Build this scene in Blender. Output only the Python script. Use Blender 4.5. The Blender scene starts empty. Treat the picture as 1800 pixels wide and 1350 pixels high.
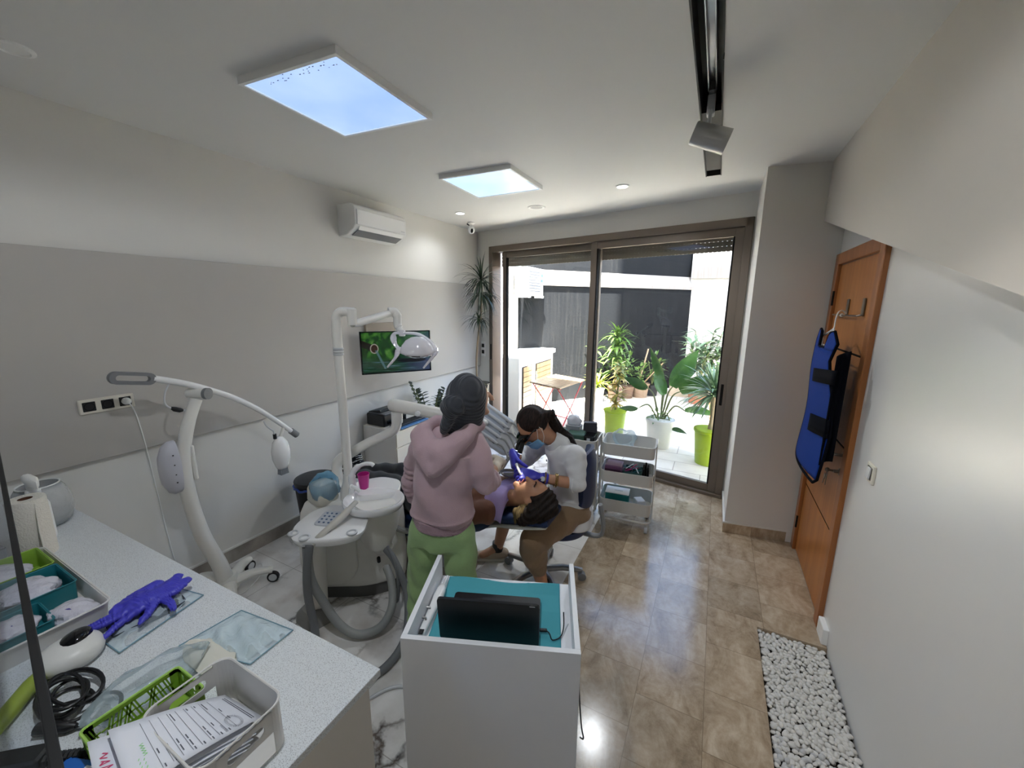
import bpy, math, random
import numpy as np
from mathutils import Vector, Matrix
PI = math.pi
scene = bpy.context.scene
COL = scene.collection

# ------------------------------------------------------------------ camera
EYE = Vector((0.0, 0.0, 1.9))
YAW, PITCH, ROLL = math.radians(27.13), math.radians(11.34), math.radians(0.355)
fwd = Vector((-math.sin(YAW)*math.cos(PITCH), math.cos(YAW)*math.cos(PITCH), -math.sin(PITCH)))
r0 = Vector((math.cos(YAW), math.sin(YAW), 0)); u0 = r0.cross(fwd)
rgt = math.cos(ROLL)*r0 + math.sin(ROLL)*u0
upv = -math.sin(ROLL)*r0 + math.cos(ROLL)*u0
cam_data = bpy.data.cameras.new('camera')
cam_data.sensor_width = 36.0
cam_data.lens = 691.8/1800*36.0
cam_data.clip_start = 0.02
cam = bpy.data.objects.new('camera', cam_data)
cam.matrix_world = Matrix(((rgt.x, upv.x, -fwd.x, EYE.x), (rgt.y, upv.y, -fwd.y, EYE.y), (rgt.z, upv.z, -fwd.z, EYE.z), (0, 0, 0, 1)))
COL.objects.link(cam)
scene.camera = cam

# ------------------------------------------------------------------ sky, sun, exposure
world = bpy.data.worlds.new('sky'); scene.world = world
world.use_nodes = True
wn = world.node_tree.nodes; wl = world.node_tree.links
bg = wn['Background']
sky = wn.new('ShaderNodeTexSky')
sky.sky_type = 'NISHITA'; sky.sun_disc = False
sky.sun_elevation = math.radians(62); sky.sun_rotation = math.radians(150)
sky.air_density = 1.0; sky.dust_density = 2.0
wl.new(sky.outputs[0], bg.inputs[0])
bg.inputs[1].default_value = 0.34
sun_data = bpy.data.lights.new('sun', 'SUN')
sun_data.energy = 20.0; sun_data.angle = math.radians(0.6); sun_data.color = (1.0, 0.975, 0.94)
sun = bpy.data.objects.new('sun', sun_data); COL.objects.link(sun)
SUN_DIR = Vector((-0.05, 0.371, -0.927)).normalized()      # direction the light travels
sun.rotation_euler = SUN_DIR.to_track_quat('-Z', 'Y').to_euler()
sun.location = (2, 3, 9)
vs = scene.view_settings
vs.view_transform = 'Standard'; vs.look = 'None'; vs.gamma = 1.0; vs.use_curve_mapping = False
vs.exposure = 2.55
scene.cycles.use_denoising = True
scene.cycles.max_bounces = 10; scene.cycles.diffuse_bounces = 6; scene.cycles.glossy_bounces = 4
scene.cycles.transmission_bounces = 8; scene.cycles.transparent_max_bounces = 16
scene.cycles.sample_clamp_indirect = 6.0
scene.cycles.caustics_reflective = False; scene.cycles.caustics_refractive = False

# ------------------------------------------------------------------ materials
def mat(name, col, rough=0.5, metal=0.0, spec=0.5, bump=0.0, bscale=80.0, var=0.0, vscale=6.0, trans=0.0, alpha=1.0, coat=0.0, sheen=0.0, emit=None, estr=0.0, sss=0.0):
    m = bpy.data.materials.new(name); m.use_nodes = True
    nt = m.node_tree; b = nt.nodes['Principled BSDF']
    c = (col[0], col[1], col[2], 1.0)
    b.inputs['Base Color'].default_value = c
    b.inputs['Roughness'].default_value = rough
    b.inputs['Metallic'].default_value = metal
    b.inputs['Specular IOR Level'].default_value = spec
    if trans: b.inputs['Transmission Weight'].default_value = trans
    if alpha < 1: b.inputs['Alpha'].default_value = alpha
    if coat: b.inputs['Coat Weight'].default_value = coat
    if sheen: b.inputs['Sheen Weight'].default_value = sheen
    if sss:
        b.inputs['Subsurface Weight'].default_value = sss
        b.inputs['Subsurface Radius'].default_value = (0.012, 0.005, 0.003)
    if emit:
        b.inputs['Emission Color'].default_value = (*emit, 1); b.inputs['Emission Strength'].default_value = estr
    if bump or var:
        tc = nt.nodes.new('ShaderNodeTexCoord')
    if var:
        n = nt.nodes.new('ShaderNodeTexNoise'); n.inputs['Scale'].default_value = vscale; n.inputs['Detail'].default_value = 5
        nt.links.new(tc.outputs['Object'], n.inputs['Vector'])
        r = nt.nodes.new('ShaderNodeValToRGB')
        r.color_ramp.elements[0].position = 0.3; r.color_ramp.elements[1].position = 0.7
        r.color_ramp.elements[0].color = (*[max(0, v*(1-var)) for v in col], 1)
        r.color_ramp.elements[1].color = (*[min(1, v*(1+var)) for v in col], 1)
        nt.links.new(n.outputs[0], r.inputs[0]); nt.links.new(r.outputs[0], b.inputs['Base Color'])
    if bump:
        n2 = nt.nodes.new('ShaderNodeTexNoise'); n2.inputs['Scale'].default_value = bscale; n2.inputs['Detail'].default_value = 4
        nt.links.new(tc.outputs['Object'], n2.inputs['Vector'])
        bp = nt.nodes.new('ShaderNodeBump'); bp.inputs['Strength'].default_value = bump; bp.inputs['Distance'].default_value = 0.01
        nt.links.new(n2.outputs[0], bp.inputs['Height']); nt.links.new(bp.outputs[0], b.inputs['Normal'])
    return m

def S(r, g, b):                         # sRGB 0..255 to linear
    f = lambda v: (v/255/12.92) if v/255 <= 0.04045 else ((v/255+0.055)/1.055)**2.4
    return (f(r), f(g), f(b))

class NT:                               # small node-tree helper
    def __init__(self, m):
        self.nt = m.node_tree; self.b = self.nt.nodes['Principled BSDF']
    def n(self, t, **k):
        nd = self.nt.nodes.new(t)
        for a, v in k.items():
            if a in ('sc', 'de', 'di', 'ro', 'la'):
                key = {'sc': 'Scale', 'de': 'Detail', 'di': 'Distortion', 'ro': 'Roughness', 'la': 'Lacunarity'}[a]
                nd.inputs[key].default_value = v
            else: setattr(nd, a, v)
        return nd
    def l(self, a, b): self.nt.links.new(a, b)
    def math(self, op, a, b=None, c=None):
        nd = self.nt.nodes.new('ShaderNodeMath'); nd.operation = op
        for i, v in enumerate((a, b, c)):
            if v is None: continue
            if isinstance(v, (int, float)): nd.inputs[i].default_value = v
            else: self.l(v, nd.inputs[i])
        return nd.outputs[0]
    def ramp(self, src, stops, interp='LINEAR'):
        r = self.nt.nodes.new('ShaderNodeValToRGB'); r.color_ramp.interpolation = interp
        e = r.color_ramp.elements
        while len(e) < len(stops): e.new(0.5)
        for i, (p, c) in enumerate(stops):
            e[i].position = p; e[i].color = (*c, 1) if len(c) == 3 else c
        self.l(src, r.inputs[0]); return r.outputs[0]
    def mix(self, f, a, b, mode='MIX'):
        nd = self.nt.nodes.new('ShaderNodeMix'); nd.data_type = 'RGBA'; nd.blend_type = mode
        for s, v in ((nd.inputs[0], f), (nd.inputs[6], a), (nd.inputs[7], b)):
            if isinstance(v, (int, float)): s.default_value = v
            elif isinstance(v, tuple): s.default_value = (*v, 1)
            else: self.l(v, s)
        return nd.outputs[2]
    def pos(self):
        g = self.nt.nodes.new('ShaderNodeNewGeometry'); return g.outputs['Position']
    def obj(self):
        g = self.nt.nodes.new('ShaderNodeTexCoord'); return g.outputs['Object']
    def sep(self, v):
        s = self.nt.nodes.new('ShaderNodeSeparateXYZ'); self.l(v, s.inputs[0]); return s.outputs
    def bump(self, h, strength=0.3, dist=0.01):
        bp = self.nt.nodes.new('ShaderNodeBump'); bp.inputs['Strength'].default_value = strength; bp.inputs['Distance'].default_value = dist
        self.l(h, bp.inputs['Height']); self.l(bp.outputs[0], self.b.inputs['Normal'])

# ------------------------------------------------------------------ mesh builder
INV = {}
def V(*a): return Vector(a)
def frame_for(d):
    d = Vector(d).normalized()
    a = Vector((0, 0, 1)) if abs(d.z) < 0.9 else Vector((1, 0, 0))
    x = a.cross(d).normalized(); y = d.cross(x)
    return x, y, d
class MB:
    def __init__(self): self.v = []; self.f = []; self.mi = []; self.cur = 0; self.T = None
    def add(self, vs, fs):
        o = len(self.v)
        if self.T is not None: vs = [self.T @ Vector(p) for p in vs]
        self.v += [tuple(p) for p in vs]
        self.f += [tuple(i+o for i in f) for f in fs]
        self.mi += [self.cur]*len(fs)
        return self
    def box(self, c, s, rz=0.0, M3=None, bev=0.0):
        x, y, z = s[0]/2, s[1]/2, s[2]/2
        R3 = M3 if M3 is not None else Matrix.Rotation(rz, 3, 'Z')
        c = Vector(c)
        if bev <= 0:
            vs = [c + R3 @ Vector((sx*x, sy*y, sz*z)) for sx in (-1, 1) for sy in (-1, 1) for sz in (-1, 1)]
            fs = [(0, 1, 3, 2), (4, 6, 7, 5), (0, 4, 5, 1), (2, 3, 7, 6), (0, 2, 6, 4), (1, 5, 7, 3)]
            return self.add(vs, fs)
        b = min(bev, x*0.99, y*0.99, z*0.99)
        vs = []; idx = {}
        for sx in (-1, 1):
            for sy in (-1, 1):
                for sz in (-1, 1):
                    for k in range(3):
                        p = [sx*x, sy*y, sz*z]
                        for j in range(3):
                            if j != k: p[j] -= (sx, sy, sz)[j]*b
                        idx[(sx, sy, sz, k)] = len(vs); vs.append(c + R3 @ Vector(p))
        fs = []
        for k in range(3):
            a, bb = (k+1) % 3, (k+2) % 3
            for s_ in (-1, 1):
                q = []
                for (p1, p2) in ((-1, -1), (1, -1), (1, 1), (-1, 1)):
                    t = [0, 0, 0]; t[k] = s_; t[a] = p1; t[bb] = p2
                    q.append(idx[(*t, k)])
                fs.append(tuple(q if s_ > 0 else q[::-1]))
        for k in range(3):                      # edges along axis k
            a, bb = (k+1) % 3, (k+2) % 3
            for s1 in (-1, 1):
                for s2 in (-1, 1):
                    t0 = [0, 0, 0]; t1 = [0, 0, 0]
                    t0[k], t1[k] = -1, 1; t0[a] = t1[a] = s1; t0[bb] = t1[bb] = s2
                    q = [idx[(*t0, a)], idx[(*t1, a)], idx[(*t1, bb)], idx[(*t0, bb)]]
                    fs.append(tuple(q if s1*s2 < 0 else q[::-1]))
        for sx in (-1, 1):
            for sy in (-1, 1):
                for sz in (-1, 1):
                    q = [idx[(sx, sy, sz, k)] for k in range(3)]
                    fs.append(tuple(q if sx*sy*sz > 0 else q[::-1]))
        return self.add(vs, fs)
    def cyl(self, p0, p1, r0, r1=None, n=16, caps=True):
        r1 = r0 if r1 is None else r1
        p0, p1 = Vector(p0), Vector(p1); x, y, d = frame_for(p1-p0)
        vs = []
        for p, r in ((p0, r0), (p1, r1)):
            for i in range(n):
                a = 2*PI*i/n; vs.append(p + x*(r*math.cos(a)) + y*(r*math.sin(a)))
        fs = [(i, (i+1) % n, n+(i+1) % n, n+i) for i in range(n)]
        if caps: fs += [tuple(range(n))[::-1], tuple(range(n, 2*n))]
        return self.add(vs, fs)
    def lathe(self, prof, c=(0, 0, 0), n=24, axis=(0, 0, 1), closed=False, sx=1.0, sy=1.0):
        c = Vector(c); x, y, d = frame_for(axis)
        if axis == (0, 0, 1): x, y, d = Vector((1, 0, 0)), Vector((0, 1, 0)), Vector((0, 0, 1))
        vs = []; fs = []; m = len(prof)
        for r, h in prof:
            for i in range(n):
                a = 2*PI*i/n; vs.append(c + x*(sx*r*math.cos(a)) + y*(sy*r*math.sin(a)) + d*h)
        for j in range(m-1 if not closed else m):
            k = (j+1) % m
            for i in range(n):
                fs.append((j*n+i, j*n+(i+1) % n, k*n+(i+1) % n, k*n+i))
        if not closed:
            if prof[0][0] > 1e-5: fs.append(tuple(range(n))[::-1])
            if prof[-1][0] > 1e-5: fs.append(tuple(range((m-1)*n, m*n)))
        return self.add(vs, fs)
    def tube(self, pts, r, n=10, closed=False, caps=True, sy=1.0, up=None):
        pts = [Vector(p) for p in pts]; m = len(pts)
        rs = r if isinstance(r, (list, tuple)) else [r]*m
        vs = []; fs = []; x = None
        for j in range(m):
            if closed: d = pts[(j+1) % m]-pts[j-1]
            else: d = pts[min(j+1, m-1)]-pts[max(j-1, 0)]
            if d.length < 1e-9: d = Vector((0, 0, 1))
            d.normalize()
            if up is not None:
                x = Vector(up).cross(d); x = x.normalized() if x.length > 1e-6 else frame_for(d)[0]
            elif x is None: x = frame_for(d)[0]
            else:
                x = x - d*x.dot(d); x = x.normalized() if x.length > 1e-6 else frame_for(d)[0]
            y = d.cross(x)
            for i in range(n):
                a = 2*PI*i/n; vs.append(pts[j] + x*(rs[j]*math.cos(a)) + y*(rs[j]*sy*math.sin(a)))
        for j in range(m if closed else m-1):
            k = (j+1) % m
            for i in range(n): fs.append((j*n+i, j*n+(i+1) % n, k*n+(i+1) % n, k*n+i))
        if caps and not closed: fs += [tuple(range(n))[::-1], tuple(range((m-1)*n, m*n))]
        return self.add(vs, fs)
    def ball(self, c, r, n=16, m=10, M3=None):
        r = (r, r, r) if isinstance(r, (int, float)) else r
        c = Vector(c); R3 = M3 or Matrix.Identity(3); vs = []; fs = []
        vs.append(c + R3 @ Vector((0, 0, r[2])))
        for j in range(1, m):
            t = PI*j/m
            for i in range(n):
                a = 2*PI*i/n
                vs.append(c + R3 @ Vector((r[0]*math.sin(t)*math.cos(a), r[1]*math.sin(t)*math.sin(a), r[2]*math.cos(t))))
        vs.append(c + R3 @ Vector((0, 0, -r[2])))
        for i in range(n): fs.append((0, 1+i, 1+(i+1) % n))
        for j in range(m-2):
            for i in range(n):
                fs.append((1+j*n+i, 1+(j+1)*n+i, 1+(j+1)*n+(i+1) % n, 1+j*n+(i+1) % n))
        e = 1+(m-2)*n
        for i in range(n): fs.append((e+i, len(vs)-1, e+(i+1) % n))
        return self.add(vs, fs)
    def prism(self, poly, z0, z1, M4=None):     # poly counter-clockwise in xy
        n = len(poly); T = M4 or Matrix.Identity(4)
        vs = [T @ Vector((p[0], p[1], z0)) for p in poly] + [T @ Vector((p[0], p[1], z1)) for p in poly]
        fs = [tuple(range(n))[::-1], tuple(range(n, 2*n))] + [(i, (i+1) % n, n+(i+1) % n, n+i) for i in range(n)]
        return self.add(vs, fs)
    def loft(self, rings, closed=True, caps=True):
        n = len(rings[0]); vs = [p for r in rings for p in r]; fs = []
        for j in range(len(rings)-1):
            for i in range(n if closed else n-1):
                fs.append((j*n+i, j*n+(i+1) % n, (j+1)*n+(i+1) % n, (j+1)*n+i))
        if caps and closed: fs += [tuple(range(n))[::-1], tuple(range((len(rings)-1)*n, len(rings)*n))]
        return self.add(vs, fs)
    def grid(self, fn, nu, nv):
        vs = [fn(i/nu, j/nv) for j in range(nv+1) for i in range(nu+1)]
        fs = [(j*(nu+1)+i, j*(nu+1)+i+1, (j+1)*(nu+1)+i+1, (j+1)*(nu+1)+i) for j in range(nv) for i in range(nu)]
        return self.add(vs, fs)
    def quad(self, a, b, c, d): return self.add([a, b, c, d], [(0, 1, 2, 3)])
    def build(self, name, material, parent=None, smooth=35, sub=0, solid=0.0, bevel=0.0):
        vs = self.v
        if parent is not None and parent.name in INV:
            I = INV[parent.name]; vs = [I @ Vector(p) for p in vs]
        me = bpy.data.meshes.new(name); me.from_pydata([tuple(p) for p in vs], [], self.f); me.update()
        ms = material if isinstance(material, (list, tuple)) else [material]
        for m in ms: me.materials.append(m)
        if len(ms) > 1: me.polygons.foreach_set('material_index', self.mi)
        if smooth:
            me.polygons.foreach_set('use_smooth', [True]*len(me.polygons))
            if smooth < 180: me.set_sharp_from_angle(angle=math.radians(smooth))
        o = bpy.data.objects.new(name, me); COL.objects.link(o)
        if parent is not None:
            o.parent = parent
            if parent.name in INV: INV[o.name] = INV[parent.name]
        if solid:
            md = o.modifiers.new('thick', 'SOLIDIFY'); md.thickness = solid; md.offset = 0
        if bevel:
            md = o.modifiers.new('bevel', 'BEVEL'); md.width = bevel; md.segments = 2; md.limit_method = 'ANGLE'
        if sub:
            md = o.modifiers.new('sub', 'SUBSURF'); md.levels = sub; md.render_levels = sub
        return o

def tag(o, label, cat, group=None, kind=None):
    o['label'] = label; o['category'] = cat
    if group: o['group'] = group
    if kind: o['kind'] = kind
    return o
def thing(name, label, cat, loc=(0, 0, 0), rz=0.0, group=None, local=False):
    """Empty at the thing's base. Parts are given in world coordinates unless local=True."""
    o = bpy.data.objects.new(name, None); COL.objects.link(o)
    o.location = loc; o.rotation_euler = (0, 0, rz); o.empty_display_size = 0.05
    if not local: INV[o.name] = (Matrix.Translation(Vector(loc)) @ Matrix.Rotation(rz, 4, 'Z')).inverted()
    return tag(o, label, cat, group)
def struct(o): o['kind'] = 'structure'; return o
def dup(o, loc=None, rz=None, label=None, parent=None):
    c = o.copy(); COL.objects.link(c)
    if loc is not None: c.location = loc
    if rz is not None: c.rotation_euler = (0, 0, rz)
    if label: c['label'] = label
    if parent is not None: c.parent = parent
    for ch in list(o.children): dup(ch, parent=c)
    return c
def spline(pts, n=8):                   # Catmull-Rom through points
    P = [Vector(p) for p in pts]; out = []
    for i in range(len(P)-1):
        a = P[max(i-1, 0)]; b = P[i]; c = P[i+1]; d = P[min(i+2, len(P)-1)]
        for k in range(n):
            t = k/n
            out.append(0.5*((2*b) + (c-a)*t + (2*a-5*b+4*c-d)*t*t + (3*b-a-3*c+d)*t**3))
    out.append(P[-1]); return out
def rrect(w, h, r, n=5, cx=0.0, cy=0.0):
    out = []
    for (sx, sy, a0) in ((1, 1, 0), (-1, 1, 90), (-1, -1, 180), (1, -1, 270)):
        for k in range(n+1):
            a = math.radians(a0 + 90*k/n)
            out.append((cx+sx*(w/2-r)+r*math.cos(a), cy+sy*(h/2-r)+r*math.sin(a)))
    return out
def axes(x, y, z, o=(0, 0, 0)):         # matrix from three axis vectors and an origin
    x, y, z, o = Vector(x), Vector(y), Vector(z), Vector(o)
    return Matrix(((x.x, y.x, z.x, o.x), (x.y, y.y, z.y, o.y), (x.z, y.z, z.z, o.z), (0, 0, 0, 1)))
# ================================================================== the setting
HC = 2.885                       # ceiling height
XL = -3.06                       # left wall
XR = 0.735                       # right wall
YB = -2.6                        # wall behind the photographer
def wy(x): return 4.23 - 0.2*(x-0.23)            # window wall line in plan
WN = Vector((0.19612, 0.98058, 0))               # its outward normal
def W(x, z, off=0.0): return Vector((x, wy(x), z)) + WN*off

m_wall = mat('wall paint', S(214, 212, 207), 0.55, bump=0.04, bscale=300)
m_wallr = mat('satin wall paint', S(216, 216, 214), 0.30, spec=0.7, bump=0.06, bscale=5)
m_panel = mat('panel paint', S(180, 176, 170), 0.5, bump=0.03, bscale=300)
m_ceil = mat('ceiling paint', S(218, 218, 216), 0.7, bump=0.02, bscale=60)
m_ext = mat('rendered facade', S(225, 222, 214), 0.8, bump=0.1, bscale=40)

def slab(name, poly, z0, z1, m):
    return struct(MB().prism(poly, z0, z1).build(name, m, smooth=0))

# floor ------------------------------------------------------------
def marble_material():
    m = mat('veined marble tiles', (0.7, 0.7, 0.7), 0.16); t = NT(m)
    p = t.pos(); x, y, z = t.sep(p)
    n0 = t.n('ShaderNodeTexNoise', sc=1.4, de=6, ro=0.6); t.l(p, n0.inputs['Vector'])
    add = t.n('ShaderNodeVectorMath', operation='MULTIPLY_ADD'); t.l(n0.outputs['Color'], add.inputs[0])
    add.inputs[1].default_value = (0.9, 0.9, 0.9); t.l(p, add.inputs[2])
    v = t.n('ShaderNodeTexVoronoi', feature='DISTANCE_TO_EDGE', sc=1.9); t.l(add.outputs[0], v.inputs['Vector'])
    n1 = t.n('ShaderNodeTexNoise', sc=3.1, de=8, ro=0.62); t.l(p, n1.inputs['Vector'])
    w = t.math('MULTIPLY', v.outputs['Distance'], t.math('ADD', n1.outputs[0], 0.25))
    vein = t.ramp(w, [(0.0, (1, 1, 1)), (0.012, (0.75,)*3), (0.04, (0.12,)*3), (0.09, (0, 0, 0))])
    n2 = t.n('ShaderNodeTexNoise', sc=2.0, de=5); t.l(p, n2.inputs['Vector'])
    gate = t.ramp(n2.outputs[0], [(0.42, (0, 0, 0)), (0.58, (1, 1, 1))])
    f = t.mix(1.0, vein, gate, 'MULTIPLY')
    n3 = t.n('ShaderNodeTexNoise', sc=4.0, de=7); t.l(p, n3.inputs['Vector'])
    base = t.ramp(n3.outputs[0], [(0.3, S(196, 190, 184)), (0.5, S(226, 224, 221)), (0.7, S(236, 235, 233))])
    n4 = t.n('ShaderNodeTexNoise', sc=7.0, de=6); t.l(p, n4.inputs['Vector'])
    vc = t.ramp(n4.outputs[0], [(0.35, S(40, 38, 40)), (0.65, S(112, 98, 86))])
    col = t.mix(f, base, vc)
    # fine joints of 0.6 x 1.2 slabs
    jx = t.math('ABSOLUTE', t.math('SUBTRACT', t.math('FRACT', t.math('DIVIDE', t.math('ADD', x, 0.18), 0.6)), 0.5))
    jy = t.math('ABSOLUTE', t.math('SUBTRACT', t.math('FRACT', t.math('DIVIDE', t.math('ADD', y, 0.25), 0.6)), 0.5))
    j = t.math('MAXIMUM', t.math('GREATER_THAN', jx, 0.4965), t.math('GREATER_THAN', jy, 0.4965))
    col = t.mix(t.math('MULTIPLY', j, 0.55), col, S(120, 112, 104))
    t.l(col, t.b.inputs['Base Color'])
    return m
def travertine_material():
    m = mat('beige travertine tiles', (0.4, 0.33, 0.25), 0.17); t = NT(m)
    p = t.pos(); x, y, z = t.sep(p)
    cx = t.math('DIVIDE', t.math('SUBTRACT', x, 0.122), 0.306)
    row = t.math('FLOOR', cx)
    cy = t.math('ADD', t.math('DIVIDE', y, 0.32), t.math('MULTIPLY', row, 0.43))
    cell = t.nt.nodes.new('ShaderNodeCombineXYZ'); t.l(row, cell.inputs[0]); t.l(t.math('FLOOR', cy), cell.inputs[1])
    wn_ = t.n('ShaderNodeTexWhiteNoise'); t.l(cell.outputs[0], wn_.inputs['Vector'])
    off = t.n('ShaderNodeVectorMath', operation='MULTIPLY_ADD'); t.l(wn_.outputs['Color'], off.inputs[0]); off.inputs[1].default_value = (7, 7, 7); t.l(p, off.inputs[2])
    st = t.n('ShaderNodeMapping'); st.inputs['Scale'].default_value = (2.2, 1.2, 1); st.inputs['Rotation'].default_value = (0, 0, 0.7); t.l(off.outputs[0], st.inputs['Vector'])
    n1 = t.n('ShaderNodeTexNoise', sc=3.2, de=9, ro=0.68, di=0.9); t.l(st.outputs[0], n1.inputs['Vector'])
    n2 = t.n('ShaderNodeTexNoise', sc=26, de=6, ro=0.7); t.l(off.outputs[0], n2.inputs['Vector'])
    s = t.math('ADD', t.math('MULTIPLY', n1.outputs[0], 0.72), t.math('MULTIPLY', n2.outputs[0], 0.28))
    col = t.ramp(s, [(0.30, S(118, 99, 78)), (0.46, S(163, 144, 120)), (0.58, S(186, 169, 146)), (0.75, S(206, 193, 172))])
    tone = t.math('ADD', t.math('MULTIPLY', wn_.outputs['Value'], 0.22), 0.86)
    col = t.mix(1.0, col, tone, 'MULTIPLY')
    jx = t.math('ABSOLUTE', t.math('SUBTRACT', t.math('FRACT', cx), 0.5)); jy = t.math('ABSOLUTE', t.math('SUBTRACT', t.math('FRACT', cy), 0.5))
    j = t.math('MAXIMUM', t.math('GREATER_THAN', jx, 0.494), t.math('GREATER_THAN', jy, 0.494))
    col = t.mix(t.math('MULTIPLY', j, 0.5), col, S(104, 88, 70))
    t.l(col, t.b.inputs['Base Color'])
    return m
m_marble, m_trav = marble_material(), travertine_material()
m_skirt = mat('grey brown veined skirting', S(150, 143, 134), 0.3, var=0.45, vscale=5)
XM = -0.78                       # edge between marble and travertine
XP, YP = 0.394, 2.505            # corner of the pebble bed
b = MB()
def fl(b, x0, y0, x1, y1): b.box(((x0+x1)/2, (y0+y1)/2, -0.06), (x1-x0, y1-y0, 0.12))
fl(b, XL-0.2, YB-0.2, XM, 4.0)
b.prism([(XL-0.2, 4.0), (XM, 4.0), (XM, wy(XM)+0.12), (XL-0.2, wy(XL-0.2)+0.12)], -0.12, 0)
b.cur = 1
fl(b, XM, YB-0.2, XP, 3.55); fl(b, XP, YP, XR+0.25, 3.9)
b.prism([(XM, 3.55), (XP, 3.55), (XP, wy(XP)+0.12), (XM, wy(XM)+0.12)], -0.12, 0)
o = b.build('floor', [m_marble, m_trav], smooth=0); struct(o)

# walls ------------------------------------------------------------
b = MB(); b.prism([(XL-0.2, YB-0.2), (XL, YB-0.2), (XL, wy(XL)), (XL-0.2, wy(XL-0.2))], -0.12, HC+0.1)
wall_left = struct(b.build('wall_left', m_wall, smooth=0))
b = MB(); b.prism([(XL-0.01, YB), (XL+0.04, YB), (XL+0.04, wy(XL)), (XL-0.01, wy(XL))], 1.031, 2.172)
struct(b.build('trim_1', m_panel, smooth=0, bevel=0.003))
b = MB()                          # skirtings in marble and travertine, with a white cap
b.prism([(XL-0.005, YB), (XL+0.014, YB), (XL+0.014, wy(XL)), (XL-0.005, wy(XL))], 0, 0.105)
b.cur = 1
b.prism([(XL-0.005, YB), (XL+0.016, YB), (XL+0.016, wy(XL)), (XL-0.005, wy(XL))], 0.105, 0.118)
struct(b.build('baseboard_left', [m_skirt, m_wall], smooth=0))
# window wall: strip left of the opening and lintel above it
WX0, WX1, WZ = -2.835, 0.215, 2.672
def wslab(b, x0, x1, z0, z1, o0, o1):
    a0, a1, c0, c1 = W(x0, 0, o0), W(x1, 0, o0), W(x1, 0, o1), W(x0, 0, o1)
    b.prism([(a0.x, a0.y), (a1.x, a1.y), (c0.x, c0.y), (c1.x, c1.y)], z0, z1)
b = MB(); wslab(b, XL-0.2, WX0, 0, HC+0.1, 0, 0.26); wslab(b, WX0, WX1, WZ, HC+0.1, 0, 0.26); wslab(b, WX1, 0.33, 0, HC+0.1, 0.0, 0.26)
struct(b.build('wall_back', m_wall, smooth=0))
# pilaster
b = MB(); b.prism([(0.225, 3.575), (XR+0.1, 3.665), (XR+0.1, 4.6), (0.225, wy(0.225)+0.26)], 0, HC+0.1)
struct(b.build('wall_pilaster', m_wall, smooth=0))
b = MB(); b.prism([(0.213, 3.56), (XR, 3.652), (XR, 3.7), (0.25, 3.62), (0.25, 4.2), (0.213, 4.2)], 0, 0.085)
b.cur = 1; b.prism([(0.211, 3.558), (XR, 3.65), (XR, 3.7), (0.25, 3.62), (0.25, 4.2), (0.211, 4.2)], 0.085, 0.097)
struct(b.build('baseboard_right', [m_trav, m_wall], smooth=0))
# right wall with the door recess left solid, sloping bulkhead over it
b = MB(); b.box((XR+0.1, (YB-0.2+3.7)/2, HC/2), (0.2, 3.9-YB, HC+0.25))
struct(b.build('wall_right', m_wallr, smooth=0))
zb = lambda y: 2.505-0.247*(3.676-y)
T = axes((0, 1, 0), (0, 0, 1), (1, 0, 0))
b = MB(); b.prism([(YB, zb(YB)), (3.665, zb(3.665)), (3.665, HC+0.02), (YB, HC+0.02)], 0.61, XR+0.02, T)
struct(b.build('trim_2', mat('bulkhead paint', S(204, 198, 189), 0.55), smooth=0))
# rear wall with an unseen opening added to let in fill light
b = MB()
b.box(((XL+XR)/2, YB-0.1, 2.65), (XR-XL+0.4, 0.2, 0.7)); b.box((-2.35, YB-0.1, 1.2), (1.8, 0.2, 2.6)); b.box((0.0, YB-0.1, 1.2), (1.9, 0.2, 2.6)); b.box((-1.25, YB-0.1, 0.85), (0.9, 0.2, 1.9))
struct(b.build('wall_rear', m_wall, smooth=0))
# ceiling with the black lighting slot cut out
TX0, TX1, TY1 = -0.178, -0.076, 3.625
b = MB()
def cslab(x0, x1, y0, z0): b.prism([(x0, y0), (x1, y0), (x1, wy(x1)+0.265), (x0, wy(x0)+0.265)], z0, HC+0.2)
cslab(XL-0.2, TX0, YB-0.2, HC); cslab(TX1, XR+0.3, YB-0.2, HC); cslab(TX0, TX1, TY1, HC); cslab(TX0-0.01, TX1+0.01, YB-0.2, HC+0.13)
struct(b.build('ceiling', m_ceil, smooth=0))

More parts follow.
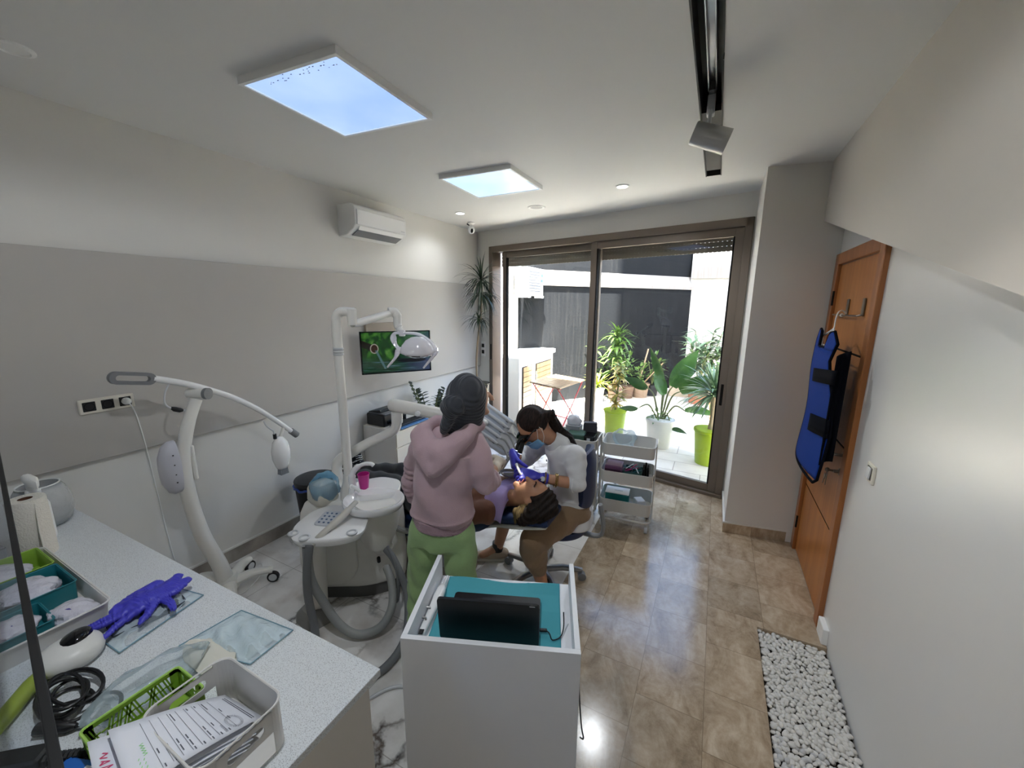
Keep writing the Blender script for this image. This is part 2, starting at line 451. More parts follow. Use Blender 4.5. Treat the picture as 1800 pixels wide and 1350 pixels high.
# sliding window ---------------------------------------------------
m_alu = mat('bronze aluminium', S(116, 104, 92), 0.42, 0.35)
m_alud = mat('dark rubber seal', S(24, 21, 19), 0.85, spec=0.15)
m_shut = mat('roller shutter slats', S(132, 118, 102), 0.6, bump=0.0)
def glass_material(name, tint=(1, 1, 1), refl=1.0):
    m = bpy.data.materials.new(name); m.use_nodes = True; nt = m.node_tree; nt.nodes.clear()
    out = nt.nodes.new('ShaderNodeOutputMaterial'); tr = nt.nodes.new('ShaderNodeBsdfTransparent'); gl = nt.nodes.new('ShaderNodeBsdfGlossy')
    tr.inputs[0].default_value = (*tint, 1); gl.inputs['Roughness'].default_value = 0.0
    fr = nt.nodes.new('ShaderNodeLayerWeight'); fr.inputs[0].default_value = 0.5; mx = nt.nodes.new('ShaderNodeMixShader')
    pw = nt.nodes.new('ShaderNodeMath'); pw.operation = 'POWER'; pw.inputs[1].default_value = 5.0; ma = nt.nodes.new('ShaderNodeMath'); ma.operation = 'MULTIPLY_ADD'; ma.inputs[1].default_value = 0.9; ma.inputs[2].default_value = 0.04
    nt.links.new(fr.outputs['Facing'], pw.inputs[0]); nt.links.new(pw.outputs[0], ma.inputs[0])
    nt.links.new(ma.outputs[0], mx.inputs[0]); nt.links.new(tr.outputs[0], mx.inputs[1]); nt.links.new(gl.outputs[0], mx.inputs[2]); nt.links.new(mx.outputs[0], out.inputs[0])
    return m
m_glass = glass_material('window glass', (0.96, 0.98, 0.97))
win = MB()
wslab(win, WX0, WX1, WZ-0.075, WZ, -0.02, 0.16); wslab(win, WX0, WX0+0.06, 0, WZ, -0.02, 0.16); wslab(win, WX1-0.065, WX1, 0, WZ, -0.02, 0.16)
wslab(win, WX0, WX1, 0, 0.035, -0.03, 0.17)
window_1 = win.build('window_1', m_alu, smooth=0, bevel=0.004); struct(window_1)
def sash(x0, x1, off, st, rail=0.075, zb_=0.04, zt=WZ-0.075):
    s = MB()
    wslab(s, x0, x0+st, zb_, zt, off, off+0.045); wslab(s, x1-st, x1, zb_, zt, off, off+0.045)
    wslab(s, x0+st, x1-st, zb_, zb_+rail, off+0.003, off+0.042); wslab(s, x0+st, x1-st, zt-rail, zt, off+0.003, off+0.042)
    so = s.build('sash', m_alu, window_1, smooth=0, bevel=0.004)
    g = MB(); wslab(g, x0+st-0.005, x1-st+0.005, zb_+rail-0.005, zt-rail+0.005, off+0.018, off+0.022)
    g.build('glass_pane', m_glass, so, smooth=0)
    k = MB(); wslab(k, x0+st, x0+st+0.012, zb_+rail, zt-rail, off, off+0.044); wslab(k, x1-st-0.012, x1-st, zb_+rail, zt-rail, off, off+0.044)
    k.build('seal', m_alud, so, smooth=0)
    return so
s1 = sash(WX0+0.17, -1.25, 0.07, 0.058)
s2 = sash(-1.335, WX1-0.065, 0.0, 0.072)
b = MB(); wslab(b, WX1-0.065-0.052, WX1-0.065-0.028, 0.95, 1.16, -0.006, 0.01); b.build('handle', m_alud, s2, smooth=0, bevel=0.004)
b = MB(); wslab(b, WX0+0.024, WX0+0.042, 1.14, 1.36, -0.026, 0.0); b.build('handle', m_alud, window_1, smooth=0, bevel=0.004)
b = MB()                          # the lowered end of the roller shutter, slotted slats
z = WZ-0.02
while z > 2.42:
    wslab(b, WX0+0.07, WX1-0.07, z-0.043, z, 0.175, 0.187); z -= 0.047
    for k in range(75):
        x0 = WX0+0.09+k*0.0385
        wslab(b, x0, x0+0.0285, z-0.001, z+0.005, 0.177, 0.186)
b.build('shutter', m_shut, window_1, smooth=0)

# patio ------------------------------------------------------------
def patio_tiles():
    m = mat('pale patio tiles', S(212, 204, 192), 0.45); t = NT(m)
    x, y, z = t.sep(t.pos())
    br = t.n('ShaderNodeTexBrick'); br.offset = 0.5; t.l(t.pos(), br.inputs['Vector'])
    br.inputs['Scale'].default_value = 1.0; br.inputs['Brick Width'].default_value = 0.6; br.inputs['Row Height'].default_value = 0.3
    br.inputs['Mortar Size'].default_value = 0.004; br.inputs['Color1'].default_value = (*S(216, 208, 196), 1); br.inputs['Color2'].default_value = (*S(224, 217, 206), 1); br.inputs['Mortar'].default_value = (*S(140, 130, 118), 1)
    n = t.n('ShaderNodeTexNoise', sc=5, de=6); t.l(t.pos(), n.inputs['Vector'])
    t.l(t.mix(1.0, br.outputs['Color'], t.ramp(n.outputs[0], [(0.3, (0.86, 0.85, 0.83)), (0.6, (1, 1, 1))]), 'MULTIPLY'), t.b.inputs['Base Color'])
    return m
def weathered(name, base, streak, band=None, amount=0.6):
    m = mat(name, base, 0.85, spec=0.08); t = NT(m); p = t.pos()
    mp = t.n('ShaderNodeMapping'); mp.inputs['Scale'].default_value = (9, 9, 0.35); t.l(p, mp.inputs['Vector'])
    n = t.n('ShaderNodeTexNoise', sc=2.5, de=8, ro=0.7); t.l(mp.outputs[0], n.inputs['Vector'])
    n2 = t.n('ShaderNodeTexNoise', sc=1.2, de=6); t.l(p, n2.inputs['Vector'])
    f = t.math('MULTIPLY', t.ramp(n.outputs[0], [(0.48, (0, 0, 0)), (0.72, (1, 1, 1))]), t.ramp(n2.outputs[0], [(0.35, (0.1,)*3), (0.65, (1, 1, 1))]))
    col = t.mix(t.math('MULTIPLY', f, amount), base, streak)
    t.l(col, t.b.inputs['Base Color'])
    n3 = t.n('ShaderNodeTexNoise', sc=30, de=5); t.l(p, n3.inputs['Vector']); t.bump(n3.outputs[0], 0.25)
    return m
m_patio = patio_tiles()
m_dark = weathered('dark painted wall', S(25, 26, 28), S(62, 60, 58), amount=0.45)
m_ledge = weathered('weathered concrete ledge', S(150, 143, 136), S(128, 96, 66), amount=0.6)
m_whitew = weathered('stained white wall', S(206, 201, 192), S(168, 150, 130), amount=0.4)
DA, DB = Vector((-3.32, 6.64, 0)), Vector((-0.575, 10.3, 0))
dd = (DB-DA).normalized(); dn = Vector((dd.y, -dd.x, 0))        # faces the room
b = MB(); b.prism([(-3.6, wy(-3.6)+0.26), (4.2, wy(4.2)+0.26), (4.2, 11.5), (-3.6, 11.5)], -0.15, -0.02)
struct(b.build('floor_patio', m_patio, smooth=0))
b = MB()
e1 = DA-dd*0.6; e2 = DB+dd*0.3
b.prism([(e1.x, e1.y), (e2.x, e2.y), ((e2-dn*0.25).x, (e2-dn*0.25).y), ((e1-dn*0.25).x, (e1-dn*0.25).y)][::-1], -0.1, 2.32)
f1, f2 = e1-dn*0.07, e2-dn*0.07
b.prism([(f1.x, f1.y), (f2.x, f2.y), ((f2-dn*0.25).x, (f2-dn*0.25).y), ((f1-dn*0.25).x, (f1-dn*0.25).y)][::-1], 2.3, 4.3)
b.cur = 1
Tl = axes(dn, Vector((0, 0, 1)), -dd, e1)
b.prism([(-0.1, 2.27), (0.035, 2.27), (0.035, 2.33), (-0.06, 2.56), (-0.1, 2.56)], -(e2-e1).length, 0, Tl)
struct(b.build('wall_patio', [m_dark, m_ledge], smooth=0))
b = MB(); b.prism([(-0.62, 10.28), (4.4, 10.75), (4.4, 11.0), (-0.62, 10.55)], -0.1, 4.3)
b.cur = 1; b.prism([(-0.62, 10.225), (4.4, 10.695), (4.4, 10.8), (-0.62, 10.33)], 2.52, 2.78)
struct(b.build('wall_patio_end', [m_whitew, m_ledge], smooth=0))
b = MB(); b.prism([(-3.55, 4.9), (-3.3, 4.9), (-3.3, 6.9), (-3.55, 6.9)], -0.1, 3.4)
b.box((-3.27, 6.25, 1.95), (0.12, 0.09, 4.0))
struct(b.build('wall_patio_left', m_whitew, smooth=0))
b = MB(); b.box((3.2, 7.5, 1.6), (0.3, 7.0, 3.4))
struct(b.build('wall_patio_right', m_whitew, smooth=0))
# unseen storeys over the right part of the window, shaped to cast patio shade
b = MB()
b.box((1.4, 4.36, 4.85), (4.9, 0.2, 3.3)); b.box((1.4, 4.36, 20.0), (4.9, 0.2, 23.0)); b.box((-0.95, 3.4, 20), (0.2, 2.1, 23.0))
struct(b.build('wall_upper_shade', m_ext, smooth=0))
# ================================================================== fixtures on ceiling and walls
m_white = mat('white plastic', S(232, 232, 230), 0.35)
m_whiteg = mat('glossy white enamel', S(236, 236, 236), 0.16, coat=0.3)
m_grey = mat('grey plastic', S(120, 121, 123), 0.45)
m_lgrey = mat('light grey plastic', S(196, 198, 200), 0.4)
m_black = mat('black plastic', S(18, 18, 20), 0.4)
m_gblack = mat('gloss black', S(10, 10, 12), 0.08)
m_matblack = mat('matt black metal', S(14, 14, 15), 0.55)
m_chrome = mat('chrome', S(200, 200, 205), 0.15, 1.0)
m_steel = mat('brushed steel', S(150, 148, 146), 0.35, 0.9)
m_rubber = mat('black rubber', S(22, 22, 23), 0.65)

def recentre(o):
    """origin of a one-mesh thing at the middle of its base"""
    me = o.data; vs = np.empty(len(me.vertices)*3); me.vertices.foreach_get('co', vs); vs = vs.reshape(-1, 3)
    c = np.array([(vs[:, 0].min()+vs[:, 0].max())/2, (vs[:, 1].min()+vs[:, 1].max())/2, vs[:, 2].min()])
    me.vertices.foreach_set('co', (vs-c).ravel()); me.update(); o.location = c; return o
def one(mb, name, m, label, cat, group=None, kind=None, **k):
    return tag(recentre(mb.build(name, m, None, **k)), label, cat, group, kind)

# luminous sky panels
def emission(name, col, strength, tex=None):
    m = bpy.data.materials.new(name); m.use_nodes = True; nt = m.node_tree; b = nt.nodes['Principled BSDF']
    b.inputs['Base Color'].default_value = (0.02, 0.02, 0.02, 1); b.inputs['Roughness'].default_value = 0.4
    b.inputs['Emission Color'].default_value = (*col, 1); b.inputs['Emission Strength'].default_value = strength
    return m
def skypanel_mat(name, c0, c1, strength):
    m = emission(name, c0, strength); t = NT(m)
    n = t.n('ShaderNodeTexNoise', sc=2.2, de=3); t.l(t.obj(), n.inputs['Vector'])
    t.l(t.ramp(n.outputs[0], [(0.35, c0), (0.65, c1)]), t.b.inputs['Emission Color'])
    return m
m_sky1 = skypanel_mat('blue sky light panel', S(152, 186, 250), S(176, 204, 255), 0.20)
m_sky2 = skypanel_mat('pale sky light panel', S(170, 205, 250), S(190, 220, 255), 0.25)
m_edge = emission('lit panel edge', S(225, 240, 255), 0.3)
def skypanel(poly, m, label, specks=0):
    c = Vector((sum(p[0] for p in poly)/4, sum(p[1] for p in poly)/4, HC-0.03))
    t = thing('ceiling_light_panel', label, 'light panel', c, group='square luminous ceiling panels')
    def ring(s): return [(c.x+(p[0]-c.x)*s, c.y+(p[1]-c.y)*s) for p in poly]
    o_, i_, g_ = ring(1.07), ring(1.012), ring(1.0)
    b = MB()
    n = 4
    vs = [(*p, HC-0.032) for p in o_] + [(*p, HC-0.032) for p in i_] + [(*p, HC+0.0) for p in o_] + [(*p, HC-0.004) for p in i_]
    fs = []
    for i in range(4):
        j = (i+1) % 4
        fs += [(i, j, 4+j, 4+i), (8+i, 8+j, j, i), (4+i, 4+j, 12+j, 12+i)]
    b.add(vs, fs).build('frame', m_white, t, smooth=0)
    b = MB(); b.add([(*p, HC-0.026) for p in i_]+[(*p, HC-0.026) for p in g_], [(i, (i+1) % 4, 4+(i+1) % 4, 4+i) for i in range(4)]).build('lit_edge', m_edge, t, smooth=0)
    b = MB(); b.prism(g_, HC-0.027, HC-0.02).build('diffuser', m, t, smooth=0)
    if specks:
        rnd = random.Random(3); b = MB()
        for k in range(specks):
            u, v = rnd.random()*0.75+0.2, rnd.random()*0.07+0.01
            p = Vector((*g_[1], 0)).lerp(Vector((*g_[0], 0)), 1-u) + (Vector((*g_[3], 0))-Vector((*g_[0], 0)))*v
            b.ball((p.x, p.y, HC-0.0285), (0.004*rnd.random()+0.002, 0.0025, 0.0012), 6, 4)
        b.build('specks', m_grey, t)
    return t
skypanel([(-1.973, 1.219), (-1.432, 1.258), (-1.45, 1.834), (-2.013, 1.792)], m_sky1, 'square sky-blue luminous ceiling panel, the nearer and larger of the two, with dark specks', 26)
skypanel([(-1.997, 2.696), (-1.428, 2.721), (-1.43, 3.27), (-2.024, 3.271)], m_sky2, 'square pale-blue luminous ceiling panel, the farther one nearer the window')

m_led = emission('led lens', (1.0, 0.97, 0.9), 3.0)
def downlight(x, y, label, lit=True, r=0.055, name='downlight', watts=0.0, cone=150, blend=0.6):
    t = thing(name, label, 'downlight', (x, y, HC))
    MB().lathe([(r*0.72, -0.004), (r*0.78, -0.009), (r, -0.005), (r*1.02, 0.0)], (x, y, HC), 24).build('rim', m_white, t)
    MB().lathe([(0.0001, -0.0085 if lit else -0.003), (r*(0.77 if lit else 0.74), -0.0085 if lit else -0.003)], (x, y, HC), 24).build('lens', m_led if lit else m_lgrey, t)
    if watts:
        sd = bpy.data.lights.new('downlight_lamp', 'SPOT'); sd.energy = watts; sd.spot_size = math.radians(cone); sd.spot_blend = blend; sd.shadow_soft_size = r*0.7; sd.color = (0.90, 0.95, 1.0)
        so = bpy.data.objects.new('downlight_lamp', sd); COL.objects.link(so); so.location = (x, y, HC-0.02)
downlight(-2.605, 3.817, 'small round lit downlight near the ceiling camera', watts=3)
downlight(-0.81, 3.589, 'small round lit downlight between the window and the black light track', watts=11)
downlight(-0.81, 0.45, 'unseen lit downlight added above the near end of the worktop as fill light', watts=10, cone=172, blend=0.2)  # lamp added out of view to brighten worktop and left wall
downlight(-2.576, 0.683, 'round unlit grey downlight at the near left of the ceiling', False, 0.062)
m_mesh = mat('speaker grille', S(188, 188, 188), 0.8, bump=0.4, bscale=400)
t = thing('ceiling_speaker', 'round flush ceiling speaker with grey grille between far light panel and window', 'speaker', (-1.752, 3.943, HC))
MB().lathe([(0.072, -0.006), (0.085, -0.008), (0.092, 0.0)], (-1.752, 3.943, HC), 28).build('rim', m_white, t)
MB().lathe([(0.0001, -0.009), (0.04, -0.008), (0.073, -0.005)], (-1.752, 3.943, HC), 28).build('grille', m_mesh, t)

# security camera on the ceiling
c = Vector((-2.775, 4.30, HC)); t = thing('security_camera', 'white ball-shaped security camera hanging from the ceiling corner', 'camera', c)
MB().lathe([(0.045, 0.0), (0.045, -0.012), (0.02, -0.03), (0.02, -0.05)], c, 20).build('mount', m_white, t)
MB().ball(c+V(0, 0, -0.085), (0.045, 0.045, 0.05)).build('housing', m_whiteg, t)
d = (EYE-c).normalized(); d = (d+V(0.25, 0, -0.2)).normalized()
MB().ball(c+V(0, 0, -0.085)+d*0.024, (0.024, 0.024, 0.034)).build('lens', m_gblack, t)
MB().cyl(c+V(-0.06, 0, -0.012), c+V(-0.03, 0, -0.03), 0.008).build('plug', m_black, t)

# recessed black light track with one spotlight
xc = (TX0+TX1)/2; t = thing('light_track', 'long black recessed lighting track with silver rail in ceiling', 'light track', (xc, 1.5, HC))
b = MB(); b.box((TX0+0.002, 0.55, HC+0.055), (0.004, 6.14, 0.11)); b.box((TX1-0.002, 0.55, HC+0.055), (0.004, 6.14, 0.11))
b.box((xc, 0.55, HC+0.112), (TX1-TX0, 6.14, 0.006)); b.box((xc, TY1-0.002, HC+0.055), (TX1-TX0, 0.004, 0.11))
for sx in (TX0, TX1): b.box((sx, 0.55, HC-0.002), (0.006, 6.15, 0.004))
b.build('channel', m_matblack, t, smooth=0)
m_rail = mat('satin aluminium rail', S(170, 172, 176), 0.3, 0.9)
b = MB(); y0, y1 = -2.5, 2.43
for sx in (-0.017, 0.017): b.box((xc+sx, (y0+y1)/2, HC+0.088), (0.006, y1-y0, 0.034))
b.box((xc, (y0+y1)/2, HC+0.102), (0.034, y1-y0, 0.006)); b.build('rail', m_rail, t, smooth=0, bevel=0.001)
MB().box((TX1+0.002, 1.98, HC-0.003), (0.004, 0.02, 0.03), M3=Matrix.Rotation(0.3, 3, 'X')).build('loose_flap', m_black, t)
sp = V(xc+0.012, 2.36, HC-0.165)
t = thing('track_spotlight', 'silver cylindrical spotlight hanging from the black ceiling track', 'spotlight', (xc, 2.45, HC))
b = MB(); b.box((xc, 2.44, HC+0.075), (0.03, 0.12, 0.05), bev=0.006); b.build('adapter', m_grey, t)
b = MB(); b.box((xc, 2.43, HC+0.005), (0.036, 0.05, 0.09), bev=0.004); b.box((xc, 2.41, HC-0.065), (0.016, 0.03, 0.09), bev=0.003); b.build('stem', m_lgrey, t)
ax = V(0.92, 0.16, -0.34).normalized()
p0, p1 = sp-ax*0.085, sp+ax*0.085
m_spot = mat('silver lacquer', S(176, 176, 174), 0.35, 0.5)
b = MB(); b.lathe([(0.0001, 0), (0.05, 0), (0.054, 0.006), (0.058, 0.17), (0.053, 0.17), (0.049, 0.14)], p0, 32, tuple(ax)); b.build('housing', m_spot, t, smooth=40)
b = MB(); b.lathe([(0.012, 0.085), (0.03, 0.10), (0.046, 0.13), (0.053, 0.168)], p0, 24, tuple(ax)); b.build('reflector', mat('faceted reflector', S(150, 148, 140), 0.12, 1.0), t, smooth=5)
MB().lathe([(0.0001, 0.095), (0.013, 0.093), (0.0131, 0.085)], p0, 16, tuple(ax)).build('lamp', m_lgrey, t)
# a second, lit spotlight farther back on the same track, aimed at the right wall
t2_ = dup(t, V(xc, 0.95, HC), label='silver spotlight on the near end of the track, switched on')
sd = bpy.data.lights.new('track_lamp', 'SPOT'); sd.energy = 8.5; sd.spot_size = math.radians(58); sd.spot_blend = 1.0; sd.shadow_soft_size = 0.03; sd.color = (1.0, 0.98, 0.95)
so = bpy.data.objects.new('track_lamp', sd); COL.objects.link(so); so.location = (xc+0.13, 0.88, HC-0.20)
so.rotation_euler = (V(0.62, 2.1, 0.45)-so.location).to_track_quat('-Z', 'Y').to_euler()
# fixed spot at the far end of the track
t = thing('track_spotlight', 'small round flush spot at the window end of the black track', 'spotlight', (xc, 3.05, HC-0.004))
MB().lathe([(0.040, 0.0), (0.044, -0.005), (0.047, 0.0)], (xc, 2.80, HC+0.0), 24).build('rim', m_lgrey, t)
MB().lathe([(0.0001, 0.004), (0.041, 0.0)], (xc, 2.80, HC), 24).build('lens', m_grey, t)
MB().box((xc, 3.0, HC+0.02), (TX1-TX0-0.01, 1.0, 0.03)).build('backplate', m_matblack, t, smooth=0)

# split air conditioner
m_acw = mat('off-white appliance plastic', S(226, 226, 224), 0.3)
y0, y1 = 2.575, 3.215
t = thing('air_conditioner', 'white wall-mounted split air conditioner high on the left wall', 'air conditioner', (XL+0.1, (y0+y1)/2, 2.49))
prof = [(0.0, 2.49), (0.0, 2.755), (0.16, 2.755), (0.205, 2.735), (0.215, 2.70), (0.212, 2.575), (0.19, 2.545), (0.10, 2.497)]
b = MB(); T = axes((1, 0, 0), (0, 0, 1), (0, -1, 0), (XL, 0, 0))
b.prism(prof, -y1, -y0, T); b.build('body', m_acw, t, smooth=30, bevel=0.006)
b = MB(); b.prism([(0.215, 2.705), (0.213, 2.578), (0.219, 2.580), (0.221, 2.703)], -y1+0.02, -y0-0.02, T); b.build('front_panel', m_whiteg, t, smooth=30, bevel=0.002)
b = MB(); b.prism([(0.214, 2.572), (0.194, 2.541), (0.198, 2.538), (0.219, 2.570)], -y1+0.05, -y0-0.05, T); b.build('louver', m_white, t, smooth=30)
b = MB(); b.prism([(0.192, 2.5415), (0.110, 2.501), (0.112, 2.497), (0.196, 2.5375)], -y1+0.05, -y0-0.05, T); b.build('air_outlet', m_grey, t, smooth=30)
MB().box((XL+0.222, y1-0.06, 2.60), (0.004, 0.05, 0.008)).build('badge', m_lgrey, t, smooth=0)

# three-gang socket plate
m_cream = mat('cream socket plate', S(214, 208, 194), 0.4)
xw = XL+0.04
t = thing('wall_socket', 'cream triple socket plate with black inserts on the left wall', 'wall socket', (xw, 0.875, 1.30))
MB().box((xw+0.006, 0.875, 1.34), (0.012, 0.232, 0.083), bev=0.004).build('plate', m_cream, t, smooth=0)
for k in range(3):
    y = 0.800+0.075*k
    so = MB().box((xw+0.012, y, 1.34), (0.006, 0.052, 0.052), bev=0.002).build('socket_insert', m_black, t, smooth=0)
    MB().lathe([(0.019, 0.0), (0.021, 0.003), (0.0215, 0.0)], (xw+0.0145, y, 1.34), 20, (1, 0, 0)).build('socket_well', m_gblack, so)
t = thing('power_plug', 'round white plug with thin white cable in the right-hand socket', 'plug', (xw+0.016, 0.95, 1.34))
MB().lathe([(0.019, 0.0), (0.021, 0.012), (0.018, 0.03), (0.009, 0.04), (0.0001, 0.042)], (xw+0.015, 0.95, 1.342), 20, (1, 0, 0)).build('plug_body', m_white, t)
pts = spline([(xw+0.05, 0.952, 1.338), (xw+0.06, 0.965, 1.29), (xw+0.035, 0.985, 1.2), (xw+0.03, 1.0, 1.02), (xw+0.0, 1.02, 0.75), (xw-0.0, 1.035, 0.4), (xw+0.03, 1.05, 0.14), (xw+0.1, 1.08, 0.012), (xw+0.2, 1.12, 0.006)], 8)
MB().tube(pts, 0.0032, 6).build('cable', m_white, t)

# small switches left of the window
t = thing('wall_socket', 'small black-and-white double socket beside the window frame', 'wall socket', (-2.955, 4.86, 1.18))
b = MB(); wslab(b, -2.995, -2.925, 1.17, 1.385, -0.010, 0.0); b.build('plate', m_white, t, smooth=0, bevel=0.002)
for z in (1.21, 1.30):
    b = MB(); wslab(b, -2.983, -2.937, z, z+0.052, -0.014, -0.006); b.build('socket_insert', m_black, t, smooth=0)

# television on a swivel arm, with a box coloured like the niche's shade behind it
A, Bq = V(-2.93, 2.612, 0), V(-2.545, 3.155, 0)
u = (Bq-A).normalized(); n = V(u.y, -u.x, 0); w_ = (Bq-A).length
zt, zb_ = 1.648, 1.243
t = thing('television', 'black flat television on a swivel arm showing bamboo fountain and green leaves', 'television', (-2.80, 2.95, 1.24))
T = axes(u, V(0, 0, 1), n, A)
def tvbox(b, x0, x1, z0, z1, d0, d1): b.prism([(x0, z0), (x1, z0), (x1, z1), (x0, z1)], d0, d1, T)
b = MB(); tvbox(b, 0, w_, zb_, zt, -0.035, -0.002); b.build('casing', m_black, t, smooth=0, bevel=0.004)
b = MB(); tvbox(b, 0, w_, zb_, zb_+0.014, -0.002, 0.004); tvbox(b, 0, w_, zt-0.010, zt, -0.002, 0.004); tvbox(b, 0, 0.012, zb_, zt, -0.002, 0.004); tvbox(b, w_-0.012, w_, zb_, zt, -0.002, 0.004)
b.build('bezel', m_gblack, t, smooth=0)
def tv_material():
    m = bpy.data.materials.new('tv picture'); m.use_nodes = True; t_ = NT(m)
    t_.b.inputs['Base Color'].default_value = (0.01, 0.01, 0.01, 1); t_.b.inputs['Roughness'].default_value = 0.15
    uvn = t_.n('ShaderNodeUVMap'); x, y, z = t_.sep(uvn.outputs[0])
    mp = t_.n('ShaderNodeMapping'); mp.inputs['Rotation'].default_value = (0, 0, 0.6); mp.inputs['Scale'].default_value = (6, 3, 1); t_.l(uvn.outputs[0], mp.inputs['Vector'])
    n = t_.n('ShaderNodeTexNoise', sc=1.3, de=3, di=0.8); t_.l(mp.outputs[0], n.inputs['Vector'])
    g = t_.ramp(n.outputs[0], [(0.3, S(4, 32, 10)), (0.5, S(20, 84, 24)), (0.66, S(80, 150, 50)), (0.8, S(150, 190, 110))])
    right = t_.ramp(x, [(0.5, (0, 0, 0)), (0.95, (1, 1, 1))]); g = t_.mix(t_.math('MULTIPLY', right, 0.6), g, S(70, 110, 130))
    mp2 = t_.n('ShaderNodeMapping'); mp2.inputs['Scale'].default_value = (2, 14, 1); t_.l(uvn.outputs[0], mp2.inputs['Vector'])
    n2 = t_.n('ShaderNodeTexNoise', sc=1.6, de=4); t_.l(mp2.outputs[0], n2.inputs['Vector'])
    wat = t_.ramp(n2.outputs[0], [(0.35, S(6, 34, 22)), (0.55, S(26, 84, 50)), (0.72, S(120, 150, 180))])
    wat = t_.mix(t_.math('MULTIPLY', right, 0.7), wat, S(90, 100, 150))
    col = t_.mix(t_.ramp(y, [(0.28, (1, 1, 1)), (0.36, (0, 0, 0))]), g, wat)
    # pond stone, a dark flattened ellipse
    def ell(cx, cy, rx, ry, soft):
        dx = t_.math('DIVIDE', t_.math('SUBTRACT', x, cx), rx); dy = t_.math('DIVIDE', t_.math('SUBTRACT', y, cy), ry)
        r = t_.math('ADD', t_.math('MULTIPLY', dx, dx), t_.math('MULTIPLY', dy, dy)); return t_.ramp(r, [(1-soft, (1, 1, 1)), (1, (0, 0, 0))])
    col = t_.mix(ell(0.72, 0.27, 0.24, 0.06, 0.3), col, S(14, 20, 30))
    # bamboo spout from the left edge
    yl = t_.math('SUBTRACT', y, t_.math('ADD', t_.math('MULTIPLY', x, -0.75), 0.73))
    spout = t_.math('MULTIPLY', t_.math('LESS_THAN', t_.math('ABSOLUTE', yl), 0.085), t_.math('LESS_THAN', x, 0.17))
    col = t_.mix(spout, col, S(26, 20, 14))
    col = t_.mix(ell(0.175, 0.60, 0.062, 0.125, 0.1), col, S(190, 186, 170)); col = t_.mix(ell(0.175, 0.60, 0.048, 0.10, 0.1), col, S(60, 30, 12))
    # stream of water
    xs = t_.math('SUBTRACT', x, t_.math('ADD', 0.20, t_.math('MULTIPLY', t_.math('SUBTRACT', 0.55, y), 0.26)))
    st = t_.math('MULTIPLY', t_.math('LESS_THAN', t_.math('ABSOLUTE', xs), 0.018), t_.math('MULTIPLY', t_.math('LESS_THAN', y, 0.56), t_.math('GREATER_THAN', y, 0.08)))
    col = t_.mix(t_.math('MULTIPLY', st, 0.6), col, S(110, 150, 160))
    t_.l(col, t_.b.inputs['Emission Color']); t_.b.inputs['Emission Strength'].default_value = 0.072
    return m
b = MB(); b.quad(T @ V(0.012, zb_+0.014, 0.0005), T @ V(w_-0.012, zb_+0.014, 0.0005), T @ V(w_-0.012, zt-0.010, 0.0005), T @ V(0.012, zt-0.010, 0.0005))
o = b.build('screen', tv_material(), t, smooth=0)
uvl = o.data.uv_layers.new(name='UVMap')
for i, c_ in enumerate(((0, 0), (1, 0), (1, 1), (0, 1))): uvl.data[i].uv = c_
b = MB(); b.box((XL+0.055, 2.95, 1.62), (0.03, 0.40, 0.20), bev=0.004); b.build('niche_shade_panel', mat('taupe niche shade', S(150, 138, 124), 0.6), t, smooth=0)  # solid box in place of a recess, taupe imitating the shade inside
b = MB(); b.box((-2.90, 2.96, 1.45), (0.24, 0.05, 0.06)); b.build('swivel_arm', m_black, t, smooth=0)

# ================================================================== door with its fittings
def wood(name, c0, c1, sc=1.0):
    m = mat(name, c0, 0.32); t = NT(m); mp = t.n('ShaderNodeMapping'); mp.inputs['Scale'].default_value = (14*sc, 14*sc, 1.1*sc); t.l(t.obj(), mp.inputs['Vector'])
    n = t.n('ShaderNodeTexNoise', sc=2, de=7, ro=0.6, di=0.6); t.l(mp.outputs[0], n.inputs['Vector'])
    t.l(t.ramp(n.outputs[0], [(0.32, c0), (0.68, c1)]), t.b.inputs['Base Color']); return m
m_door = wood('orange brown veneer', S(158, 96, 44), S(184, 120, 60), 0.5)
m_frame = wood('brown door frame veneer', S(140, 84, 42), S(166, 106, 58), 0.6)
DY0, DY1, DZ = 2.665, 3.625, 2.262
b = MB(); fw = 0.075
b.box((XR-0.008, DY0+fw/2, DZ/2), (0.036, fw, DZ)); b.box((XR-0.008, DY1-fw/2, DZ/2), (0.036, fw, DZ)); b.box((XR-0.008, (DY0+DY1)/2, DZ-fw/2), (0.036, DY1-DY0-2*fw, fw))
b.cur = 1
door = b.build('door_1', [m_frame, m_frame], smooth=0, bevel=0.004); struct(door)
gz = [0.0, 0.565, 1.09, 1.625, DZ-fw]
for k in range(4):
    MB().box((XR+0.006, (DY0+DY1)/2, (gz[k]+gz[k+1])/2+0.003), (0.02, DY1-DY0-2*fw-0.012, gz[k+1]-gz[k]-0.012)).build('leaf_panel', m_door, door, smooth=0, bevel=0.002)
MB().box((XR-0.0005, (DY0+DY1)/2, DZ/2-0.04), (0.003, DY1-DY0-2*fw, DZ-fw-0.02)).build('groove', m_alud, door, smooth=0)
for z in (1.96, 1.1, 0.24): MB().cyl((XR-0.022, DY1-fw+0.004, z-0.05), (XR-0.022, DY1-fw+0.004, z+0.05), 0.007, n=10).build('hinge', m_alud, door)
m_nick = mat('satin nickel', S(140, 134, 126), 0.3, 0.95)
hx, hy, hz = XR-0.012, 2.80, 1.055
hd = MB().lathe([(0.024, 0), (0.024, 0.006), (0.010, 0.01), (0.009, 0.05)], (hx+0.012, hy, hz), 18, (-1, 0, 0)).build('handle', m_nick, door)
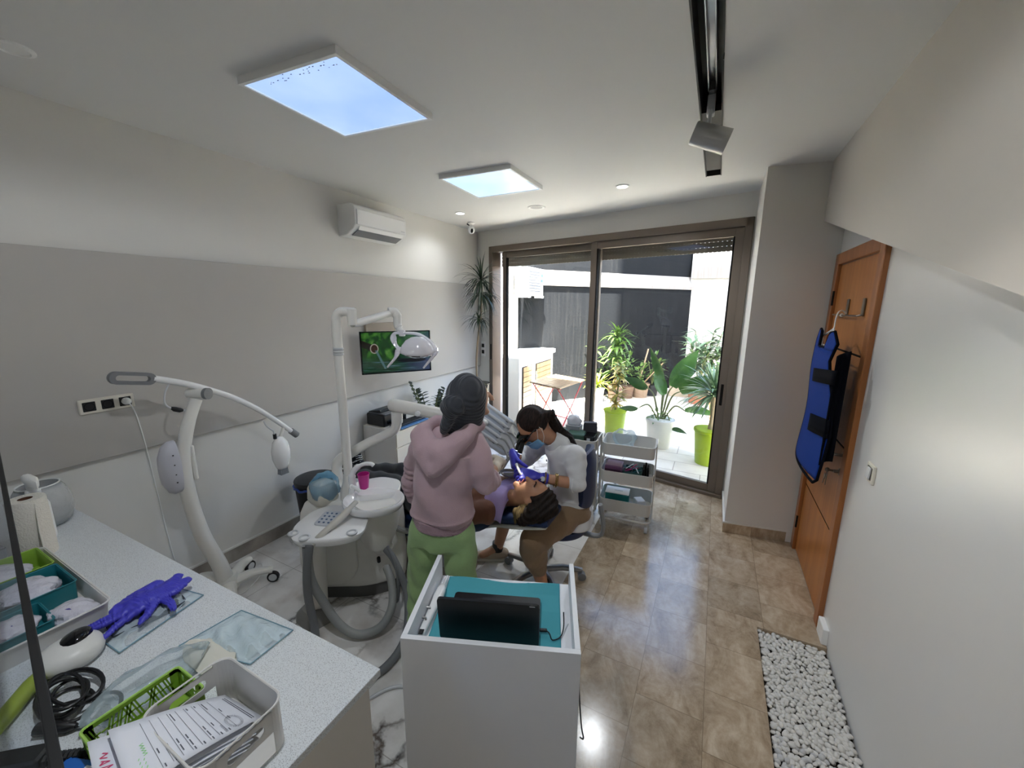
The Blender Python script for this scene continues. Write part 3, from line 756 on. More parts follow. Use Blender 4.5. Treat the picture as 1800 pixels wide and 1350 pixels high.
MB().tube(spline([(hx-0.036, hy, hz), (hx-0.046, hy+0.03, hz), (hx-0.044, hy+0.08, hz+0.004), (hx-0.040, hy+0.115, hz+0.014), (hx-0.040, hy+0.13, hz+0.028)], 6), [0.009]*20+[0.008]*5, 10).build('lever', m_nick, hd)
MB().lathe([(0.022, 0), (0.022, 0.005), (0.011, 0.008), (0.009, 0.03), (0.0001, 0.031)], (XR-0.002, 2.825, 0.945), 18, (-1, 0, 0)).build('lock', m_nick, door)
# bunch of keys in the lock
t = thing('key_bunch', 'small bunch of keys hanging in the door lock', 'keys', (XR-0.05, 2.83, 0.88))
b = MB(); b.box((XR-0.042, 2.832, 0.945), (0.03, 0.003, 0.012)); b.ball((XR-0.060, 2.835, 0.945), (0.012, 0.004, 0.014), 12, 8); b.build('key', m_nick, t)
b = MB(); b.tube([V(XR-0.058, 2.84+0.016*math.cos(a), 0.925+0.016*math.sin(a)) for a in [2*PI*i/16 for i in range(16)]], 0.0018, 6, closed=True); b.build('key_ring', m_steel, t)
for s_, dx in ((0.0, 0.0), (0.35, 0.008)):
    M3 = Matrix.Rotation(s_, 3, 'X'); b = MB(); c0 = V(XR-0.056-dx, 2.85, 0.90)
    b.box(c0, (0.003, 0.026, 0.028), M3=M3, bev=0.001); b.box(c0+M3 @ V(0, 0, -0.035), (0.003, 0.010, 0.045), M3=M3); b.build('key', m_nick, t)
# rail of coat hooks
t = thing('coat_hook_rail', 'steel coat hook rail with two brackets on the wooden door', 'coat hook', (XR, 3.1, 1.84))
for y in (2.90, 3.21): 
    MB().box((XR-0.010, y, 1.90), (0.010, 0.032, 0.10), bev=0.003).build('bracket', m_nick, t, smooth=0)
MB().tube(spline([(XR-0.018, 2.88, 1.858), (XR-0.030, 2.90, 1.852), (XR-0.034, 3.0, 1.850), (XR-0.034, 3.42, 1.850)], 5), 0.0055, 8).build('rail', m_nick, t)
MB().lathe([(0.009, 0), (0.012, 0.01), (0.009, 0.02)], (XR-0.034, 3.19, 1.849), 12, (0, 1, 0)).build('knob', m_white, t)
# light switch
t = thing('light_switch', 'cream rocker light switch on the right wall beside the door', 'light switch', (XR, 2.37, 1.08))
MB().box((XR-0.005, 2.368, 1.118), (0.012, 0.092, 0.092), bev=0.003).build('plate', m_cream, t, smooth=0)
MB().box((XR-0.010, 2.368, 1.118), (0.006, 0.060, 0.062), bev=0.002).build('surround', m_nick, t, smooth=0)
MB().box((XR-0.015, 2.366, 1.118), (0.008, 0.040, 0.056), M3=Matrix.Rotation(0.09, 3, 'Y'), bev=0.002).build('rocker', m_lgrey, t, smooth=0)
# white end block at the foot of the wall
b = MB(); b.box((XR-0.012, 2.585, 0.05), (0.03, 0.12, 0.10), bev=0.004); struct(b.build('trim_3', m_white, smooth=0))

# ================================================================== pebble bed
m_peb = mat('white pebbles', S(206, 203, 197), 0.55, var=0.05, vscale=2.0)
m_peb2 = mat('grey-white pebbles', S(188, 187, 186), 0.55, var=0.05, vscale=2.0)
m_bed = mat('dark bed under the pebbles', S(70, 64, 56), 0.9)
rnd = random.Random(11)
protos = []
for k in range(6):
    b = MB(); b.ball((0, 0, 0), (1.0, 0.72+0.2*rnd.random(), 0.5+0.18*rnd.random()), 12, 8)
    ph = [rnd.random()*6 for _ in range(3)]
    b.v = [tuple(Vector(p)*(1+0.10*math.sin(2.1*p[0]+ph[0])*math.cos(2.4*p[1]+ph[1])+0.06*math.sin(3*p[2]+ph[2])) for _ in (0,))[0] for p in b.v]
    me = bpy.data.meshes.new('pebble'); me.from_pydata([tuple(p) for p in b.v], [], b.f); me.update()
    me.polygons.foreach_set('use_smooth', [True]*len(me.polygons)); me.materials.append(m_peb if k % 3 else m_peb2); protos.append(me)
spots = []
cell = 0.0215; yy = YP-0.014; row = 0
while yy > 1.46:
    xx = XP+0.014+(0.5*cell if row % 2 else 0)
    while xx < XR-0.012:
        spots.append((xx+rnd.uniform(-0.006, 0.006), yy+rnd.uniform(-0.006, 0.006))); xx += cell
    yy -= cell*0.92; row += 1
spots.sort(key=lambda p: p[1])
near, far = spots[:300], spots[300:]
def peb_T(x, y, top=True):
    s = 0.0125+0.006*rnd.random()**2
    R3 = Matrix.Rotation(rnd.random()*6.28, 4, 'Z') @ Matrix.Rotation(rnd.uniform(-0.45, 0.45), 4, 'X') @ Matrix.Rotation(rnd.uniform(-0.45, 0.45), 4, 'Y')
    return Matrix.Translation((min(max(x, XP+0.013), XR-0.014), min(y, YP-0.013), -0.016+rnd.uniform(-0.004, 0.004))) @ R3 @ Matrix.Diagonal((s, s, s, 1))
for x, y in near:
    o = bpy.data.objects.new('pebble', rnd.choice(protos)); COL.objects.link(o); o.matrix_world = peb_T(x, y)
    tag(o, 'white pebble in the near part of the pebble bed by the right wall', 'pebble', 'near pebbles in the pebble bed')
vs = []; fs = []
for x, y in far+[(rnd.uniform(XP+0.014, XR-0.014), rnd.uniform(1.45, YP-0.012)) for _ in range(700)]:
    T_ = peb_T(x, y); me = rnd.choice(protos)
    if len(vs) and len(fs) > 999999: break
    lower = Matrix.Translation((0, 0, 0.0)) if (x, y) in far else Matrix.Translation((0, 0, -0.014))
    o_ = len(vs); vs += [tuple(lower @ T_ @ v.co) for v in me.vertices]; fs += [tuple(i+o_ for i in p.vertices) for p in me.polygons]
b = MB(); b.v = vs; b.f = fs; b.mi = [0]*len(fs)
o = one(b, 'pebbles', m_peb, 'white pebbles filling the bed along the right wall behind the nearest ones', 'pebbles', kind='stuff', smooth=180)
b = MB(); b.box(((XP+XR)/2, 0.0, -0.055), (XR-XP+0.02, 5.02, 0.03)); struct(b.build('floor_bed', m_bed, smooth=0))
# ================================================================== worktop in the foreground and what stands on it
def speckled(name, base, fleck, rough=0.3):
    m = mat(name, base, rough); t = NT(m)
    n = t.n('ShaderNodeTexNoise', sc=420, de=2); t.l(t.obj(), n.inputs['Vector'])
    t.l(t.ramp(n.outputs[0], [(0.36, fleck), (0.46, base)]), t.b.inputs['Base Color']); return m
m_quartz = speckled('speckled white quartz', S(216, 220, 222), S(170, 172, 174), 0.28)
m_lam = mat('white laminate', S(214, 210, 203), 0.45)
m_lamw = mat('white melamine edge', S(232, 234, 238), 0.4)
ZT = 0.93
cy = lambda x: 0.636+0.0256*(x+0.723)
b = MB(); b.prism([(XL, -0.45), (-0.718, -0.45), (-0.722, cy(-0.722)), (XL, cy(XL))], ZT-0.022, ZT)
one(b, 'worktop', m_quartz, 'long speckled white worktop in the foreground running to the left wall', 'worktop', smooth=0, bevel=0.002)
t = thing('counter_cabinet', 'pale laminate base cabinet under the foreground worktop', 'cabinet', (-1.9, 0.1, 0))
b = MB(); b.prism([(XL+0.02, -0.44), (-0.745, -0.44), (-0.748, cy(-0.748)-0.02), (XL+0.02, cy(XL)-0.02)], 0.08, ZT-0.026); b.build('carcass', m_lam, t, smooth=0)
b = MB(); b.prism([(XL+0.04, -0.42), (-0.78, -0.42), (-0.78, 0.56), (XL+0.04, 0.50)], 0.0, 0.08); b.build('plinth', m_lgrey, t, smooth=0)

m_clear = glass_material('thin clear plastic', (0.93, 0.95, 0.95))
def film(name, tint, opac, rough=0.12):
    m = bpy.data.materials.new(name); m.use_nodes = True; nt = m.node_tree; b_ = nt.nodes['Principled BSDF']; out = nt.nodes['Material Output']
    b_.inputs['Base Color'].default_value = (*tint, 1); b_.inputs['Roughness'].default_value = rough
    tr = nt.nodes.new('ShaderNodeBsdfTransparent'); mx = nt.nodes.new('ShaderNodeMixShader')
    tc = nt.nodes.new('ShaderNodeTexCoord'); n = nt.nodes.new('ShaderNodeTexNoise'); n.inputs['Scale'].default_value = 22; n.inputs['Detail'].default_value = 3
    nt.links.new(tc.outputs['Object'], n.inputs['Vector'])
    bp = nt.nodes.new('ShaderNodeBump'); bp.inputs['Strength'].default_value = 0.6; bp.inputs['Distance'].default_value = 0.02
    nt.links.new(n.outputs[0], bp.inputs['Height']); nt.links.new(bp.outputs[0], b_.inputs['Normal'])
    fr = nt.nodes.new('ShaderNodeLayerWeight'); fr.inputs[0].default_value = 0.35
    ad = nt.nodes.new('ShaderNodeMath'); ad.operation = 'ADD'; ad.use_clamp = True; ad.inputs[1].default_value = opac
    mu = nt.nodes.new('ShaderNodeMath'); mu.operation = 'MULTIPLY'; mu.inputs[1].default_value = 0.5
    nt.links.new(fr.outputs['Fresnel'], mu.inputs[0]); nt.links.new(mu.outputs[0], ad.inputs[0]); nt.links.new(ad.outputs[0], mx.inputs[0])
    nt.links.new(tr.outputs[0], mx.inputs[1]); nt.links.new(b_.outputs[0], mx.inputs[2]); nt.links.new(mx.outputs[0], out.inputs[0])
    return m
m_film = film('clear film', S(200, 215, 220), 0.2, 0.05)
m_filmb = film('pale blue film', S(196, 212, 218), 0.34, 0.05)
m_filmg = film('milky film', S(215, 218, 220), 0.5, 0.2)
m_teal = mat('teal plastic', S(34, 118, 128), 0.35)
m_lime = mat('lime green plastic', S(140, 176, 66), 0.4)
m_ltgreen = mat('pale green plastic', S(160, 200, 96), 0.4)

def shell_box(b, x0, x1, y0, y1, z0, z1, th=0.0025, flare=0.0, rad=0.012, floor=True):
    """open-topped thin-walled tray"""
    cx, cyy = (x0+x1)/2, (y0+y1)/2; w, h = x1-x0, y1-y0
    def R(off, fl): return rrect(w+2*fl+2*off, h+2*fl+2*off, max(rad+off, 0.002), 5, cx, cyy)
    o0, o1, i1, i0 = R(0, 0), R(0, flare), R(-th, flare), R(-th, 0)
    rings = [[(*p, z0) for p in o0], [(*p, z1) for p in o1], [(*p, z1) for p in i1], [(*p, z0+th) for p in i0]]
    return b.loft(rings, True, True)

# white basket with slotted handles, holding papers
m_bask = mat('matt white plastic', S(214, 212, 208), 0.5)
X0, X1, Y0, Y1, Z1 = -1.0, -0.772, 0.243, 0.41, ZT+0.118
t = thing('storage_basket', 'white plastic basket with slotted handles holding a stack of forms', 'basket', ((X0+X1)/2, (Y0+Y1)/2, ZT))
b = MB()
def wall_with_slot(b, axis_pts, z0, z1, s0, s1, h0, h1):
    """wall panel between two plan points with a rounded slot between fractions s0,s1 and heights h0,h1"""
    P, Q = axis_pts
    L = (Q-P).length; d = (Q-P)/L
    outer = [(0, z0), (L, z0), (L, z1), (0, z1)]
    sl = rrect((s1-s0)*L, h1-h0, (h1-h0)/2*0.98, 6, (s0+s1)/2*L, (h0+h1)/2)
    n = len(sl)
    mid = []
    for (px_, pz_) in sl:                       # match each slot point to the outer rectangle
        cxm, czm = (s0+s1)/2*L, (h0+h1)/2; ux, uz = px_-cxm, pz_-czm
        k = 1e9
        if ux > 1e-6: k = min(k, (L-cxm)/ux)
        if ux < -1e-6: k = min(k, (0-cxm)/ux)
        if uz > 1e-6: k = min(k, (z1-czm)/uz)
        if uz < -1e-6: k = min(k, (z0-czm)/uz)
        mid.append((cxm+ux*k, czm+uz*k))
    nn = Vector((d.y, -d.x, 0))*0.0012
    def P3(a, s): q = P+d*a[0]; return Vector((q.x, q.y, a[1]))+nn*s
    vs = [P3(a, 1) for a in sl]+[P3(a, 1) for a in mid]+[P3(a, -1) for a in sl]+[P3(a, -1) for a in mid]
    fs = []
    for i in range(n):
        j = (i+1) % n
        fs += [(i, j, n+j, n+i), (2*n+j, 2*n+i, 3*n+i, 3*n+j), (j, i, 2*n+i, 2*n+j)]
    for c_, (e0, e1) in enumerate((((0, z0), 0), ((L, z0), 0), ((L, z1), 0), ((0, z1), 0))): pass
    b.add(vs, fs)
    for (ca, cb) in ((0, z0), (L, z0), (L, z1), (0, z1)):   # fill corner triangles
        best = sorted(range(n), key=lambda i: (mid[i][0]-ca)**2+(mid[i][1]-cb)**2)[:2]
        a1, a2 = mid[best[0]], mid[best[1]]
        b.add([P3((ca, cb), 1), P3(a1, 1), P3(a2, 1)], [(0, 1, 2)]); b.add([P3((ca, cb), -1), P3(a1, -1), P3(a2, -1)], [(0, 2, 1)])
rr = 0.03
wall_with_slot(b, (V(X1, Y0+rr, 0), V(X1, Y1-rr, 0)), ZT, Z1, 0.16, 0.84, ZT+0.072, ZT+0.096)
wall_with_slot(b, (V(X0, Y1-rr, 0), V(X0, Y0+rr, 0)), ZT, Z1, 0.16, 0.84, ZT+0.072, ZT+0.096)
def arcwall(b, pts, z0, z1, th=0.0012):
    o_, i_ = [], []
    for k, p in enumerate(pts):
        d = (pts[min(k+1, len(pts)-1)]-pts[max(k-1, 0)]).normalized(); n_ = V(d.y, -d.x, 0)*th
        o_.append(p+n_); i_.append(p-n_)
    for k in range(len(pts)-1):
        q = [o_[k], o_[k+1], i_[k+1], i_[k]]
        b.prism([(a.x, a.y) for a in q], z0, z1)
c1 = [V(X1-rr+rr*math.cos(a), Y1-rr+rr*math.sin(a), 0) for a in [PI/2*i/6 for i in range(7)]]
c2 = [V(X0+rr-rr*math.sin(a), Y1-rr+rr*math.cos(a), 0) for a in [PI/2*i/6 for i in range(7)]]
arcwall(b, c1+c2, ZT, Z1)
c3 = [V(X0+rr-rr*math.cos(a), Y0+rr-rr*math.sin(a), 0) for a in [PI/2*i/6 for i in range(7)]]
c4 = [V(X1-rr+rr*math.sin(a), Y0+rr-rr*math.cos(a), 0) for a in [PI/2*i/6 for i in range(7)]]
arcwall(b, c3+c4, ZT, Z1)
b.prism(rrect(X1-X0, Y1-Y0, rr, 6, (X0+X1)/2, (Y0+Y1)/2), ZT, ZT+0.003)
b.build('basket_wall', m_bask, t, smooth=30)
rim = [V(p[0], p[1], Z1) for p in rrect(X1-X0+0.003, Y1-Y0+0.003, rr, 6, (X0+X1)/2, (Y0+Y1)/2)]
MB().tube(rim, 0.0022, 6, closed=True).build('rim', m_bask, t)
# papers
m_paper = mat('white paper', S(226, 228, 236), 0.7)
m_ink = mat('grey print', S(92, 94, 104), 0.8)
m_red = mat('pink red pen', S(205, 70, 110), 0.7)
m_hl = mat('green highlighter', S(150, 220, 140), 0.7)
def sheet(name, label, A_, B_, C_, D_, curl, marks):
    """A far-left, B far-right, C near-right, D near-left; u along the writing lines"""
    A_, B_, C_, D_ = map(Vector, (A_, B_, C_, D_))
    up = (B_-A_).cross(D_-A_).normalized(); up = up if up.z > 0 else -up
    def F(u, v, lift=0.0):
        p = A_.lerp(B_, u).lerp(D_.lerp(C_, u), v)
        return p + up*(curl*math.sin(PI*v)+lift)
    t = thing(name, label, 'paper', (A_+C_)/2, group='forms in the white basket')
    MB().grid(lambda u, v: F(u, v), 6, 14).build('sheet', m_paper, t, smooth=180, solid=0.0007)
    def line(b, u0, v0, u1, v1, w, k=8):
        d = Vector((u1-u0, v1-v0, 0)); n_ = Vector((-d.y, d.x, 0)).normalized()*w
        for i in range(k):
            a, c_ = i/k, (i+1)/k
            q = [(u0+d.x*a-n_.x, v0+d.y*a-n_.y), (u0+d.x*c_-n_.x, v0+d.y*c_-n_.y), (u0+d.x*c_+n_.x, v0+d.y*c_+n_.y), (u0+d.x*a+n_.x, v0+d.y*a+n_.y)]
            b.quad(*[F(*p, 0.0008) for p in q])
    if marks:
        b = MB(); rn = random.Random(5)
        for v in (0.055, 0.075): line(b, 0.12, v, 0.92, v, 0.004)
        for k, v in enumerate((0.22, 0.30, 0.37, 0.44, 0.51, 0.58, 0.65, 0.72, 0.79)):
            line(b, 0.08, v, 0.92, v, 0.0016)
            u = 0.60
            for w_ in (0.09, 0.12, 0.06):
                if rn.random() < 0.7: line(b, u, v-0.02, u+w_, v-0.02, 0.0045, 3)
                u += w_+0.03
            if rn.random() < 0.6: line(b, 0.10, v-0.02, 0.10+rn.random()*0.2, v-0.022, 0.004, 3)
        line(b, 0.36, 0.20, 0.46, 0.20, 0.004, 3)
        # circular stamp with radiating ticks
        for i in range(34):
            a = 2*PI*i/34; ca, sa = math.cos(a), math.sin(a)
            line(b, 0.78+0.13*ca, 0.20+0.055*sa, 0.78+0.165*ca, 0.20+0.072*sa, 0.002, 1)
            a2 = 2*PI*(i+1)/34; line(b, 0.78+0.12*ca, 0.20+0.05*sa, 0.78+0.12*math.cos(a2), 0.20+0.05*math.sin(a2), 0.0012, 1)
        for i in range(10): line(b, 0.74+0.02*i, 0.30+0.02*(i % 2), 0.75+0.02*i, 0.32-0.02*(i % 2), 0.002, 1)
        b.build('print', m_ink, t, smooth=0)
        b = MB()
        for i in range(9): line(b, 0.42+0.022*i, 0.83+0.025*(i % 2), 0.44+0.022*i, 0.86-0.025*(i % 2), 0.004, 1)
        for i in range(7): line(b, 0.62+0.03*i, 0.86+0.03*((i+1) % 2), 0.65+0.03*i, 0.90-0.03*(i % 2), 0.003, 1)
        b.build('highlighter_mark', m_hl, t, smooth=0)
    return t, F, line
sh, F_, line_ = sheet('paper_form', 'printed form with ruled lines and round stamp, on top in the white basket',
      (-0.978, 0.386, 0.966), (-0.845, 0.397, 0.966), (-0.815, 0.168, 1.074), (-0.985, 0.194, 1.078), 0.004, True)
sh2, F2, line2 = sheet('paper_form', 'white sheet with pink handwriting below the stamped form', (-0.972, 0.36, 0.966), (-0.832, 0.375, 0.966), (-0.828, 0.135, 1.068), (-0.998, 0.168, 1.072), 0.004, False)
b = MB()
for (pts_) in ([(0.25, 0.93), (0.28, 0.90), (0.31, 0.95), (0.34, 0.91)], [(0.36, 0.95), (0.40, 0.90), (0.41, 0.96), (0.37, 0.93)], [(0.45, 0.96), (0.47, 0.89), (0.50, 0.95)], [(0.54, 0.95), (0.58, 0.90), (0.59, 0.96)], [(0.63, 0.90), (0.66, 0.95), (0.70, 0.90), (0.72, 0.955)]):
    for a_, c_ in zip(pts_[:-1], pts_[1:]): line2(b, *a_, *c_, 0.007, 2)
b.build('handwriting', m_red, sh2, smooth=0)
b = MB()
for i in range(5):
    b.add([(-0.970+0.004*i, 0.365-0.01*i, 0.960-0.004*i), (-0.83+0.002*i, 0.38-0.008*i, 0.960-0.004*i), (-0.82, 0.16-0.006*i, 1.056-0.003*i), (-0.965, 0.18, 1.056-0.003*i)], [(0, 1, 2, 3)])
for i in range(5): pass
o = one(b, 'paper_stack', m_paper, 'stack of loose paper sheets underneath the forms in the basket', 'paper', smooth=0, solid=0.002)

# lime green perforated basket
x0, x1, y0, y1 = -1.128, -1.008, 0.185, 0.358; z1 = ZT+0.068
t = thing('storage_basket', 'lime green perforated plastic basket beside the white one', 'basket', ((x0+x1)/2, (y0+y1)/2, ZT))
b = MB(); rn = random.Random(4)
def perf_wall(b, P, Q, z0, z1):
    P, Q = Vector(P), Vector(Q); L = (Q-P).length; d = (Q-P)/L; n_ = V(d.y, -d.x, 0)
    T = axes(d, V(0, 0, 1), n_, P)
    h = z1-z0
    for (s0, s1, h0, h1) in ((0, L, 0, 0.18*h), (0, L, 0.84*h, h), (0, 0.018, 0, h), (L-0.018, L, 0, h)):
        b.prism([(s0, z0+h0), (s1, z0+h0), (s1, z0+h1), (s0, z0+h1)], -0.001, 0.001, T)
    k = max(3, int(L/0.016))
    for i in range(k):
        a = 0.012+(L-0.024)*i/k; e = rn.choice((-1, 1))*0.012
        for off in (0, 0.006):
            b.prism([(a+off, z0+0.16*h), (a+off+0.0035, z0+0.16*h), (a+off+0.0035+e, z0+0.86*h), (a+off+e, z0+0.86*h)], -0.001, 0.001, T)
        b.prism([(a, z0+0.5*h), (a+0.014, z0+0.46*h), (a+0.014, z0+0.51*h), (a, z0+0.55*h)], -0.001, 0.001, T)
perf_wall(b, (x0, y0, 0), (x1, y0, 0), ZT, z1); perf_wall(b, (x1, y0, 0), (x1, y1, 0), ZT, z1); perf_wall(b, (x1, y1, 0), (x0, y1, 0), ZT, z1); perf_wall(b, (x0, y1, 0), (x0, y0, 0), ZT, z1)
b.box(((x0+x1)/2, (y0+y1)/2, ZT+0.002), (x1-x0, y1-y0, 0.004)); b.build('basket_wall', m_lime, t, smooth=0)
MB().tube([V(p[0], p[1], z1) for p in rrect(x1-x0+0.004, y1-y0+0.004, 0.01, 4, (x0+x1)/2, (y0+y1)/2)], 0.003, 6, closed=True).build('rim', m_ltgreen, t)
# crumpled clear bag beyond the green basket
def blob(c, r, seed, n=22, m=14, amp=0.25, flat=True):
    b = MB(); rn = random.Random(seed); b.ball((0, 0, 0), 1.0, n, m)
    ks = [(Vector((rn.uniform(-1, 1), rn.uniform(-1, 1), rn.uniform(-1, 1))).normalized()*rn.uniform(2, 6), rn.random()*6, rn.uniform(0.3, 1)) for _ in range(9)]
    out = []
    for p in b.v:
        p = Vector(p); s = 1+amp*sum(abs(math.sin(p.dot(k)+ph))*w_ for k, ph, w_ in ks)/4-amp*0.6
        q = Vector((p.x*r[0]*s, p.y*r[1]*s, p.z*r[2]*s)); out.append(tuple(q+Vector(c)))
    if flat: out = [(x, y, max(z, c[2]-r[2]*0.98)) for x, y, z in out]
    b.v = out; return b
one(blob((-1.195, 0.325, ZT+0.030), (0.045, 0.095, 0.030), 3, amp=0.6), 'plastic_bag', m_film, 'crumpled clear plastic bag behind the lime green basket', 'plastic bag', smooth=60)
one(blob((-1.16, 0.44, ZT+0.008), (0.095, 0.035, 0.008), 6, amp=0.5), 'cotton_pad', mat('cream cotton', S(206, 204, 192), 0.9), 'flat cream cotton pad half under the pale blue pouch', 'cotton pad', smooth=60)

# flat pale-blue sterilisation pouch
def pouch(A_, B_, C_, D_, h, seed, nu=22, nv=16, z=ZT+0.003):
    A_, B_, C_, D_ = [V(p[0], p[1], 0) for p in (A_, B_, C_, D_)]; rn = random.Random(seed)
    ks = [(rn.uniform(2, 9), rn.uniform(2, 9), rn.random()*6) for _ in range(6)]
    def F(u, v):
        p = A_.lerp(B_, u).lerp(D_.lerp(C_, u), v)
        e = min(1, 5*min(u, 1-u))*min(1, 5*min(v, 1-v))
        return V(p.x, p.y, z+h*e*(0.6+0.4*sum(math.sin(a*u*3+b_*v*3+c_) for a, b_, c_ in ks)/3)+0.001)
    return F
A4 = ((-1.284, 0.419), (-1.267, 0.58), (-1.048, 0.606), (-1.043, 0.479))
F = pouch(*A4, 0.022, 2)
t = thing('sterilisation_pouch', 'flat pale-blue transparent pouch lying near the worktop edge', 'pouch', (-1.16, 0.52, ZT))
MB().grid(F, 26, 18).build('film', m_filmb, t, smooth=180)
b = MB()
for ed in ([F(i/20, 0) for i in range(21)], [F(i/20, 1) for i in range(21)], [F(0, i/16) for i in range(17)], [F(1, i/16) for i in range(17)]): b.tube([p+V(0, 0, 0.001) for p in ed], 0.0016, 5)
b.build('sealed_edge', mat('blue seam', S(110, 146, 160), 0.4), t)
MB().grid(lambda u, v: pouch(*A4, 0.006, 9)(0.06+0.88*u, 0.08+0.84*v)-V(0, 0, 0.001), 10, 8).build('paper_back', mat('pale aqua paper', S(196, 208, 210), 0.7), t, smooth=180)
# pouch holding an instrument tray, with nitrile gloves thrown on it
B4 = ((-1.592, 0.322), (-1.575, 0.536), (-1.452, 0.560), (-1.405, 0.331))
F = pouch(*B4, 0.026, 5)
t = thing('sterilisation_pouch', 'transparent sterilisation pouch with metal instrument tray under the blue gloves', 'pouch', (-1.5, 0.43, ZT))
MB().grid(F, 24, 18).build('film', m_film, t, smooth=180)
c0 = V(-1.505, 0.432, ZT)
b = MB(); shell_box(b, -0.04, 0.04, -0.085, 0.085, 0.002, 0.018, 0.002, 0.004, 0.015); b.T = None
b.v = [tuple(c0+Matrix.Rotation(-0.12, 3, 'Z') @ Vector(p)) for p in b.v]; b.build('tray', mat('dark steel tray', S(74, 78, 84), 0.3, 0.7), t, smooth=40)
b = MB()
for ed in ([F(i/20, 0) for i in range(21)], [F(i/20, 1) for i in range(21)], [F(0, i/16) for i in range(17)], [F(1, i/16) for i in range(17)]): b.tube([p+V(0, 0, 0.001) for p in ed], 0.0018, 5)
b.build('sealed_edge', bpy.data.materials['blue seam'], t)

# round white device with a glossy black face
c = V(-1.492, 0.262, ZT); t = thing('light_cure_dome', 'round white tabletop device with glossy black face', 'device', c)
b = MB(); b.lathe([(0.052, 0.0), (0.064, 0.008), (0.068, 0.024), (0.062, 0.042), (0.040, 0.056), (0.0001, 0.060)], c, 36); b.build('shell', mat('satin white plastic', S(214, 213, 208), 0.4), t, smooth=180)
b = MB(); T3 = Matrix.Rotation(0.32, 3, 'X') @ Matrix.Rotation(-0.38, 3, 'Y')
b.ball(c+V(-0.024, 0.014, 0.040), (0.050, 0.042, 0.025), 24, 12, T3); b.build('black_face', m_gblack, t)
b = MB(); b.tube([c+V(0.0645*math.cos(a), 0.0645*math.sin(a), 0.0085) for a in [2*PI*i/40 for i in range(40)]], 0.0012, 5, closed=True); b.build('base_seam', m_grey, t)

# long white tray with small baskets and packets in it
t = thing('storage_tray', 'long white plastic tray filled with small coloured boxes at left', 'tray', (-1.9, 0.26, ZT))
b = MB(); shell_box(b, -2.18, -1.605, 0.125, 0.375, ZT, ZT+0.06, 0.003, 0.008, 0.02); b.build('tray_wall', m_bask, t, smooth=35)
MB().tube([V(p[0], p[1], ZT+0.06) for p in rrect(0.575+0.02, 0.25+0.02, 0.024, 5, -1.8925, 0.25)], 0.0032, 6, closed=True).build('rim', m_bask, t)
def small_box(label, m, x0, x1, y0, y1, h, m_in=None):
    tt = thing('small_box', label, 'box', ((x0+x1)/2, (y0+y1)/2, ZT+0.003), group='small boxes in the white tray')
    b = MB(); shell_box(b, x0, x1, y0, y1, ZT+0.004, ZT+h, 0.0025, 0.003, 0.010); b.build('box_wall', m, tt, smooth=35)
    MB().tube([V(p[0], p[1], ZT+h) for p in rrect(x1-x0+0.008, y1-y0+0.008, 0.011, 4, (x0+x1)/2, (y0+y1)/2)], 0.002, 6, closed=True).build('rim', m, tt)
    return tt
small_box('lime green open box at the far end of the white tray', m_lime, -2.165, -1.99, 0.14, 0.36, 0.075)
small_box('teal open box in the middle of the white tray', m_teal, -1.98, -1.80, 0.20, 0.362, 0.07)
small_box('teal open box at the near corner of the white tray', m_teal, -1.79, -1.655, 0.135, 0.275, 0.055)
m_packet = mat('white packet', S(206, 204, 214), 0.22, bump=0.5, bscale=70); m_pr = mat('purple print', S(70, 60, 140), 0.5)
def text_mb(body, size, T4, extrude=0.0):
    cu = bpy.data.curves.new('txt', 'FONT'); cu.body = body; cu.size = size; cu.extrude = extrude; cu.align_x = 'CENTER'; cu.align_y = 'CENTER'
    o = bpy.data.objects.new('txt', cu); COL.objects.link(o); dg = bpy.context.evaluated_depsgraph_get()
    me = bpy.data.meshes.new_from_object(o.evaluated_get(dg)); b = MB()
    b.add([T4 @ v.co for v in me.vertices], [tuple(p.vertices) for p in me.polygons])
    bpy.data.objects.remove(o); bpy.data.curves.remove(cu); return b
def packet(label, c, r, seed, rz=0.0):
    tt = thing('foil_packet', label, 'packet', (c[0], c[1], c[2]-r[2]), group='white packets in the tray boxes')
    b = blob((0, 0, 0), r, seed, 30, 20, amp=0.45, flat=False); b.v = [tuple(V(*c)+Matrix.Rotation(rz, 3, 'Z') @ Vector(p)) for p in b.v]; b.build('packet_film', m_packet, tt, smooth=25)
    MB().box((c[0]+0.012, c[1]-0.008, c[2]+r[2]*0.98), (0.030, 0.010, 0.0015), rz=rz).build('printed_label', m_pr, tt, smooth=0)
packet('crinkled white packet with small purple print in the right corner of the tray', (-1.672, 0.318, ZT+0.036), (0.058, 0.042, 0.026), 2, 0.5)
packet('white paper packet inside the teal box at the near corner', (-1.722, 0.208, ZT+0.045), (0.05, 0.05, 0.022), 5, 0.3)
packet('pale packet inside the middle teal box', (-1.89, 0.28, ZT+0.05), (0.07, 0.06, 0.028), 8, 0.1)
packet('dull packet inside the lime green box', (-2.08, 0.24, ZT+0.05), (0.065, 0.075, 0.024), 12, 0.1)

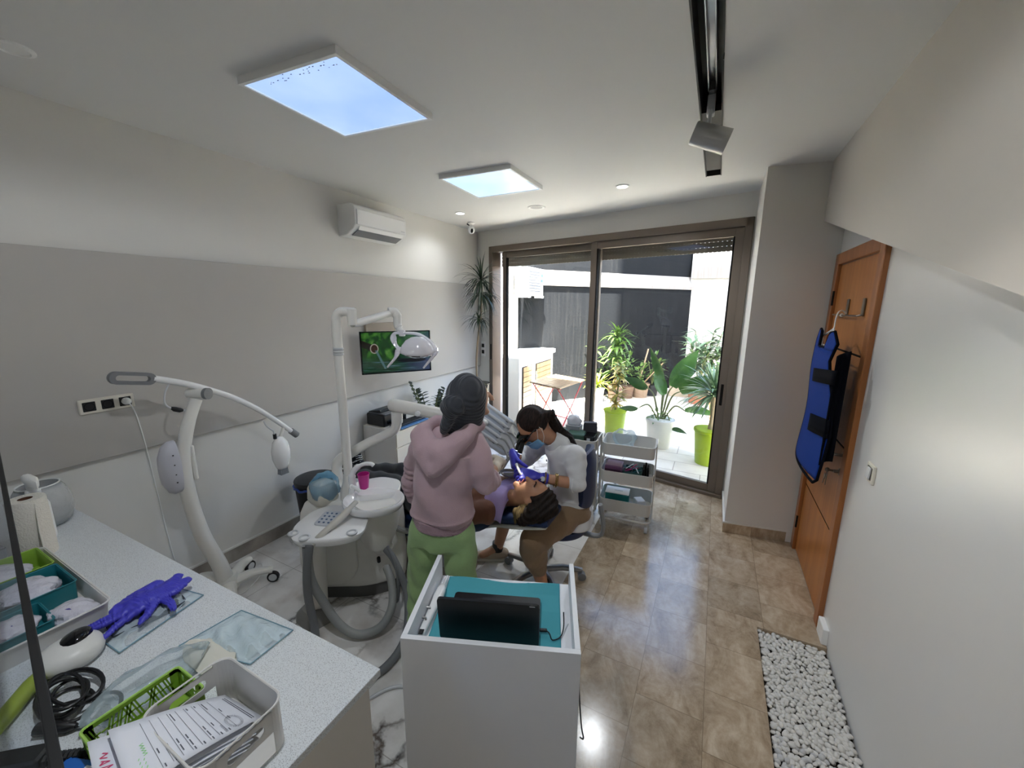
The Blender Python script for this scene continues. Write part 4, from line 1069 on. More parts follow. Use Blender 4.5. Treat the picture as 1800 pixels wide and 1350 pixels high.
# paper towel roll
m_towel = mat('embossed paper', S(222, 217, 206), 0.9, bump=0.6, bscale=180)
c = V(-2.28, 0.385, ZT); t = thing('paper_towel_roll', 'standing roll of white paper towel on the worktop', 'paper towel', c)
MB().lathe([(0.020, 0.0), (0.052, 0.0), (0.053, 0.004), (0.053, 0.232), (0.051, 0.236), (0.020, 0.236)], c, 36, closed=True).build('paper', m_towel, t, smooth=40)
MB().lathe([(0.0195, 0.001), (0.0205, 0.001), (0.0205, 0.235), (0.0195, 0.235)], c, 24, closed=True).build('cardboard_core', mat('cardboard', S(96, 62, 42), 0.9), t, smooth=40)
MB().grid(lambda u, v: c+V(0.053+0.035*u*u*1.2+0.004*math.sin(u*5), 0.01-0.012*u, 0.03+0.19*v-0.13*u*v), 10, 10).build('loose_sheet', m_towel, t, smooth=180, solid=0.0015)
# pump soap bottle
c = V(-2.415, 0.432, ZT); t = thing('soap_dispenser', 'white pump dispenser bottle behind the paper roll', 'dispenser', c)
MB().lathe([(0.036, 0.0), (0.038, 0.01), (0.038, 0.15), (0.030, 0.175), (0.018, 0.185), (0.018, 0.19)], c, 24).build('bottle', m_white, t)
b = MB(); b.lathe([(0.02, 0.188), (0.022, 0.192), (0.022, 0.215), (0.016, 0.222), (0.016, 0.250)], c, 20)
b.build('collar', m_white, t)
b = MB(); b.loft([[c+V(dx*s_, dy, dz+0.262) for dx, dy, dz in ((-0.04, -0.016, 0), (0.02, -0.018, 0), (0.066, -0.008, -0.008), (0.072, 0, -0.012), (0.066, 0.008, -0.008), (0.02, 0.018, 0), (-0.04, 0.016, 0))] if False else
        [c+V(dx, dy*k, 0.250+h+dz) for dx, dy, dz in ((-0.045, -0.016, 0), (0.02, -0.019, 0), (0.060, -0.010, -0.004), (0.074, 0, -0.010), (0.060, 0.010, -0.004), (0.02, 0.019, 0), (-0.045, 0.016, 0))] for k, h in ((0.9, 0.0), (1.0, 0.006), (0.9, 0.022), (0.4, 0.028))])
b.build('pump_head', m_white, t, smooth=50)
# frosted round bowl
m_frost = film('translucent plastic', S(206, 208, 210), 0.42, 0.12)
c = V(-2.56, 0.475, ZT); t = thing('round_container', 'large round translucent container with open top by the wall', 'container', c)
MB().lathe([(r_*0.8, z_) for r_, z_ in ((0.07, 0.0), (0.10, 0.02), (0.118, 0.07), (0.115, 0.12), (0.098, 0.165), (0.080, 0.190), (0.077, 0.188), (0.095, 0.16), (0.112, 0.115), (0.114, 0.07), (0.096, 0.022), (0.06, 0.003))], c, 36, closed=True).build('vessel', m_frost, t, smooth=180)
MB().tube([c+V(0.064*math.cos(a), 0.064*math.sin(a), 0.191) for a in [2*PI*i/32 for i in range(32)]], 0.003, 6, closed=True).build('rim', m_white, t)
# flat grey boxes behind the glass
def carton(label, c, s, rz, m, lidm=None, group='flat boxes by the paper roll'):
    tt = thing('flat_box', label, 'box', (c[0], c[1], c[2]-s[2]/2), group=group)
    MB().box(c, s, rz=rz, bev=0.003).build('box_body', m, tt, smooth=0)
    MB().box((c[0], c[1], c[2]+s[2]/2-0.008), (s[0]+0.004, s[1]+0.004, 0.003), rz=rz).build('lid_seam', m_grey, tt, smooth=0)
m_boxg = mat('grey card', S(150, 152, 156), 0.6)
carton('grey flat box, lower one of the two beside the paper roll', (-2.44, 0.225, ZT+0.026), (0.21, 0.17, 0.052), 0.1, m_boxg)
carton('light grey flat box, upper one of the two beside the paper roll', (-2.445, 0.22, ZT+0.052+0.024), (0.19, 0.155, 0.046), 0.05, mat('pale grey card', S(176, 178, 182), 0.6))

# coiled black mains cable with plugs
m_cord = mat('black rubber cable', S(16, 16, 17), 0.45)
cc = V(-1.335, 0.215, ZT)
pts = []
for i in range(150):
    a = i*0.24; r = 0.062+0.016*math.sin(a*0.37)+0.006*math.sin(a*1.7)
    pts.append(cc+V(r*1.15*math.cos(a)+0.022*math.sin(a*0.21), r*0.62*math.sin(a)+0.012*math.cos(a*0.33), 0.006+0.030*(0.5+0.5*math.sin(a*0.45+0.6))))
t = thing('power_cable', 'tangled coil of black power cable on the worktop', 'cable', cc)
MB().tube(pts, 0.0042, 7).build('coil', m_cord, t)
MB().tube(spline([pts[-1], cc+V(0.09, 0.055, 0.02), cc+V(0.14, 0.048, 0.012), cc+V(0.150, 0.03, 0.010), cc+V(0.135, 0.005, 0.010), cc+V(0.110, -0.018, 0.012)], 8), 0.0042, 7).build('lead', m_cord, t)
b = MB(); b.tube([cc+V(0.110, -0.018, 0.012), cc+V(0.10, -0.026, 0.013), cc+V(0.07, -0.045, 0.014), cc+V(0.045, -0.062, 0.014)], [0.006, 0.011, 0.014, 0.014], 10); b.build('plug', m_cord, t)
pts2 = spline([cc+V(0.30, -0.03, 0.008), cc+V(0.25, 0.0, 0.010), cc+V(0.228, -0.015, 0.010)], 8)
t = thing('power_adapter', 'black adapter lead with ribbed strain relief at the bottom left', 'cable', cc+V(0.1, -0.1, 0))
MB().tube(pts2, 0.004, 7).build('lead', m_cord, t)
q0, q1 = cc+V(0.228, -0.015, 0.012), cc+V(0.155, -0.075, 0.014)
rr_ = []; pp_ = []
for i in range(22):
    pp_.append(q0.lerp(q1, i/21)); rr_.append(0.0075+0.003*(i % 2)+0.004*i/21)
MB().tube(pp_, rr_, 9).build('strain_relief', m_cord, t, smooth=20)
MB().box(q1+V(-0.045, -0.03, 0.004), (0.10, 0.045, 0.03), rz=0.7, bev=0.005).build('adapter_body', m_cord, t, smooth=0)
# blue card with a white arrow, in front of the green basket
m_blue = mat('blue print', S(30, 96, 176), 0.4)
c = V(-1.075, 0.145, ZT+0.012)
t = thing('blue_pack', 'blue printed pack with white triangle beside the forms', 'pack', (c.x, c.y, ZT))
M3 = Matrix.Rotation(0.35, 3, 'Z')
MB().box(c, (0.115, 0.085, 0.012), M3=M3, bev=0.002).build('pack_body', m_blue, t, smooth=0)
b = MB(); b.add([c+M3 @ V(-0.045, -0.03, 0.0066), c+M3 @ V(0.005, -0.012, 0.0066), c+M3 @ V(-0.012, 0.012, 0.0066)], [(0, 1, 2)])
b.build('triangle_mark', m_paper, t, smooth=0)
MB().box(c+M3 @ V(0.025, 0.024, 0.0063), (0.05, 0.016, 0.001), M3=M3).build('printed_label', m_paper, t, smooth=0)
# small jar with a printed lid
c = V(-1.040, 0.235, ZT+0.003); 
t = thing('small_carton', 'small white printed carton between the green and white baskets', 'carton', c)
MB().box(c+V(0.002, 0, 0.03), (0.03, 0.06, 0.058), bev=0.002).build('carton_body', m_paper, t, smooth=0)
b = text_mb('DESORA', 0.011, axes((0, -1, 0), (1, 0, 0), (0, 0, 1), c+V(0.002, 0, 0.0595)))
b.build('lettering', m_ink, t, smooth=0)
# green-yellow tube seen through the glass
t = thing('gel_tube', 'yellow-green squeezable tube seen through the glass screen', 'tube', (-1.44, 0.165, ZT))
q = [V(-1.475, 0.205, ZT+0.02), V(-1.45, 0.18, ZT+0.022), V(-1.40, 0.135, ZT+0.02), V(-1.36, 0.105, ZT+0.018)]
MB().tube(q, [0.017, 0.019, 0.019, 0.014], 14).build('tube_body', mat('yellow green plastic', S(150, 168, 50), 0.4), t)
MB().cyl(q[0]+V(-0.012, 0.012, 0), q[0], 0.012, 0.014, 14).build('cap', mat('pale lime cap', S(190, 200, 130), 0.4), t)
# raised glass shelf with a black front edge over the left end of the worktop
ZS = 1.30
A_, B_ = V(-0.60, 0.072, ZS), V(-3.05, 0.475, ZS)
t = thing('glass_shelf', 'raised clear glass shelf with black front edge above the worktop at far left', 'shelf', (-1.8, -0.1, ZT))
b = MB(); b.prism([(B_.x, -0.40), (A_.x, -0.40), (A_.x, A_.y), (B_.x, B_.y)], ZS-0.004, ZS+0.004); b.build('glass_pane', glass_material('shelf glass', (0.88, 0.90, 0.92)), t, smooth=0)
d_ = (B_-A_).normalized(); b = MB(); b.box((A_+B_)/2, ((B_-A_).length, 0.012, 0.014), rz=math.atan2(d_.y, d_.x)); b.build('edge_trim', m_matblack, t, smooth=0, bevel=0.002)
for x in (-0.70, -2.9): MB().box((x, -0.36, (ZT+ZS)/2), (0.025, 0.025, ZS-ZT-0.008)).build('post', m_matblack, t, smooth=0)
# ================================================================== white open-backed trolley with the laptop
FL_ = V(-0.803, 0.793, 0); cu = V(0.930, 0.3675, 0); cv = V(-0.3675, 0.930, 0)
CW, CD, CZ, SZ = 0.572, 0.432, 0.855, 0.757
CT = axes(cu, cv, (0, 0, 1), FL_)
def cbox(b, u0, u1, v0, v1, z0, z1): b.prism([(u0, v0), (u1, v0), (u1, v1), (u0, v1)], z0, z1, CT); return b
t = thing('laptop_cart', 'white melamine box trolley with raised sides standing in the foreground', 'cart', CT @ V(CW/2, CD/2, 0))
cbox(MB(), 0, CW, 0, 0.018, 0.045, CZ).build('front_panel', m_lamw, t, smooth=0, bevel=0.001)
cbox(MB(), 0, 0.018, 0.0181, CD, 0.045, CZ).build('side_panel', m_lamw, t, smooth=0, bevel=0.001)
cbox(MB(), CW-0.018, CW, 0.0181, CD, 0.045, CZ).build('side_panel', m_lamw, t, smooth=0, bevel=0.001)
cbox(MB(), 0.018, CW-0.018, 0.018, CD, SZ-0.02, SZ).build('shelf', m_lamw, t, smooth=0, bevel=0.001)
cbox(MB(), 0.018, CW-0.018, 0.018, CD-0.01, 0.08, 0.10).build('bottom_shelf', m_lamw, t, smooth=0)
for u in (0.06, CW-0.06):
    for v in (0.06, CD-0.06):
        p = CT @ V(u, v, 0.022); MB().cyl(p+cu*0.012, p-cu*0.012, 0.022, n=14).build('caster', m_rubber, t)
b = MB()
q = [CT @ V(0.021, 0.15, 0.80), CT @ V(0.034, 0.15, 0.80), CT @ V(0.037, 0.15, 0.778), CT @ V(0.037, 0.20, 0.778), CT @ V(0.034, 0.20, 0.80), CT @ V(0.021, 0.20, 0.80)]
b.tube(q, 0.004, 8); b.build('clip', m_steel, t)
# teal drape
m_drape = mat('teal drape fabric', S(72, 160, 172), 0.85, bump=0.15, bscale=500)
def drape(u, v):
    uu = 0.055+(0.517-0.055)*u; vv = 0.03+(0.412-0.03)*v
    edge = 0.013*max(0, (v-0.86)/0.14)*(0.5+0.5*math.sin(u*7.5+0.5))
    cr = 0.0018*(max(0, 1-abs(v-0.33)*40)+max(0, 1-abs(v-0.62)*40)+max(0, 1-abs(u-0.36)*50)+max(0, 1-abs(u-0.72)*50))
    return CT @ V(uu, vv, SZ+0.003+edge+cr+0.0012*math.sin(u*11)*math.sin(v*9))
b = MB(); b.grid(drape, 72, 72); one(b, 'drape', m_drape, 'teal cloth drape spread on the shelf under the laptop', 'drape', smooth=180, solid=0.0012)
# laptop, open away from the camera
m_lap = mat('laptop black plastic', S(13, 13, 15), 0.35); m_key = mat('laptop keys', S(34, 34, 38), 0.5)
LO = CT @ V(0.105, 0.092, SZ+0.006)
t = thing('laptop', 'black laptop with its lid back towards the camera', 'laptop', LO+cu*0.17+cv*0.1)
LT = axes(cu, cv, (0, 0, 1), LO)
b = MB(); b.prism(rrect(0.336, 0.222, 0.012, 4, 0.168, 0.111), 0.0, 0.017, LT); b.build('base', m_lap, t, smooth=20)
for k, (r_, n_) in enumerate(((0, 14), (1, 14), (2, 13), (3, 12), (4, 12), (5, 8))):
    pass
b = MB(); b.prism([(0.02, 0.022), (0.316, 0.022), (0.316, 0.125), (0.02, 0.125)], 0.0171, 0.0178, LT); b.build('keyboard_well', m_gblack, t, smooth=0)
b = MB()
for r_ in range(6):
    n_ = 14
    for k in range(n_):
        u0 = 0.023+k*0.0208; v0 = 0.026+r_*0.0163
        b.prism([(u0, v0), (u0+0.0175, v0), (u0+0.0175, v0+0.0135), (u0, v0+0.0135)], 0.0178, 0.0195, LT)
b.build('keys', m_key, t, smooth=0)['kind'] = 'stuff'
b = MB(); b.prism(rrect(0.105, 0.062, 0.004, 3, 0.165, 0.172), 0.0171, 0.0176, LT); b.build('touchpad', m_key, t, smooth=0)
tilt = math.radians(98)
LD = cu, (cv*math.cos(tilt)+V(0, 0, 1)*math.sin(tilt)), None
ldn = cu.cross(LD[1])
LL = axes(cu, LD[1], ldn, LO+V(0, 0, 0.018))
b = MB(); b.prism(rrect(0.336, 0.178, 0.012, 4, 0.168, 0.091), -0.004, 0.005, LL); b.build('lid', m_lap, t, smooth=20)
b = MB(); b.prism([(0.010, 0.014), (0.326, 0.014), (0.326, 0.172), (0.010, 0.172)], -0.0048, -0.004, LL); b.build('screen', m_gblack, t, smooth=0)
b = MB(); b.prism([(0.304, 0.1735), (0.322, 0.1735), (0.322, 0.1765), (0.304, 0.1765)], 0.0048, 0.0056, LL); b.build('badge', m_lgrey, t, smooth=0)
b = MB(); b.cyl(LT @ V(0.05, 0.0, 0.017), LT @ V(0.29, 0.0, 0.017), 0.007, n=10); b.build('hinge', m_lap, t)
# charger lead
t = thing('charger_cable', 'thin black charger cable plugged into the side of the laptop', 'cable', LT @ V(0.38, 0.07, 0))
p0 = LT @ V(0.338, 0.075, 0.010)
b = MB(); b.box(p0+cu*0.012, (0.026, 0.012, 0.009), rz=math.atan2(cu.y, cu.x), bev=0.002); b.build('plug', m_cord, t, smooth=0)
pts = spline([p0+cu*0.022, p0+cu*0.034-cv*0.012, LT @ V(0.382, 0.045, 0.002), LT @ V(0.41, 0.06, 0.003), LT @ V(0.422, 0.095, 0.012), LT @ V(0.421, 0.115, 0.055)], 8)
MB().tube(pts, 0.0022, 6).build('lead', m_cord, t)
pts = spline([CT @ V(CW+0.006, 0.20, 0.80), CT @ V(CW+0.007, 0.14, 0.72), CT @ V(CW+0.009, 0.08, 0.62), CT @ V(CW+0.016, 0.04, 0.54), CT @ V(CW+0.024, 0.03, 0.50), CT @ V(CW+0.012, 0.02, 0.515)], 8)
o = one(MB().tube(pts, 0.0025, 6), 'power_cable', m_cord, 'thin black cable hanging down the right side of the white cart', 'cable')
# intraoral scanner wand
t = thing('scanner_wand', 'white handheld scanner wand lying along the left side of the cart', 'scanner', CT @ V(0.043, 0.22, SZ))
p0, p1 = CT @ V(0.034, 0.10, SZ+0.022), CT @ V(0.050, 0.395, SZ+0.026)
def sec(s_, w, h):
    c_ = p0.lerp(p1, s_); d_ = (p1-p0).normalized(); x_ = V(d_.y, -d_.x, 0)
    return [c_+x_*a+V(0, 0, c) for a, c in rrect(w, h, min(w, h)*0.42, 4)]
b = MB(); b.loft([sec(0, 0.024, 0.020), sec(0.1, 0.026, 0.022), sec(0.35, 0.030, 0.026), sec(0.6, 0.038, 0.034), sec(0.72, 0.036, 0.034), sec(0.8, 0.024, 0.026), sec(0.82, 0.012, 0.012), sec(1.0, 0.010, 0.010)]); b.build('wand_body', m_whiteg, t, smooth=50)
MB().box(p0+V(0.001, -0.001, 0.0105), (0.016, 0.020, 0.003), rz=math.atan2(cu.y, cu.x)).build('scan_window', m_gblack, t, smooth=0)
MB().lathe([(0.022, 0), (0.025, 0.004), (0.018, 0.010), (0.0001, 0.011)], CT @ V(0.076, 0.265, SZ+0.004), 20).build('charging_foot', m_white, t)
# ================================================================== dental unit
m_cable = mat('grey hose rubber', S(150, 152, 150), 0.55)
m_cabled = mat('dark grey hose rubber', S(112, 114, 116), 0.55)
m_navy = mat('navy upholstery', S(24, 44, 84), 0.45, bump=0.05, bscale=200)
m_ivory = mat('ivory enamel', S(226, 224, 218), 0.3)
m_keypad = mat('keypad grey', S(178, 182, 188), 0.4)
m_blueprint = mat('blue symbols', S(60, 84, 120), 0.5)

t = thing('dental_unit', 'white dental unit with spittoon, light column, instrument tray and grey hoses', 'dental unit', (-2.0, 1.72, 0))
def ring_at(poly, z, s=1.0, c=None, n=6, r=0.06):
    """rounded polygon ring at height z, scaled about its centre"""
    cx = sum(p[0] for p in poly)/len(poly); cyy = sum(p[1] for p in poly)/len(poly)
    P = [V(cx+(p[0]-cx)*s, cyy+(p[1]-cyy)*s, z) for p in poly]; out = []
    m = len(P)
    for i in range(m):
        a, b_, c_ = P[i-1], P[i], P[(i+1) % m]
        d1 = (a-b_); d2 = (c_-b_); r1 = min(r, d1.length*0.45); r2 = min(r, d2.length*0.45)
        q0 = b_+d1.normalized()*r1; q1 = b_+d2.normalized()*r2
        for k in range(n+1):
            s_ = k/n; out.append((1-s_)**2*q0+2*s_*(1-s_)*b_+s_*s_*q1)
    return out
body = [(-2.24, 1.37), (-1.86, 1.58), (-1.69, 1.79), (-1.85, 1.92), (-2.34, 1.84)]
b = MB(); b.loft([ring_at(body, z, s, r=0.09) for z, s in ((0.085, 0.90), (0.10, 0.97), (0.20, 1.0), (0.50, 1.0), (0.60, 0.97), (0.66, 0.90), (0.68, 0.82))]); b.build('body', m_ivory, t, smooth=50)
b = MB(); b.loft([ring_at(body, z, s, r=0.08) for z, s in ((0.0, 0.86), (0.085, 0.84))]); b.build('base', mat('grey base plate', S(96, 95, 92), 0.6), t, smooth=40)
# oval front door
fd = V(0.875, 0.484, 0); fn = V(0.484, -0.875, 0)
FT = axes(fd, V(0, 0, 1), fn, V(-2.055, 1.468, 0.37))
b = MB(); b.prism(rrect(0.36, 0.50, 0.15, 8), -0.01, 0.012, FT); b.build('front_door', m_ivory, t, smooth=30, bevel=0.006)
# neck under the bowl and its round hose socket
b = MB(); nk = [(-1.94, 1.52), (-1.70, 1.47), (-1.60, 1.66), (-1.76, 1.80), (-1.95, 1.72)]
b.loft([ring_at(nk, z, s, r=0.07) for z, s in ((0.40, 0.55), (0.52, 0.82), (0.62, 0.95), (0.72, 1.0))]); b.build('neck', m_ivory, t, smooth=50)
sd = V(0.76, -0.65, 0).normalized(); c = V(-1.765, 1.66, 0.40)
b = MB(); b.ball(c-sd*0.03, (0.085, 0.085, 0.10)); b.lathe([(0.05, 0.0), (0.052, 0.045), (0.045, 0.055), (0.016, 0.057), (0.014, 0.05), (0.0001, 0.05)], c, 24, tuple(sd)); b.build('hose_socket', m_ivory, t, smooth=50)
b = MB()
for dz in (0.09, 0.0): b.cyl(V(-1.79, 1.625, 0.30+dz), V(-1.79, 1.625, 0.30+dz)+sd*0.04, 0.011, n=12)
o = b.build('connector_port', m_black, t)
# spittoon bowl
bc = V(-1.725, 1.56, 0.742)
b = MB()
def sp(a, r): 
    rx = 0.165*r*(1+0.10*math.cos(2*a-0.8)); return bc.x+rx*math.cos(a), bc.y+rx*math.sin(a)
N = 40; A = [2*PI*i/N for i in range(N)]
prof = [(0.62, -0.055), (0.92, -0.03), (1.0, -0.002), (1.0, 0.012), (0.97, 0.020), (0.90, 0.014), (0.80, -0.012), (0.60, -0.034), (0.30, -0.044), (0.20, -0.047), (0.001, -0.047)]
b.loft([[V(*sp(a, r), bc.z+h) for a in A] for r, h in prof]); b.build('bowl', m_whiteg, t, smooth=60)
b = MB(); b.lathe([(0.028, -0.030), (0.030, -0.027), (0.0001, -0.022)], bc, 20); b.build('drain_cover', m_whiteg, t)
plat = [(-2.02, 1.66), (-1.84, 1.53), (-1.66, 1.70), (-1.76, 1.84), (-1.92, 1.82)]
b = MB(); b.loft([ring_at(plat, z, s, r=0.06) for z, s in ((0.64, 0.88), (0.730, 0.99), (0.750, 1.0), (0.757, 0.97))]); b.build('cup_platform', m_whiteg, t, smooth=50)
# cup filler spout and bowl rinse pipe
b = MB(); b.tube(spline([(-1.955, 1.605, 0.77), (-1.955, 1.605, 0.83), (-1.945, 1.625, 0.875), (-1.905, 1.655, 0.905), (-1.865, 1.68, 0.908), (-1.85, 1.69, 0.895)], 6), [0.024]*8+[0.018]*8+[0.013]*15, 12); b.build('water_spout', m_whiteg, t)
b = MB(); b.tube(spline([(-1.88, 1.53, 0.775), (-1.865, 1.525, 0.815), (-1.835, 1.522, 0.822), (-1.80, 1.53, 0.80)], 6), [0.016]*8+[0.011]*11, 10); b.build('rinse_pipe', m_whiteg, t)
# light column
pc = V(-1.985, 1.605, 0)
b = MB(); b.lathe([(0.060, 0.64), (0.055, 0.74), (0.034, 0.80), (0.030, 0.84)], pc, 24); b.build('column_foot', m_ivory, t)
MB().cyl(pc+V(0, 0, 0.78), pc+V(0, 0, 1.60), 0.027, 0.025, 20).build('column', m_ivory, t)
b = MB()
for k in range(3): b.lathe([(0.0265, 0), (0.030, 0.003), (0.030, 0.012), (0.0265, 0.015)], pc+V(0, 0, 1.60+k*0.016), 20)
b.build('column_collar', m_lgrey, t)
hd_ = (V(-1.90, 2.0, 0)-V(-1.985, 1.605, 0)).normalized()
sd2 = V(0.93, 0.36, 0)
pj = pc+sd2*0.10+V(0, 0, 1.825)
b = MB(); b.tube(spline([pc+V(0, 0, 1.645), pc+V(0, 0, 1.78), pc+V(0, 0, 1.828)+sd2*0.008, pc+V(0, 0, 1.855)+sd2*0.035, pj+V(0, 0, 0.030)], 7), 0.027, 16); b.build('column_bend', m_ivory, t)
b = MB(); b.cyl(pj+V(0, 0, 0.045), pj+V(0, 0, -0.045), 0.029, 0.026, 18); b.ball(pj+V(0, 0, 0.045), (0.029, 0.029, 0.012)); b.build('arm_pivot', m_ivory, t)
pe = V(-1.935, 2.0, 1.838)
b = MB(); b.tube([pj+V(0, 0, -0.040), pj.lerp(pe, 0.15)+V(0, 0, -0.036), pj.lerp(pe, 0.85)+V(0, 0, 0.0), pe+V(0, 0, 0.004)], [0.022, 0.026, 0.025, 0.026], 12, sy=0.9); b.build('light_arm', m_ivory, t, smooth=60)
b = MB(); b.tube(spline([pe+V(0, -0.02, 0.012), pe+V(0.02, 0.01, 0.012), pe+V(0.035, 0.02, -0.015), pe+V(0.035, 0.02, -0.065), pe+V(0.045, 0.02, -0.090), pe+V(0.070, 0.015, -0.118)], 6), [0.030]*13+[0.027]*12+[0.020]*6, 14); b.build('arm_elbow', m_ivory, t)

# operating light on that arm
lc = V(-1.745, 2.03, 1.600)
t2 = thing('operating_light', 'white dental operating light with curved handles in front of the television', 'lamp', lc)
ay = V(0.86, 0.46, -0.02).normalized(); up_ = V(0.10, -0.10, 1).normalized(); az = ay.cross(up_).normalized(); up_ = az.cross(ay)
LTm = axes(ay, az, up_, lc)
m_lamp = mat('pearl white plastic', S(226, 224, 230), 0.15, coat=0.4)
b = MB()
b.loft([[LTm @ V(0.115*r*math.cos(a), 0.085*r*math.sin(a), h) for a in A] for r, h in ((0.001, 0.095), (0.35, 0.088), (0.65, 0.068), (0.88, 0.036), (1.0, 0.0), (1.0, -0.010), (0.96, -0.016))], True, False); b.build('head', m_lamp, t2, smooth=60)
m_refl = mat('lamp reflector', S(196, 198, 202), 0.1, 0.8)
b = MB(); b.loft([[LTm @ V(0.110*r*math.cos(a), 0.081*r*math.sin(a), h) for a in A[::2]] for r, h in ((0.97, -0.015), (0.8, -0.030), (0.5, -0.042), (0.25, -0.046), (0.001, -0.047))], True, False); b.build('reflector', m_refl, t2, smooth=10)
# yoke: a hoop from the arm end around to both sides
top = pe+V(0.075, 0.015, -0.125)
for s_ in (-1, 1):
    e = LTm @ V(0.118*s_, 0, 0.0)
    q = spline([top, top.lerp(e, 0.30)+up_*0.028+ay*0.045*s_, top.lerp(e, 0.72)+up_*0.02+ay*0.040*s_, e], 7)
    b = MB(); b.tube(q, 0.021, 10, sy=0.5, up=(0, 0, 1)); b.build('yoke_arm', m_lamp, t2)
    b = MB(); b.cyl(e-ay*0.012*s_, e+ay*0.014*s_, 0.022, n=18); b.build('yoke_joint', m_lamp, t2)
    h = spline([e+ay*0.010*s_, e-ay*0.025-up_*0.045+az*0.03, e-ay*0.075-up_*0.105+az*0.05], 7)
    b = MB(); b.tube(h, [0.022-0.0008*i for i in range(15)], 10, sy=0.6, up=(0, 0, 1)); b.build('handle', m_lamp, t2)
MB().lathe([(0.022, 0.02), (0.026, 0.0), (0.020, -0.02)], top+V(0, 0, 0.0), 16).build('swivel', m_lamp, t2)

# assistant tray with keypad and holders
tz = 0.665
tray = [(-1.985, 1.215), (-1.86, 1.115), (-1.66, 1.235), (-1.585, 1.345), (-1.70, 1.50), (-1.98, 1.50), (-2.04, 1.38)]
b = MB(); b.loft([ring_at(tray, z, s, r=0.06) for z, s in ((tz-0.02, 0.92), (tz+0.010, 1.0), (tz+0.022, 1.0), (tz+0.030, 0.95))]); b.build('instrument_tray', m_whiteg, t, smooth=50)
for (x, y) in ((-1.905, 1.165), (-1.815, 1.165), (-1.635, 1.315)):
    b = MB(); b.lathe([(0.019, -0.006), (0.027, 0.0), (0.029, 0.008), (0.021, 0.011), (0.018, 0.004), (0.017, -0.03)], (x, y, tz+0.026), 18); hh = b.build('instrument_holder', m_lgrey, t)
kp = V(-1.86, 1.345, tz+0.034); KM = Matrix.Rotation(0.35, 3, 'Z') @ Matrix.Rotation(0.10, 3, 'X')
KT = Matrix.Translation(kp) @ KM.to_4x4()
b = MB(); b.prism(rrect(0.105, 0.135, 0.025, 5), -0.006, 0.008, KT); kpo = b.build('keypad', m_keypad, t, smooth=30, bevel=0.003)
for i in range(3):
    for j in range(4):
        b = MB(); b.prism(rrect(0.012, 0.010, 0.003, 3, -0.028+0.028*i, -0.042+0.028*j), 0.008, 0.0095, KT); b.build('keypad_button', m_blueprint, kpo, smooth=30)
b = MB(); b.tube(spline([(-1.90, 1.42, tz-0.02), (-1.95, 1.50, tz-0.03), (-2.0, 1.60, tz-0.04)], 5), 0.03, 12); b.build('tray_arm', m_ivory, t)
b = MB(); b.cyl((-2.02, 1.34, 0.09), (-1.99, 1.36, tz-0.02), 0.055, 0.048, 18); b.build('tray_support', m_ivory, t)
b = MB(); b.loft([ring_at([(-2.13, 1.24), (-1.95, 1.22), (-1.90, 1.38), (-2.10, 1.42)], z, s, r=0.05) for z, s in ((0.0, 1.0), (0.05, 0.95), (0.085, 0.7))]); b.build('foot_plate', mat('grey foot plate', S(132, 130, 126), 0.5), t, smooth=50)
# suction handpiece lying across the tray, and hoses
b = MB(); b.tube(spline([(-1.76, 1.46, 0.775), (-1.755, 1.42, 0.765), (-1.75, 1.34, 0.735), (-1.75, 1.28, 0.722), (-1.755, 1.22, 0.70), (-1.775, 1.18, 0.665)], 6), [0.016]*8+[0.022]*10+[0.018]*13, 12, sy=0.8); b.build('suction_handpiece', mat('beige grey plastic', S(190, 186, 176), 0.4), t)
hose1 = spline([(-1.785, 1.17, 0.66), (-1.80, 1.15, 0.52), (-1.83, 1.16, 0.34), (-1.82, 1.17, 0.15), (-1.74, 1.12, 0.035), (-1.60, 1.08, 0.022), (-1.46, 1.12, 0.022), (-1.38, 1.24, 0.024), (-1.40, 1.42, 0.05), (-1.50, 1.56, 0.18), (-1.62, 1.60, 0.34), (-1.71, 1.615, 0.395)], 8)
MB().tube(hose1, 0.021, 12).build('hose', m_cabled, t)
hose2 = spline([(-1.825, 1.18, 0.64), (-1.855, 1.20, 0.42), (-1.84, 1.25, 0.24), (-1.76, 1.28, 0.10), (-1.66, 1.32, 0.04), (-1.57, 1.40, 0.06), (-1.55, 1.48, 0.14), (-1.62, 1.56, 0.22), (-1.72, 1.62, 0.26)], 8)
MB().tube(hose2, 0.024, 12).build('hose', m_cable, t)
hose3 = spline([(-1.70, 1.62, 0.41), (-1.63, 1.585, 0.40), (-1.585, 1.575, 0.30), (-1.58, 1.57, 0.16), (-1.63, 1.60, 0.06), (-1.72, 1.70, 0.03)], 8)
MB().tube(hose3, 0.010, 8).build('hose', m_cabled, t)
MB().tube(spline([(-1.36, 1.02, 0.01), (-1.30, 1.16, 0.01), (-1.22, 1.22, 0.01), (-1.10, 1.20, 0.01)], 8), 0.008, 8).build('hose', m_lgrey, t)
